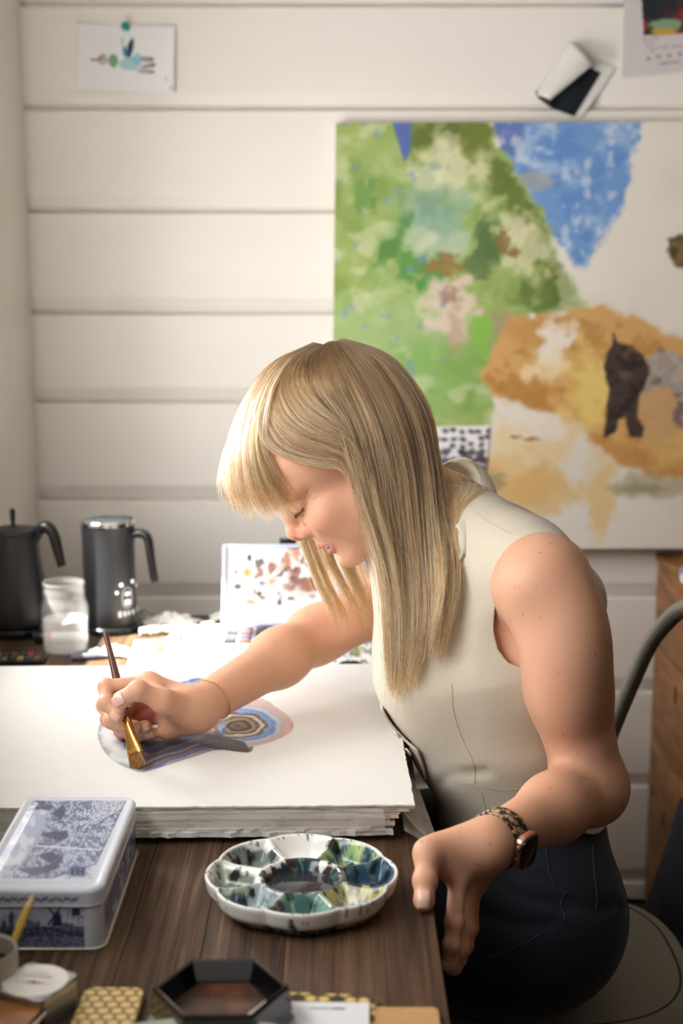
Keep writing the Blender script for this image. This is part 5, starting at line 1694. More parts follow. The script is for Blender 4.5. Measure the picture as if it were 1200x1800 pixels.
# ------------------------------------------------------------------ porcelain flower palette
pc = np.array(P(530, 1538, None, 0.776)); pc[2] = TZ
Rp, hP = 0.0985, 0.030
def petal_R(t): return Rp * (0.945 + 0.055 * np.abs(np.cos(4 * (t - R(92)))) ** 0.75)
def paint_pal(X, Y, r, t, hh):
    n, n2_, n3 = fbm(X, Y, 4, 55, 1), fbm(X, Y, 4, 130, 2), fbm(X, Y, 3, 300, 3)
    col = np.zeros(X.shape + (3,)) + np.array([236, 236, 232.0])
    k = np.round((t - R(92)) / (math.pi / 4)).astype(int) % 8           # petal number, 0 at the far side, counter-clockwise
    dep = sstep(0.024, 0.014, hh)
    amt = {0: 0.40, 1: 0.72, 2: 0.62, 3: 0.80, 4: 0.92, 5: 0.86, 6: 0.95, 7: 0.85}
    a = np.vectorize(amt.get)(k)
    pals = {0: ((222, 176, 92), (60, 66, 74), (226, 224, 216)), 1: ((78, 96, 86), (36, 42, 46), (132, 160, 132)), 2: ((70, 86, 70), (40, 46, 52), (150, 172, 144)),
            3: ((128, 152, 110), (54, 66, 72), (170, 178, 196)), 4: ((62, 96, 92), (26, 34, 42), (128, 166, 140)), 5: ((176, 168, 92), (24, 26, 24), (196, 198, 196)),
            6: ((44, 78, 100), (22, 28, 38), (96, 132, 140)), 7: ((140, 170, 104), (46, 74, 84), (186, 202, 132))}
    c = np.zeros(col.shape)
    for q, (c0, c1, c2) in pals.items():
        w_ = (k == q)[..., None]
        x = np.zeros(col.shape) + np.array(c0, float)
        x = over(x, c1, sstep(0.50, 0.58, n2_))
        x = over(x, c2, sstep(0.53, 0.62, n) * 0.8)
        c = np.where(w_, x, c)
    inw = (r > 0.043) & (r < petal_R(t) - 0.003)
    m = inw * sstep(1.0 - a - 0.08, 1.0 - a + 0.08, n * 0.6 + dep * 0.55 * a) * a
    col = col * (1 - m[..., None]) + c * m[..., None]
    col = over(col, (30, 32, 38), inw * sstep(0.64, 0.68, n2_) * (k != 0) * 0.9)
    col = over(col, (38, 92, 120), inw * sstep(0.63, 0.68, n3) * (k >= 3) * 0.6)
    cen = r < 0.044
    cc = over(np.zeros(col.shape) + np.array([44, 48, 56.0]), (30, 66, 72), sstep(0.5, 0.6, n2_))
    cc = over(cc, (58, 40, 30), sstep(0.52, 0.6, n) * (Y > 0) * 0.9)
    cc = over(cc, (150, 170, 168), sstep(0.64, 0.7, n3) * 0.6)
    col = np.where((cen & (n2_ + dep * 0.3 > 0.42))[..., None], cc, col)
    col = over(col, (214, 160, 60), blot(X, Y, 0.002, 0.070, 0.012, 0.005, 4, 0.6, 0.3))
    col = over(col, (222, 194, 40), blot(X, Y, 0.066, -0.052, 0.012, 0.010, 5, 0.6, 0.3) * (k == 5))
    for i, (bx, by, br_) in enumerate(((0.058, -0.050, 0.008), (0.042, -0.055, 0.009), (0.074, 0.010, 0.007), (0.030, 0.078, 0.010), (0.052, 0.062, 0.005), (-0.070, 0.018, 0.006))):
        col = over(col, (24, 24, 28), blot(X, Y, bx, by, br_, br_ * 0.8, 20 + i, 0.6, 0.2) * 0.95)
    spat = (r > petal_R(t) - 0.005) * (hh > 0.02) * sstep(0.70, 0.73, fbm(X, Y, 2, 380, 8))
    col = over(col, (40, 50, 74), spat * 0.85)
    col = over(col, (28, 30, 40), (1 - sstep(0.002, 0.004, np.abs(X + 0.004 + (hh - 0.015) * 0.3 + 0.004 * (n3 - 0.5) * 4))) * (hh < 0.026) * (Y < -0.07) * (r > 0.09) * 0.9)
    return col
nt_, nr = 288, 78
tt, kk = np.meshgrid(np.linspace(0, 2 * math.pi, nt_, endpoint=False), np.arange(nr))
Rt = petal_R(tt)
inner = 62
rr = np.where(kk < inner, Rt * (kk / (inner - 1)), Rt)
loc = tt - R(92)
dphi = np.abs(((loc + math.pi / 8) % (math.pi / 4)) - math.pi / 8)
bound = rr * np.sin(math.pi / 8 - dphi)
ridge = np.minimum(np.minimum(Rt - rr - 0.0022, bound - 0.0016), np.abs(rr - 0.043) - 0.0016)
ridge = np.where(rr < 0.043, np.minimum(0.043 - rr - 0.0016, 0.05), ridge)
dpt = sstep(-0.0015, 0.0135, ridge)
topz = hP - 0.004 * sstep(0.0, 0.02, Rt - rr)
zz = topz - dpt * (topz - 0.0085)
o_ = np.clip((kk - inner + 1) / (nr - inner), 0, 1)
prof_r = np.interp(o_, [0, 0.08, 0.2, 0.45, 0.75, 0.92, 1.0], [1.0, 1.012, 1.012, 0.985, 0.90, 0.80, 0.0])
prof_z = np.interp(o_, [0, 0.08, 0.2, 0.45, 0.75, 0.92, 1.0], [hP, hP - 0.001, hP - 0.004, 0.014, 0.004, 0.0, 0.0])
rr = np.where(kk >= inner, Rt * prof_r, rr)
zz = np.where(kk >= inner, prof_z, zz)
X, Y_2 = rr * np.cos(tt), rr * np.sin(tt)
cols = paint_pal(X, Y_2, rr, tt, zz)
vv_ = np.stack([X, Y_2, zz], -1).reshape(-1, 3)
i = np.arange(nt_ * nr).reshape(nr, nt_)
j = np.roll(i, -1, 1)
f = np.stack([i[:-1], j[:-1], j[1:], i[1:]], -1).reshape(-1, 4)
M_porc = mat('porcelain', '#ecece8', 0.16, attr='col', coat=0.3)
po = np_mesh('paint_palette', vv_, f, M_porc, None, cols=lin(np.clip(cols, 0, 255)).reshape(-1, 3), loc=tuple(pc))
bm = bmesh.new(); bm.from_mesh(po.data); bmesh.ops.remove_doubles(bm, verts=bm.verts, dist=1e-6); bmesh.ops.recalc_face_normals(bm, faces=bm.faces); bm.to_mesh(po.data); bm.free()
tag(po, 'white porcelain flower palette with wells of green and dark paint', 'palette')
lathe('paint_water', [(0, 0.0152), (0.0345, 0.0152), (0.0352, 0.0148)], mat('dirty_water', '#2e3138', 0.05), po, seg=48)

# ------------------------------------------------------------------ blue and white tin
M_tin = mat('tin_print', '#d9e0ea', 0.28, attr='col', coat=0.3)
tx0, tx1, ty0, ty1 = -0.352, -0.2275, 1.268, 1.5055
tcx, tcy, tw, td = (tx0 + tx1) / 2, (ty0 + ty1) / 2, tx1 - tx0, ty1 - ty0
NAVY = (52, 60, 100)
def ink(col, m, c=NAVY, a=0.85): return over(col, c, np.clip(m, 0, 1) * a)
def paint_lid(px, py):
    x, y = px * 3, (py - 1380) * 3                       # worked out on a three-times enlargement
    n, n2_, n3 = fbm(x, y, 5, 0.02, 1), fbm(x, y, 4, 0.06, 2), fbm(x, y, 3, 0.2, 3)
    col = np.zeros(x.shape + (3,)) + np.array([206, 213, 224.0])
    frame = [(505, 425), (667, 75), (130, 66), (-60, 330), (-60, 500), (280, 500)]
    d = in_poly(x, y, frame)
    pic = np.zeros(col.shape) + np.array([186, 196, 218.0])
    sky_ = 1 - sstep(-10, 20, in_poly(x, y, [(110, 120), (250, 110), (235, 220), (110, 420), (-60, 480), (-60, 330)]))
    pic = over(pic, (168, 180, 212), sky_)
    pic = over(pic, (214, 220, 232), sstep(0.48, 0.62, n) * sky_ * 0.9)
    pic = ink(pic, (1 - sky_) * sstep(0.5, 0.6, n2_), (96, 106, 138), 0.75)
    pic = ink(pic, (1 - sky_) * sstep(0.55, 0.62, n3), NAVY, 0.7)
    pic = ink(pic, 1 - sstep(-3, 3, in_poly(x, y, [(560, 72), (660, 80), (640, 130), (500, 215), (460, 150)])), (198, 204, 216), 0.8)
    pic = ink(pic, (1 - sstep(-3, 3, in_poly(x, y, [(560, 72), (660, 80), (640, 130), (500, 215), (460, 150)]))) * sstep(0.52, 0.6, n3), (110, 118, 146), 0.7)
    for pl in (((220, 262), (352, 250), (360, 280), (318, 302), (250, 285)), ((120, 132), (250, 112), (280, 120), (260, 140)), ((90, 450), (240, 440), (330, 390), (300, 450), (180, 490)), ((200, 380), (270, 360), (330, 392), (260, 420)), ((280, 160), (330, 110), (350, 140), (320, 190))):
        pic = ink(pic, 1 - sstep(-3, 4, in_poly(x, y, pl) + (n3 - 0.5) * 16), (58, 62, 92), 0.85)
    for q in (((242, 208), (120, 415)), ((248, 210), (128, 416)), ((640, 135), (505, 222)), ((420, 225), (375, 325)), ((470, 220), (405, 330)), ((490, 220), (432, 335))):
        pic = ink(pic, seg(x, y, q, 3, 1.5), (44, 50, 84), 0.95)
    pic = ink(pic, seg(x, y, ((245, 209), (124, 415)), 5, 1), (226, 230, 238), 0.9)
    pic = ink(pic, seg(x, y, ((195, 330), (520, 350)), 9, 2), (214, 220, 230), 0.9)
    for k in range(9):
        pic = ink(pic, seg(x, y, ((330 + k * 22, 150), (352 + k * 18, 122)), 5, 2) + seg(x, y, ((400 + k * 12, 78), (396 + k * 12, 104)), 3, 1.5), (70, 78, 112), 0.7)
        pic = ink(pic, seg(x, y, ((372 + k * 12, 205 - k * 2), (380 + k * 12, 180)), 3, 1.5), (70, 78, 112), 0.6)
    for k in range(4): pic = ink(pic, seg(x, y, ((315, 70 + k * 9), (362, 68 + k * 9)), 3, 1.5), (60, 68, 104), 0.8)
    m = 1 - sstep(-1.5, 1.5, d)
    col = col * (1 - m[..., None]) + pic * m[..., None]
    col = ink(col, 1 - sstep(0.8, 2.4, np.abs(d)), NAVY, 0.9)
    for cx, cy in ((410, 465), (200, 88)):
        s = np.maximum(np.abs(x - cx) / 46, np.abs(y - cy) / 26)
        col = ink(col, 1 - sstep(0.85, 1.0, s + 0.25 * (np.sin((x - cx) * 0.28) * np.sin((y - cy) * 0.4))), (44, 50, 100), 0.95)
        col = ink(col, (np.abs((x - cx) % 28 - 14) < 4) * (np.abs((y - cy) % 20 - 10) < 3) * (s < 0.8), (200, 206, 224), 0.8)
        sw_ = (1 - sstep(1.2, 1.8, s)) * (s > 1.0) * sstep(0.52, 0.58, n3)
        col = ink(col, sw_, (96, 104, 140), 0.8)
    return col
def paint_front(px, py):
    x, y = px * 3, (py - 1380) * 3
    n, n2_, n3 = fbm(x, y, 5, 0.02, 5), fbm(x, y, 4, 0.07, 6), fbm(x, y, 3, 0.22, 7)
    col = np.zeros(x.shape + (3,)) + np.array([208, 214, 224.0])
    d = in_poly(x, y, [(440, 640), (444, 855), (-300, 885), (-300, 660)])
    pic = np.zeros(col.shape) + np.array([190, 196, 222.0])
    pic = over(pic, (216, 220, 232), sstep(0.45, 0.6, n))
    land = sstep(742, 752, y)
    pic = ink(pic, land, (120, 128, 158), 1.0)
    pic = ink(pic, land * sstep(0.46, 0.54, n3), (44, 50, 84), 0.85)
    pic = ink(pic, land * sstep(0.55, 0.6, n3) * (y > 800), (186, 192, 212), 0.8)
    for q in (((230, 750), (285, 850)), ((235, 750), (430, 800)), ((215, 752), (60, 850)), ((205, 750), (0, 800))): pic = ink(pic, seg(x, y, q, 9, 4), (52, 58, 92), 0.8)
    for cx, h, w_ in ((60, 88, 15), (120, 62, 10), (150, 44, 9), (168, 40, 8), (186, 36, 7), (204, 34, 7), (20, 40, 12), (350, 30, 14), (375, 24, 12), (-30, 60, 12), (-70, 70, 14)):
        pic = ink(pic, blot(x, y, cx, 752 - h / 2, w_, h / 2, int(cx), 0.35, 0.2), (70, 78, 112), 0.9)
    pic = ink(pic, 1 - sstep(-2, 2, in_poly(x, y, [(272, 742), (332, 742), (318, 672), (286, 672)])), (44, 52, 96), 0.95)
    for a, b in (((255, 645), (325, 735)), ((318, 645), (255, 735))): pic = ink(pic, seg(x, y, (a, b), 11, 3), (38, 46, 92), 0.92)
    m = 1 - sstep(-1, 1.5, d)
    col = col * (1 - m[..., None]) + pic * m[..., None]
    col = ink(col, 1 - sstep(0.8, 2.4, np.abs(d)), NAVY, 0.9)
    s = np.maximum(np.abs(x - 400) / 26, np.abs(y - 668) / 24)
    col = ink(col, (1 - sstep(0.8, 1.0, s)), (44, 50, 100), 0.95)
    col = ink(col, (s > 1) * (1 - sstep(1.5, 2.1, s)) * sstep(0.5, 0.56, n3), (96, 104, 140), 0.8)
    return col
def paint_side(X, Y, Z):
    n, n3 = fbm(Y, Z, 4, 40, 2), fbm(Y, Z, 4, 180, 3)
    col = np.zeros(Y.shape + (3,)) + np.array([196, 200, 226.0])
    d = in_poly(Y, Z, [(ty0 + 0.018, TZ + 0.004), (ty1 - 0.014, TZ + 0.004), (ty1 - 0.014, TZ + 0.043), (ty0 + 0.018, TZ + 0.043)])
    col = ink(col, (d < 0) * sstep(0.44, 0.56, n), (120, 128, 170), 0.8)
    col = ink(col, (d < 0) * sstep(0.54, 0.6, n3), NAVY, 0.75)
    return ink(col, 1 - sstep(0.0003, 0.0008, np.abs(d)), NAVY, 0.9)
tin = empty('biscuit_tin', (tcx, tcy, TZ), label='blue and white rectangular tin printed with windmills, beside the paper', cat='tin')
tT = Matrix.Translation((-tcx, -tcy, -TZ))
def ring_mesh(name, prof, rad, m, paint, parent, cap_n=0, per=26):
    """rounded box from (inset, z) rings around the tin's outline; the last ring is filled"""
    base = []
    for sx, sy, a0 in ((1, 1, 0), (-1, 1, 90), (-1, -1, 180), (1, -1, 270)):
        for q in range(9):
            base.append((sx, sy, R(a0 + 90 * q / 8)))
    def outline(ins):
        r = max(rad - ins, 0.001)
        out = [(tcx + sx * (tw / 2 - ins - r) + r * math.cos(a), tcy + sy * (td / 2 - ins - r) + r * math.sin(a)) for sx, sy, a in base]
        dense = []
        for (ax_, ay_), (bx_, by_) in zip(out, out[1:] + out[:1]):
            n = 1 if math.hypot(bx_ - ax_, by_ - ay_) < 0.02 else per * 3
            for k in range(n): dense.append((ax_ + (bx_ - ax_) * k / n, ay_ + (by_ - ay_) * k / n))
        return dense
    V = [[(x, y, z) for x, y in outline(ins)] for ins, z in prof]
    n = len(V[0])
    v = np.array(V, float).reshape(-1, 3)
    i = np.arange(len(V) * n).reshape(len(V), n); j = np.roll(i, -1, 1)
    f = np.stack([i[:-1], j[:-1], j[1:], i[1:]], -1).reshape(-1, 4)
    return np_mesh(name, v, f, m, parent, cols=lin(np.clip(paint(v), 0, 255)))
plain = lambda v: np.zeros((len(v), 3)) + np.array([206, 213, 224.0])
def base_cols(v):
    fr = paint_front(*proj(v)); sd = paint_side(v[:, 0], v[:, 1], v[:, 2])
    isf = (v[:, 1] < ty0 + 0.002) & (v[:, 0] < tx1 - 0.010)
    iss = (v[:, 0] > tx1 - 0.003) & (v[:, 1] > ty0 + 0.012)
    c = plain(v)
    c[isf] = fr[isf]; c[iss] = sd[iss]
    return c
o = ring_mesh('tin_base', [(0.012, TZ), (0.002, TZ), (0.0005, TZ + 0.001)] + [(0.001, z) for z in np.linspace(TZ + 0.002, TZ + 0.052, 44)], 0.014, M_tin, base_cols, tin); o.data.transform(tT)
def lid_cols(v):
    c = plain(v)
    x, y = proj(v)
    if True:
        b = (np.abs(v[:, 2] - (TZ + 0.0525)) < 0.0035) & (v[:, 1] < ty0 + 0.004) & (v[:, 0] < tx1 - 0.022)
        w_ = np.sin(v[:, 0] * 1500) * 0.0012 + np.sin(v[:, 0] * 620) * 0.0010
        c[b & (np.abs(v[:, 2] - TZ - 0.0525 - w_) < 0.0016)] = (92, 100, 136)
    return c
zl = TZ + 0.045
o = ring_mesh('lid', [(0.001, zl), (-0.0012, zl), (-0.0014, zl + 0.001)] + [(-0.0008, z) for z in np.linspace(zl + 0.0015, zl + 0.0135, 22)] + [(0.0002, zl + 0.0160), (0.0026, zl + 0.0178), (0.0052, zl + 0.0178), (0.0070, zl + 0.0170), (0.0100, zl + 0.0168)], 0.016, M_tin, lid_cols, tin); o.data.transform(tT)
lid = o
zt = zl + 0.0168
q = grid_mesh('lid_print', 190, 250, lambda u, v: (tcx + (u - 0.5) * (tw - 0.0196), tcy + (v - 0.5) * (td - 0.0196), u * 0 + zt + 0.0018 * np.clip(np.minimum(np.minimum(u, 1 - u) * 12, np.minimum(v, 1 - v) * 24), 0, 1)),
              lambda u, v: paint_lid(*proj(np.stack([tcx + (u - 0.5) * (tw - 0.0196), tcy + (v - 0.5) * (td - 0.0196), u * 0 + zt], -1))), M_tin, lid)
q.data.transform(tT)
tube('rolled_seam', [(tcx - tcx + x, y, 0.0016) for x, y in rrect(tw + 0.001, td + 0.001, 0.014, 8)], 0.0013, mat('tin_edge', '#c9c4b4', 0.3, 0.6), tin, seg=6, closed=True)

# ------------------------------------------------------------------ small things at the front edge
M_steel = mat('brushed_steel', '#b9bcc0', 0.3, 0.9)
ca, cb = Vector(P(62, 1724, None, 0.782)), Vector(P(140, 1711, None, 0.782))
hd_ = (cb - ca).length
ang = math.atan2(cb.y - ca.y, cb.x - ca.x)
sq = empty('square_tin', (ca.x, ca.y, TZ), (0, 0, ang - R(45)), label='small square silver tin with a round white label, beside the hexagonal dish', cat='tin')
s2 = hd_ * math.sqrt(2)
prism('tin_body', rrect(s2 * 0.97, s2 * 0.97, 0.006), 0.0, 0.026, mat('frosted_tin', '#9aa0a4', 0.3, 0.5), sq, bev=0.001)
prism('tin_lid', rrect(s2, s2, 0.007), 0.022, 0.032, M_steel, sq, bev=0.0012)
o = lathe('label', [(0, 0.0004), (0.0285, 0.0004), (0.0287, 0)], mat('label_paper', '#e9e6e1', 0.6), sq, seg=48); o.location = (0, 0, 0.0321)
dec = bmesh.new()
vx = Vector((math.cos(-(ang - R(45)) - R(8)), math.sin(-(ang - R(45)) - R(8)), 0)); vy = Vector((-vx.y, vx.x, 0))
for k in range(7):
    w_ = 0.0028 * (1 - 0.22 * abs(k - 3))
    m_ = Matrix.Translation(vx * (k - 3) * 0.0047 - vy * 0.004 + Vector((0, 0, 0.0329))) @ Matrix.Diagonal((0.6 if k != 3 else 1, 1, 1, 1))
    add_lathe(dec, [(0, 0), (w_, 0)], 14, m_)
obj('moon_marks', dec, mat('copper_print', '#8a4a34', 0.5), sq)
dec = bmesh.new()
for k in range(9):
    p_ = vx * (k - 4) * 0.0030 + vy * 0.0065; add_box(dec, p_.x - 0.0010, p_.x + 0.0010, p_.y - 0.0012, p_.y + 0.0012, 0.0326, 0.0329)
for k in range(7):
    p_ = vx * (k - 3) * 0.0024 + vy * 0.0125; add_box(dec, p_.x - 0.0007, p_.x + 0.0007, p_.y - 0.0007, p_.y + 0.0007, 0.0326, 0.0329)
obj('label_lettering', dec, mat('pale_print', '#c2a99c', 0.6), sq)['kind'] = 'stuff'

p = P(8, 1790, None, 0.775)
am = empty('amber_case', (p.x - 0.004, p.y, TZ), (0, 0, R(-14)), label='amber brown case with a dark metal rim at the lower left edge', cat='case')
prism('case_body', rrect(0.062, 0.060, 0.012), 0, 0.022, mat('dark_rim', '#3b2f28', 0.25, 0.4), am, bev=0.0015)
prism('amber_top', rrect(0.056, 0.054, 0.010), 0.0215, 0.026, mat('amber', '#b4763a', 0.3, noise=0.9, nscale=45, col2='#7c4417', coat=0.4), am, bev=0.001)
tube('chrome_rim', [(x, y, 0.0225) for x, y in rrect(0.0622, 0.0602, 0.012)], 0.0013, mat('chrome', '#dcdcdc', 0.12, 1.0), am, seg=8, closed=True)

p = P(-26, 1690, None, 0.79)
cup = empty('ceramic_cup', (p.x, p.y, TZ), label='pale ceramic cup with a dark inside cut by the left picture edge', cat='cup')
lathe('cup_body', [(0, 0.004), (0.024, 0.004), (0.028, 0.012), (0.029, 0.050), (0.0275, 0.053), (0.0258, 0.051), (0.0250, 0.014), (0.020, 0.008), (0, 0.007)], mat('cup_glaze', '#b9b0a0', 0.3), cup, seg=40)
lathe('cup_inside', [(0, 0.036), (0.0244, 0.036)], mat('cup_dark', '#2b2118', 0.2), cup, seg=32)  # flat dark disc across the cup below its rim
pe = empty('yellow_pencil', (p.x + 0.006, p.y + 0.004, TZ + 0.012), (R(-38), R(22), 0), label='yellow pencil standing in the pale cup', cat='pencil')
tube('pencil_body', [(0, 0, 0), (0, 0, 0.075)], 0.0036, mat('pencil_yellow', '#c9a63c', 0.4), pe, seg=6)
lathe('pencil_point', [(0.0036, 0.075), (0.001, 0.088), (0, 0.089)], mat('pencil_wood', '#c9a77c', 0.6), pe, seg=12)

def honeycomb(dark_fill):
    def f(X, Y):
        s = 0.0118
        best, sec = np.full(X.shape, 9.0), np.full(X.shape, 9.0)
        cid = np.zeros(X.shape)
        for a in range(-2, 40):
            for b in range(-2, 14):
                cx_, cy_ = (a + 0.5 * (b % 2)) * s, b * s * 0.866
                d = np.hypot(X - cx_, Y - cy_)
                nb2 = d < best
                sec = np.where(nb2, best, np.minimum(sec, d))
                cid = np.where(nb2, (a * 7 + b * 13) % 10, cid)
                best = np.minimum(best, d)
        edge = sec - best
        n = fbm(X, Y, 3, 300, 2)
        col = np.zeros(X.shape + (3,)) + (np.array([198, 168, 92.0]) if dark_fill else np.array([214, 186, 124.0]))
        col = over(col, (232, 210, 150), sstep(0.003, 0.009, edge) * 0.6)
        if dark_fill: col = over(col, (40, 34, 26), ((cid > 5.5) * sstep(0.0014, 0.002, edge)) * 0.95)
        return over(col, (70, 52, 30) if dark_fill else (120, 84, 40), (1 - sstep(0.0016, 0.0032, edge + (n - 0.5) * 0.0012)) * 0.85)
    return f
def rounded_card(name, corner, w, d, ang, z0, th, colf, m, label, cat, rad=0.012, group=None):
    """card with its far left corner at 'corner', running to the right and towards the camera"""
    pol = rrect(w, d, rad, 8, w / 2, -d / 2)
    bm = bmesh.new(); add_prism(bm, pol, 0, th); bmesh.ops.recalc_face_normals(bm, faces=bm.faces)
    o = obj(name, bm, m if colf is None else mat('card_edge_' + name, '#b8995a', 0.7), None)
    o.location = (corner[0], corner[1], z0); o.rotation_euler = (0, 0, ang)
    if colf is not None:
        g = grid_mesh('printed_face', int(w / 0.0006), int(d / 0.0006), lambda u, v: (u * w, -v * d, u * 0 + th + 0.0003), lambda u, v: colf(u * w, v * d), m, o)
        bm = bmesh.new(); bm.from_mesh(g.data)
        co = np.array([q.co[:2] for q in bm.verts])
        dd = in_poly(co[:, 0], co[:, 1], pol)
        bmesh.ops.delete(bm, geom=[q for q, e_ in zip(list(bm.verts), dd) if e_ > -0.0002], context='VERTS')
        bm.to_mesh(g.data); bm.free()
    return tag(o, label, cat, group)
M_card = mat('printed_card', '#d8b870', 0.55, attr='col')
c0 = P(150, 1735, None, 0.757)
rounded_card('honeycomb_card', (c0.x, c0.y), 0.0535, 0.09, R(-1), TZ, 0.007, honeycomb(False), M_card, 'tan honeycomb-patterned card left of the hexagonal dish', 'card', 0.010)
c0 = P(506, 1743, None, 0.756)
rounded_card('honeycomb_card', (c0.x - 0.02, c0.y + 0.0005), 0.10, 0.09, R(-4), TZ, 0.006, honeycomb(True), M_card, 'yellow and black honeycomb card under the white card', 'card', 0.008)
def white_card(X, Y):
    col = np.zeros(X.shape + (3,)) + np.array([226, 226, 232.0])
    w_ = np.interp(X, [0.008, 0.030, 0.050], [0.0004, 0.0016, 0.0022])
    m = (np.abs(Y - 0.0115 + X * 0.0) < w_ / 2 * 1.3) & (X > 0.008) & (X < 0.049)
    return over(col, (78, 48, 42), m * 0.9)
c0 = P(509, 1760, None, 0.759)
rounded_card('white_card', (c0.x, c0.y), 0.0705, 0.075, R(-1.5), TZ + 0.0068, 0.002, white_card, M_card, 'white card with one dark tapering line, lying on the honeycomb card', 'card', 0.0015)
c0 = P(652, 1769, None, 0.756)
rounded_card('kraft_card', (c0.x + 0.001, c0.y), 0.0575, 0.075, R(-0.5), TZ, 0.0055, None, mat('kraft', '#c39a66', 0.7, noise=0.4, nscale=120, col2='#b08650'), 'brown kraft card with rounded corners at the table edge', 'card', 0.006)

# dark hexagonal dish
hc_ = Vector(P(388, 1735, None, 0.79))
hx_ = empty('hexagonal_dish', (hc_.x, hc_.y, TZ), (0, 0, R(2)), label='black hexagonal dish with a pale rim, in front of the flower palette', cat='dish')
def hexring(r): return [(r * math.cos(R(60 * k)), r * math.sin(R(60 * k)) * 0.98) for k in range(6)]
def hexshell(name, prof, m):
    bm = bmesh.new()
    rings = [[bm.verts.new((x, y, z)) for x, y in hexring(r)] for r, z in prof]
    for a, b in zip(rings, rings[1:]):
        for k in range(6): bm.faces.new((a[k], a[(k + 1) % 6], b[(k + 1) % 6], b[k]))
    bm.faces.new(rings[0][::-1]); bm.faces.new(rings[-1])
    bmesh.ops.recalc_face_normals(bm, faces=bm.faces)
    return obj(name, bm, m, hx_)
hexshell('pale_base', [(0.058, 0.0), (0.0625, 0.004), (0.0630, 0.012), (0.060, 0.016)], mat('pale_resin', '#8f9696', 0.35))
hexshell('black_body', [(0.0585, 0.0155), (0.061, 0.018), (0.0585, 0.038), (0.056, 0.041), (0.0535, 0.040), (0.046, 0.022), (0.0, 0.021)][:-1], mat('black_gloss', '#0d0c0d', 0.18, coat=0.5))
hexshell('painted_reflection', [(0.0452, 0.0222), (0.0452, 0.0226)], mat('painted_reflection', '#151112', 0.25, noise=1.0, nscale=28, col2='#6e4331'))  # brown reflections of wood painted into the dish floor's colour
rod = empty('metal_clip', (hc_.x + 0.033, hc_.y - 0.018, TZ + 0.0268), (0, R(90), R(58)), label='ribbed metal clip lying in the black dish', cat='clip')
lathe('clip_body', [(0, -0.013)] + [(0.0040 + 0.0005 * (k % 2), -0.013 + 0.0013 * k) for k in range(21)] + [(0, 0.0135)], mat('chrome'), rod, seg=20)
pp = P(360, 1782, None, 0.778)
pl = empty('pale_plate', (pp.x, pp.y - 0.181, TZ), label='pale green-grey ceramic plate cut by the bottom picture edge', cat='plate')
lathe('plate_body', [(0, 0.0), (0.090, 0.0), (0.098, 0.003), (0.155, 0.024), (0.168, 0.0285), (0.170, 0.031), (0.167, 0.0325), (0.150, 0.027), (0.10, 0.009), (0, 0.007)], mat('celadon', '#b9beb2', 0.35, noise=0.5, nscale=14, col2='#a98f7c'), pl, seg=72)
lathe('rust_glaze', [(0.1505, 0.0274), (0.110, 0.0125)], mat('rust_glaze', '#8d5a44', 0.35, noise=0.7, nscale=25, col2='#b9a795'), pl, seg=72)
# ------------------------------------------------------------------ black kettle on its slab, milk frother, jar
M_black = mat('matt_black', '#1c1c1e', 0.42)
M_black2 = mat('black_plastic', '#141415', 0.25)
kx, ky = WX + 0.0625, 2.455
sl = prism('black_slab', rrect(0.106, 0.114, 0.03), 0, 0.016, M_black2, None, bev=0.003)
sl.location = (kx - 0.006, ky - 0.001, TZ)
tag(sl, 'flat black base slab under the black kettle', 'base')
ke = empty('kettle', (kx, ky, TZ + 0.0162), label='matt black gooseneck kettle cut by the left picture edge', cat='kettle')
ke.scale = (0.93, 0.93, 1.08)
lathe('body', [(0, 0.004), (0.050, 0.004), (0.056, 0.0), (0.0615, 0.004), (0.0630, 0.014), (0.0600, 0.040), (0.0545, 0.075), (0.0490, 0.110), (0.0455, 0.142), (0.0440, 0.150), (0.041, 0.150), (0, 0.149)], M_black, ke, seg=64)
lathe('lid', [(0.0435, 0.151), (0.0445, 0.153), (0.0435, 0.158), (0.030, 0.161), (0, 0.162)], M_black, ke, seg=56)
lathe('lid_knob', [(0.006, 0.160), (0.0042, 0.166), (0.0052, 0.178), (0.0054, 0.188), (0.0035, 0.192), (0, 0.1925)], M_black2, ke, seg=24)
hp_ = spline([(0.040, -0.004, 0.140), (0.052, -0.005, 0.158), (0.066, -0.006, 0.162), (0.077, -0.007, 0.150), (0.083, -0.008, 0.130), (0.088, -0.009, 0.110), (0.0915, -0.009, 0.098)], 26)
tube('handle', hp_, list(np.interp(np.linspace(0, 1, 26), [0, 0.25, 0.6, 1], [0.0085, 0.010, 0.0105, 0.0075])), M_black2, ke, seg=16)
tube('spout', spline([(-0.056, 0, 0.030), (-0.075, 0.004, 0.040), (-0.062, 0.030, 0.085), (-0.052, 0.050, 0.130), (-0.048, 0.064, 0.140)], 26), list(np.linspace(0.009, 0.0042, 26)), M_black, ke, seg=14)

jx, jy = P(200, 1098, None, TZ).x, 2.475
fr = empty('milk_frother', (jx, jy, TZ), label='tall black milk frother jug with white symbols and a clear lid', cat='frother')
M_frother = mat('soft_black', '#26272a', 0.38)
lathe('power_base', [(0, 0), (0.050, 0), (0.0535, 0.003), (0.0535, 0.010), (0.051, 0.013), (0, 0.0132)], mat('base_teal_black', '#16201f', 0.2), fr, seg=64)
lathe('jug_body', [(0, 0.0136), (0.0455, 0.0136), (0.0475, 0.017), (0.0470, 0.05), (0.0462, 0.10), (0.0462, 0.15), (0.0472, 0.1885), (0.0480, 0.192), (0.0462, 0.192), (0.0440, 0.15), (0.0440, 0.02), (0, 0.019)], M_frother, fr, seg=72)
lathe('lid_ring', [(0.0470, 0.1924), (0.0490, 0.193), (0.0492, 0.199), (0.0475, 0.2015), (0.0450, 0.2005), (0.0448, 0.1924)], mat('chrome'), fr, seg=72)
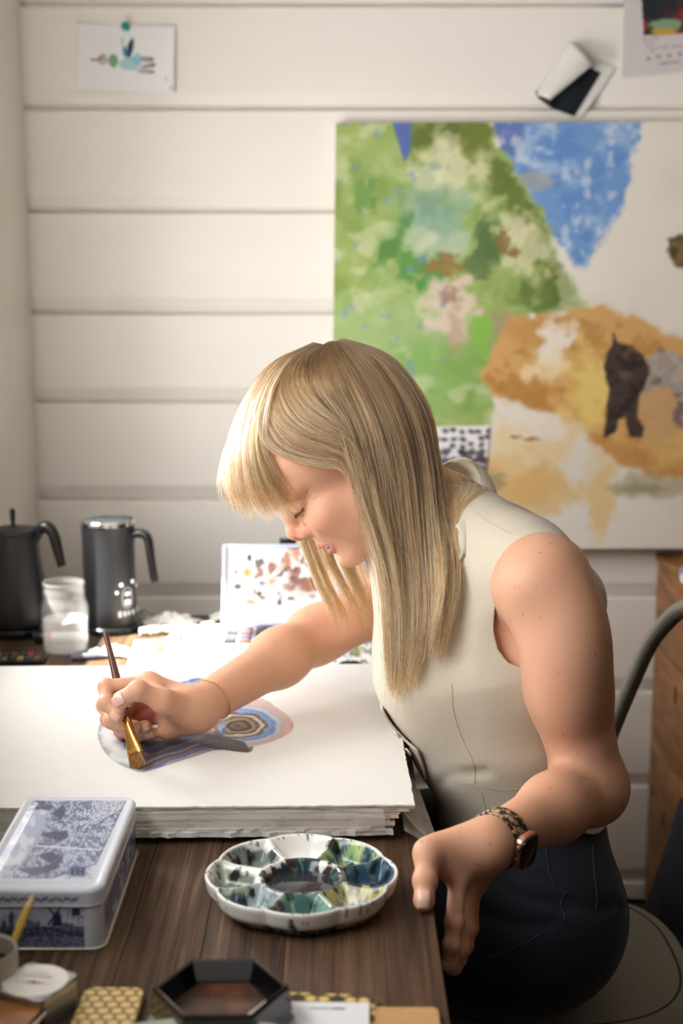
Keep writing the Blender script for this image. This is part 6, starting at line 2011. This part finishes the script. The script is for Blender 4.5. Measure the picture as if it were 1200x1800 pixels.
M_clearlid = mat('clear_lid', '#dfeaea', 0.05, alpha=0.22, spec=0.8)
lathe('clear_lid', [(0.0446, 0.1985), (0.040, 0.2000), (0, 0.2006)], M_clearlid, fr, seg=56)
hpts = spline([(0.044, -0.010, 0.176), (0.058, -0.013, 0.178), (0.068, -0.015, 0.175), (0.0735, -0.016, 0.164), (0.0765, -0.0165, 0.140), (0.081, -0.017, 0.105), (0.0835, -0.017, 0.092)], 30)
tube('handle', hpts, list(np.interp(np.linspace(0, 1, 30), [0, 0.5, 1], [0.0085, 0.0082, 0.0066])), M_black2, fr, seg=16, flat=1.25, up=(0, 1, 0))
M_icon = bpy.data.materials.new('lit_symbol'); M_icon.use_nodes = True
_b = M_icon.node_tree.nodes['Principled BSDF']; _b.inputs['Base Color'].default_value = (0.9, 0.9, 0.92, 1); _b.inputs['Emission Color'].default_value = (1, 1, 1, 1); _b.inputs['Emission Strength'].default_value = 0.35
M_mark = mat('white_mark', '#dcdcde', 0.5)
def jugmark(poly_or_ring, cx_, cy_, m, name, w=1.0):
    """mark at photograph x, y on the front of the jug: polygon in metres, bent round the body"""
    p = P(cx_, cy_, jy - 0.0455)
    a = math.asin(max(-1, min(1, (p.x - jx) / 0.0472)))
    bm = bmesh.new()
    vs = []
    for q in poly_or_ring:
        if len(q) and isinstance(q[0], tuple):
            vs.append([(a + x / 0.0472, z) for x, z in q])
    for pl in vs:
        lo = [bm.verts.new((0.0472 * math.sin(t), -0.0472 * math.cos(t), p.z - TZ + z)) for t, z in pl]
        hi = [bm.verts.new((0.0480 * math.sin(t), -0.0480 * math.cos(t), p.z - TZ + z)) for t, z in pl]
        n = len(lo)
        bm.faces.new(hi)
        for i in range(n): bm.faces.new((lo[i], lo[(i + 1) % n], hi[(i + 1) % n], hi[i]))
    bmesh.ops.recalc_face_normals(bm, faces=bm.faces)
    return obj(name, bm, m, fr)
disc = lambda r, n=14: [(r * math.cos(6.2832 * k / n), r * math.sin(6.2832 * k / n)) for k in range(n)]
for ix, iy in ((489, 392), (527, 387), (473, 422), (540, 412)):
    jugmark([disc(0.0038 if ix in (489, 527) else 0.0030)], ix / 2.3077, 860 + iy / 2.3077, M_icon, 'symbol')
out_, in_ = rrect(0.0225, 0.037, 0.0110, 7), rrect(0.0205, 0.035, 0.0100, 7)
jugmark([[out_[i], out_[(i + 1) % len(out_)], in_[(i + 1) % len(in_)], in_[i]] for i in range(len(out_))], 512 / 2.3077, 860 + 447 / 2.3077, M_mark, 'button_outline')
jugmark([rrect(0.0115, 0.0060, 0.0015, 3)], 512 / 2.3077, 860 + 432 / 2.3077, M_icon, 'symbol')
jugmark([rrect(0.0115, 0.0090, 0.0020, 3)], 512 / 2.3077, 860 + 466 / 2.3077, M_icon, 'symbol')
for k, (lx, w_, h_) in enumerate(((485, 0.0058, 0.0105), (503, 0.0048, 0.0085), (517, 0.0034, 0.0085), (530, 0.0040, 0.0085), (544, 0.0044, 0.0100))):
    jugmark([rrect(w_, h_, 0.0016, 3)], lx / 2.3077, 860 + 511 / 2.3077, M_mark, 'letter_mark')

jc = P(108, 1160, None, TZ)
M_jar = mat('jar_glass', '#f6f9f8', 0.03, alpha=0.05, spec=1.0)
M_water = mat('cloudy_water', '#e6e5e1', 0.05, alpha=0.30)
ja = empty('glass_jar', (jc.x, jc.y + 0.040, TZ), label='clear ridged glass jar half full of cloudy water', cat='jar')
ja.scale = (1, 1, 0.93)
outp = [(0, 0.002), (0.030, 0.0), (0.0365, 0.004), (0.0385, 0.012), (0.0392, 0.035), (0.0402, 0.070), (0.0395, 0.088), (0.0362, 0.100), (0.0340, 0.106), (0.0338, 0.109), (0.0352, 0.111), (0.0338, 0.114), (0.0350, 0.1165), (0.0336, 0.119), (0.0336, 0.126), (0.0352, 0.128), (0.0354, 0.1315), (0.0338, 0.1335)]
inp = [(0.0312, 0.1330), (0.0308, 0.1265), (0.0308, 0.108), (0.0335, 0.098), (0.0368, 0.087), (0.0376, 0.070), (0.0366, 0.035), (0.0358, 0.013), (0.034, 0.008), (0, 0.007)]
lathe('jar_glass', outp + inp, M_jar, ja, seg=64, auto=60)
lathe('water', [(0, 0.0078), (0.0335, 0.0086), (0.0353, 0.0135), (0.0361, 0.035), (0.0369, 0.062), (0.0366, 0.0655), (0, 0.0650)], M_water, ja, seg=64, auto=50)
bm = bmesh.new()
for k in range(5):
    for q in range(5 if k % 2 else 8):
        a = R(-96 + q * 4); rr_ = 0.0401
        add_box(bm, rr_ * math.cos(a) - 0.0009, rr_ * math.cos(a) + 0.0009, rr_ * math.sin(a) - 0.0006, rr_ * math.sin(a) + 0.0002, 0.026 + k * 0.010, 0.0272 + k * 0.010)
obj('measure_ridges', bm, M_jar, ja)['kind'] = 'stuff'

# ------------------------------------------------------------------ paint box with a raised lid
M_white = mat('white_plastic', '#eef0f4', 0.3)
def paint_mix(x, y):
    n, n3 = fbm(x, y, 4, 0.05, 3), fbm(x, y, 3, 0.16, 4)
    col = np.zeros(x.shape + (3,)) + np.array([240, 240, 243.0])
    brown = blot(x, y, 528, 1005, 34, 34, 1, 0.9, 0.4)
    col = over(col, (142, 96, 84), brown * sstep(0.42, 0.54, n) * 0.9)
    col = over(col, (96, 66, 62), brown * sstep(0.54, 0.62, n3) * 0.85)
    r = random.Random(9)
    for i, (cx, cy, rx, ry, c) in enumerate(((434, 1006, 8, 8, (226, 154, 60)), (439, 980, 4, 7, (44, 42, 50)), (456, 990, 8, 8, (86, 84, 86)), (457, 1005, 7, 10, (150, 110, 104)), (477, 997, 7, 10, (146, 106, 90)), (414, 1006, 4, 5, (182, 120, 90)),
                                              (418, 1031, 6, 5, (70, 70, 84)), (428, 980, 2, 3, (200, 150, 90)), (477, 1022, 5, 8, (226, 160, 110)), (461, 1025, 6, 5, (120, 130, 156)), (455, 1044, 5, 5, (70, 66, 50)), (462, 1051, 6, 3, (120, 96, 50)),
                                              (440, 1058, 8, 4, (206, 150, 110)), (409, 1056, 3, 5, (222, 130, 96)), (491, 1058, 4, 5, (60, 62, 66)), (511, 1052, 6, 3, (110, 90, 60)), (490, 1042, 3, 3, (80, 80, 80)), (436, 1020, 2, 2, (150, 120, 80)),
                                              (505, 982, 6, 14, (172, 124, 100)), (520, 975, 6, 12, (196, 150, 120)), (545, 1030, 14, 16, (160, 110, 90)), (560, 1000, 12, 12, (120, 84, 84)), (449, 1015, 3, 3, (120, 120, 120)), (447, 1040, 3, 6, (140, 120, 100)))):
        col = over(col, c, blot(x, y, cx, cy, rx, ry, 60 + i, 0.7, 0.3) * 0.9)
    return col
bx0, bx1 = P(388, 1080, 2.42).x, P(388, 1080, 2.42).x + 0.212
pb = empty('paint_box', ((bx0 + bx1) / 2, 2.36, TZ), label='white paint box with its spotted lid raised behind her arm', cat='paint box')
T0 = Matrix.Translation((-(bx0 + bx1) / 2, -2.36, -TZ))
def pbx(n, *a, m=M_white, bev=0.0015, parent=None):
    o = box(n, *a, m, parent or pb, bev=bev); o.data.transform(T0); return o
yb, hgt = 2.425, 0.016
pbx('tray', bx0 + 0.004, bx1, 2.31, yb, TZ, TZ + hgt)
rr_ = random.Random(4)
pans = [(46, 44, 48), (60, 58, 62), (90, 84, 80), (120, 60, 48), (40, 52, 66), (70, 90, 84), (38, 38, 40), (140, 96, 70), (56, 66, 88), (34, 34, 38)]
for a in range(8):
    for b in range(4):
        c = pans[(a * 3 + b * 5) % 10]
        x = bx0 + 0.012 + a * 0.025; y = 2.317 + b * 0.0255
        pbx('paint_pan', x, x + 0.021, y, y + 0.021, TZ + hgt - 0.001, TZ + hgt + 0.004 + rr_.random() * 0.002, m=mat('pan_%d' % ((a * 3 + b * 5) % 10), '#%02x%02x%02x' % c, 0.4, noise=0.5, nscale=90), bev=0.002)
a0, a1 = np.array([bx0, yb + 0.004, TZ + hgt + 0.002]), np.array(P(395, 957, 2.485))
upv = a1 - a0; upv[0] = 0; hl = np.linalg.norm(upv); upv /= hl
nv = np.array([0, -upv[2], upv[1]])
lidm = Matrix.Translation(Vector(a0)) @ Matrix(np.stack([[1, 0, 0], upv, -nv], 1).tolist()).to_4x4()
w_ = bx1 - bx0
M_rim = mat('bluish_rim', '#c9d2ee', 0.25, alpha=0.9)
for n, a in (('lid_rim', (0, 0.006, 0, hl)), ('lid_rim', (w_ - 0.006, w_, 0, hl)), ('lid_rim', (0.006, w_ - 0.006, 0, 0.006)), ('lid_rim', (0.006, w_ - 0.006, hl - 0.006, hl))):
    o = box(n, *a, -0.006, 0.006, M_rim, pb, bev=0.002); o.data.transform(T0 @ lidm)
o = box('lid_back', 0.004, w_ - 0.004, 0.004, hl - 0.004, 0.002, 0.0045, M_white, pb, bev=0.0005); o.data.transform(T0 @ lidm)
L4 = lambda x, y: lidm @ Vector((x, y, 0.0012))
o = painted('mixing_panel', 170, 110, (L4(0.006, 0.006), L4(w_ - 0.006, 0.006), L4(w_ - 0.006, hl - 0.006), L4(0.006, hl - 0.006)), paint_mix, mat('mix_plastic', '#f0f0f2', 0.3, attr='col'), pb)
o.data.transform(T0)
p = P(505, 950, 2.488)
o = box('black_catch', p.x - 0.014, p.x + 0.016, p.y - 0.004, p.y + 0.006, p.z - 0.006, p.z + 0.004, M_black2, pb, bev=0.001); o.data.transform(T0)

# ------------------------------------------------------------------ flat palette and brush cap behind her vest
def paint_flat(x, y):
    n, n3 = fbm(x, y, 4, 0.045, 13), fbm(x, y, 3, 0.12, 14)
    col = np.zeros(x.shape + (3,)) + np.array([232, 232, 234.0])
    col = over(col, (30, 30, 32), sstep(0.5, 0.56, n) * 0.95)
    col = over(col, (90, 98, 110), sstep(0.56, 0.62, n3) * 0.7)
    col = over(col, (150, 160, 80), blot(x, y, 628, 1143, 12, 8, 2, 0.8, 0.4) * 0.8)
    return over(col, (206, 206, 212), sstep(0.6, 0.66, fbm(x, y, 3, 0.08, 16)))
fx0, fx1, fy0, fy1 = P(575, 1168, None, TZ).x, P(672, 1168, None, TZ).x, 2.215, 2.44
fpm = box('mixing_palette', fx0, fx1, fy0, fy1, TZ, TZ + 0.009, M_white, None, bev=0.003)
tag(fpm, 'flat white palette smeared with black and olive paint behind the vest', 'palette')
painted('paint_smears', 80, 120, [Vector(q) for q in ((fx0 + 0.004, fy0 + 0.004, TZ + 0.0094), (fx1 - 0.004, fy0 + 0.004, TZ + 0.0094), (fx1 - 0.004, fy1 - 0.004, TZ + 0.0094), (fx0 + 0.004, fy1 - 0.004, TZ + 0.0094))], paint_flat, mat('wet_paint', '#f0f0f2', 0.3, attr='col'), fpm)
p = P(618, 1170, None, TZ + 0.012)
bc = empty('black_cap', (p.x, fy0 - 0.017, TZ + 0.0105), (0, R(90), R(6)), label='small black cap lying before the flat palette', cat='cap')
lathe('cap_body', [(0, -0.021), (0.007, -0.021), (0.0102, -0.014), (0.0104, 0.008), (0.006, 0.016), (0.004, 0.022), (0, 0.023)], M_black2, bc, seg=24)

# ------------------------------------------------------------------ markers, paint tubes, rags and pans in the sunlit strip
def lying(name, x, y, z, ang, parts, label, cat, group=None, tilt=0.0):
    e_ = empty(name, (x, y, z), (0, R(90) + tilt, ang), label=label, cat=cat, group=group)
    for n, prof, m in parts:
        lathe(n, prof, m, e_, seg=24)
    return e_
M_red = mat('red_plastic', '#c63a2e', 0.4)
p = P(62, 1142, None, TZ + 0.012)
lying('marker', P(60, 1140, 2.376).x, 2.376, TZ + 0.0112, 0.0, (('marker_cap', [(0, 0.0), (0.009, 0.001), (0.0105, 0.004), (0.0105, 0.022), (0, 0.022)], M_black2), ('red_ring', [(0.0108, 0.022), (0.0108, 0.032), (0, 0.032)], M_red), ('marker_body', [(0.0104, 0.032), (0.0104, 0.085), (0.008, 0.092), (0, 0.092)], M_white)), 'white marker pen with black cap and red ring left of the jar', 'pen')
p = P(432, 1126, None, TZ + 0.012)
lying('marker', p.x, p.y, TZ + 0.0095, R(8), (('marker_cap', [(0, 0), (0.0075, 0.001), (0.0085, 0.003), (0.0085, 0.010), (0, 0.010)], M_black2), ('marker_body', [(0.0088, 0.010), (0.0088, 0.055), (0, 0.055)], M_white), ('red_ring', [(0.0089, 0.055), (0.0089, 0.064), (0, 0.064)], M_red), ('marker_end', [(0.0084, 0.064), (0.0084, 0.105), (0, 0.106)], M_white)), 'white marker with black tip and red ring beside her forearm', 'pen')
def paint_tube(x, y, ang, ln, r, cap_col, label, z=TZ):
    e_ = empty('paint_tube', (x, y, z + r * 0.72), (0, 0, ang), label=label, cat='paint tube', group='paint tubes in the sunlit strip')
    bm = bmesh.new()
    rings = []
    for t in np.linspace(0, 1, 9):
        w_, h_ = r * (1 + 0.35 * (t > 0.99) * 0 + 0.28 * t), r * 0.70 * (1 - t) ** 0.7 + 0.0012
        rings.append([bm.verts.new((t * ln, w_ * math.cos(q), h_ * math.sin(q) - (r * 0.70 - 0.0012) * 0.0)) for q in (2 * math.pi * k / 16 for k in range(16))])
    for a, b in zip(rings, rings[1:]):
        for k in range(16): bm.faces.new((a[k], a[(k + 1) % 16], b[(k + 1) % 16], b[k]))
    bm.faces.new(rings[0][::-1]); bm.faces.new(rings[-1])
    bmesh.ops.recalc_face_normals(bm, faces=bm.faces)
    obj('tube_body', bm, mat('tube_white', '#eceae4', 0.4), e_, auto=40)
    bm = bmesh.new()
    r2 = [[bm.verts.new((t * ln, r * (1.012 + 0.28 * t) * math.cos(q), (r * 0.70 * (1 - t) ** 0.7 + 0.0012) * 1.03 * math.sin(q))) for q in (2 * math.pi * k / 16 for k in range(16))] for t in (0.18, 0.24, 0.32)]
    for a, b in zip(r2, r2[1:]):
        for k in range(16): bm.faces.new((a[k], a[(k + 1) % 16], b[(k + 1) % 16], b[k]))
    obj('colour_band', bm, mat('band_' + cap_col, cap_col, 0.4), e_, auto=40)
    o = lathe('screw_cap', [(0, -0.017), (0.0058, -0.0168), (0.0066, -0.015), (0.0070, -0.003), (0.0045, -0.002), (0.0045, 0.001), (0, 0.001)], mat('cap_grey', '#d9d9dc', 0.35), e_, seg=18, rot=(0, R(90), 0))
    return e_
for i, (px, py, ang, ln, r, cc, lb) in enumerate((
        (262, 1106, 20, 0.085, 0.010, '#a9a27e', 'white paint tube with an olive band right of the frother'), (318, 1100, -25, 0.080, 0.010, '#5a5f66', 'white paint tube with a slate band behind the sunlit heap'),
        (258, 1136, 5, 0.090, 0.011, '#e2c94a', 'white paint tube with a yellow band in the sunlit heap'), (352, 1112, 35, 0.085, 0.011, '#d8d2c4', 'white paint tube with a cream band before the paint box'),
        (322, 1146, -8, 0.095, 0.011, '#c9b98f', 'white paint tube with a sand band behind the stack'), (372, 1134, 12, 0.080, 0.010, '#8a929c', 'white paint tube with a grey band near the marker'),
        (300, 1122, 60, 0.070, 0.009, '#b0563c', 'short white paint tube with a rust band in the sunlit heap'), (366, 1096, -40, 0.075, 0.009, '#4d5a48', 'white paint tube with a dark green band by the paint box'))):
    p = P(px, py, None, TZ + 0.01)
    paint_tube(p.x, p.y, R(ang), ln, r, cc, lb)
for i, (px0, px1, y0_, y1_, rz, lb) in enumerate(((228, 352, 2.205, 2.40, 3, 'white paper scrap under the paint tubes, left part of the sunlit heap'), (318, 452, 2.19, 2.33, -4, 'white paper scrap under the paint tubes, nearer the forearm'), (300, 392, 2.36, 2.50, 7, 'white paper scrap under the crumpled towels'))):
    a, b = P(px0, 1130, (y0_ + y1_) / 2).x, P(px1, 1130, (y0_ + y1_) / 2).x
    o = box('paper_scrap', -(b - a) / 2, (b - a) / 2, -(y1_ - y0_) / 2, (y1_ - y0_) / 2, 0, 0.0008, M_paper)
    o.location = ((a + b) / 2, (y0_ + y1_) / 2, TZ + 0.0002 + i * 0.001); o.rotation_euler = (0, 0, R(rz))
    tag(o, lb, 'paper')
# crumpled rags
def crumple(name, px, py, sx, sy, h, seed, m, label, cat):
    p = P(px, py, None, TZ)
    def fn(u, v):
        a, b = (u - 0.5) * 2, (v - 0.5) * 2
        rr = np.sqrt(a * a + b * b)
        nz = fbm(u * 7 + seed, v * 7, 4, 1.0, seed); nz2 = np.abs(fbm(u * 5, v * 5 + seed, 3, 1.3, seed + 3) - 0.5) * 2
        e = np.clip(1.15 - rr * 0.85, 0, 1)
        z = h * (0.25 + 0.9 * nz2 + 0.5 * nz) * e + 0.0006
        return p.x + a * sx * (0.8 + 0.4 * nz), p.y + b * sy * (0.8 + 0.4 * nz2), TZ + z
    o = solidify(grid_mesh(name, 34, 34, fn, None, m), 0.0005, 1.0)
    return tag(o, label, cat)
M_rag = mat('white_rag', '#f2f0ea', 0.9)
crumple('paper_towel', 300, 1096, 0.05, 0.030, 0.022, 3, M_rag, 'crumpled white paper towel behind the paint tubes', 'towel')
crumple('paper_towel', 404, 1088, 0.035, 0.028, 0.026, 5, M_rag, 'crumpled white paper towel against the paint box', 'towel')
crumple('plastic_wrap', 196, 1151, 0.042, 0.024, 0.018, 8, mat('grey_wrap', '#bfc3c4', 0.2, alpha=0.75, spec=0.7), 'crumpled grey plastic wrap right of the jar', 'wrap')
crumple('plastic_wrap', 246, 1090, 0.04, 0.022, 0.020, 9, mat('grey_wrap'), 'crumpled clear plastic wrap behind the frother base', 'wrap')
# pan set left of the jar
p = P(16, 1158, None, TZ + 0.006)
ps = empty('pan_set', (p.x, p.y + 0.004, TZ), (0, 0, R(4)), label='small black pan set with dark colours left of the jar', cat='paint set')
prism('pan_tray', rrect(0.115, 0.052, 0.006), 0, 0.008, M_black2, ps, bev=0.001)
cl = ['#2a3a34', '#8a3b2e', '#3a3a3c', '#5a6a4a', '#2b2b2d', '#8d7a4a', '#30384a', '#6a4a3a']
for a in range(8):
    for b in range(2):
        q = box('paint_pan', -0.052 + a * 0.0132, -0.041 + a * 0.0132, -0.022 + b * 0.023, -0.002 + b * 0.023, 0.0075, 0.0100, mat('pancol' + cl[(a + 3 * b) % 8], cl[(a + 3 * b) % 8], 0.35), ps, bev=0.001)
p = P(145, 1156, None, TZ + 0.006)
lying('paint_stick', p.x - 0.02, p.y, TZ + 0.0062, R(14), (('stick_body', [(0, 0), (0.0060, 0.001), (0.0062, 0.045), (0, 0.046)], mat('slate_stick', '#5c6070', 0.5)), ('stick_tip', [(0.0052, 0.046), (0.004, 0.055), (0, 0.057)], mat('mauve', '#8d84a0', 0.5))), 'slate grey paint stick lying at the foot of the jar', 'stick')

# ------------------------------------------------------------------ chair with two cushions
CX, CY, CS = 0.268, 1.862, 0.222
M_frame = mat('gunmetal_tube', '#8a857a', 0.42, 0.45)
ch = empty('metal_chair', (CX, CY, 0), label='gunmetal tube chair she sits on', cat='chair')
cT = Matrix.Translation((-CX, -CY, 0))
def cpart(o): o.data.transform(cT); return o
def squircle(n, s, e=3.0):
    return [(CX + s * math.copysign(abs(math.cos(t)) ** (2 / e), math.cos(t)), CY + s * math.copysign(abs(math.sin(t)) ** (2 / e), math.sin(t))) for t in (2 * math.pi * k / n for k in range(n))]
cpart(prism('seat', squircle(48, CS * 1.12), 0.362, 0.379, M_frame, ch, bev=0.004))
hoop = spline([(0.385, 2.118, 0.0), (0.372, 2.108, 0.37), (0.368, 2.100, 0.55), tuple(P(1072, 1292, 2.085)), tuple(P(1107, 1207, 2.07)), tuple(P(1140, 1135, 2.045)), tuple(P(1172, 1093, 2.01)), tuple(P(1206, 1068, 1.96)), (0.525, 1.86, 0.955), (0.525, 1.76, 0.945), (0.515, 1.67, 0.88), (0.495, 1.635, 0.75), (0.475, 1.628, 0.55), (0.470, 1.625, 0.37), (0.485, 1.615, 0.0)], 90)
cpart(tube('back_hoop', hoop, 0.0125, M_frame, ch, seg=14))
for x, y, dx, dy in ((CX - 0.17, CY - 0.17, -0.05, -0.04), (CX - 0.17, CY + 0.17, -0.05, 0.04)):
    cpart(tube('leg', [(x, y, 0.372), (x + dx * 0.5, y + dy * 0.5, 0.2), (x + dx, y + dy, 0.0)], [0.016, 0.014, 0.011], M_frame, ch, seg=12))
M_felt = mat('grey_felt', '#7a7266', 0.95, noise=0.4, nscale=300, col2='#655d52', bump=0.3, bscale=500, sheen=0.2)
M_pipe = mat('dark_piping', '#37322c', 0.95)
def cushion(name, z, h, dx, dy, s, label):
    e_ = empty(name, (CX + dx, CY + dy, z), label=label, cat='cushion', group=None)
    prof = [(0.0, 0.0), (0.90, 0.0), (0.97, h * 0.15), (1.0, h * 0.45), (0.975, h * 0.8), (0.90, h), (0.60, h * 1.04), (0.0, h * 1.02)]
    bm = bmesh.new()
    n = 72
    rings = []
    for r, zz in prof:
        if r == 0: rings.append([bm.verts.new((0, 0, zz))])
        else: rings.append([bm.verts.new((x - CX, y - CY, zz)) for x, y in squircle(n, s * r, 2.7)])
    for a, b in zip(rings, rings[1:]):
        for k in range(n):
            j = (k + 1) % n
            if len(a) == 1: bm.faces.new((a[0], b[j], b[k]))
            elif len(b) == 1: bm.faces.new((a[k], a[j], b[0]))
            else: bm.faces.new((a[k], a[j], b[j], b[k]))
    bmesh.ops.recalc_face_normals(bm, faces=bm.faces)
    obj('pad', bm, M_felt, e_, auto=60)
    tube('piping', [(x - CX, y - CY, h * 0.93) for x, y in squircle(n, s * 0.885, 2.7)], 0.0032, M_pipe, e_, seg=8, closed=True)
    return e_
cushion('seat_cushion', 0.3795, 0.030, 0.012, -0.012, CS * 1.04, 'lower of the two grey felt cushions on the chair')
cushion('seat_cushion', 0.4115, 0.033, 0.0, 0.0, CS, 'upper of the two grey felt cushions, under her hips')

bg_ = empty('dark_bag', (0.68, 2.28, 0), label='dark cloth bag on the floor before the wooden cabinet', cat='bag')
bm = bmesh.new()
rings = []
for zz, w_, d_ in ((0.0, 0.17, 0.10), (0.02, 0.185, 0.115), (0.12, 0.18, 0.11), (0.25, 0.165, 0.095), (0.36, 0.145, 0.07), (0.44, 0.13, 0.045), (0.50, 0.12, 0.02)):
    rings.append([bm.verts.new((x + 0.02 * zz, y, zz)) for x, y in rrect(w_ * 2, d_ * 2, min(d_ * 0.9, 0.05), 5)])
for a, b in zip(rings, rings[1:]):
    for k in range(len(a)): bm.faces.new((a[k], a[(k + 1) % len(a)], b[(k + 1) % len(a)], b[k]))
bm.faces.new(rings[0][::-1]); bm.faces.new(rings[-1])
bmesh.ops.recalc_face_normals(bm, faces=bm.faces)
obj('bag_body', bm, mat('navy_canvas', '#20222a', 0.8, bump=0.3, bscale=400), bg_, auto=50)
for s in (-1, 1):
    tube('strap', spline([(-0.06, 0.02 * s, 0.49), (-0.055, 0.05 * s, 0.58), (0.03, 0.06 * s, 0.61), (0.085, 0.05 * s, 0.58), (0.09, 0.02 * s, 0.49)], 20), 0.007, mat('navy_canvas'), bg_, seg=8, flat=0.4)
p = P(1206, 966, WY - 0.30)
tb = empty('white_tub', (p.x + 0.014, WY - 0.30, cz), label='small white tub with a violet lid on the cabinet top', cat='tub')
lathe('tub_body', [(0, 0.0), (0.021, 0.0), (0.023, 0.003), (0.024, 0.020), (0, 0.020)], M_white, tb, seg=32)
lathe('tub_lid', [(0.0248, 0.0195), (0.0250, 0.027), (0.022, 0.029), (0, 0.029)], mat('violet_plastic', '#8f86b8', 0.35), tb, seg=32)
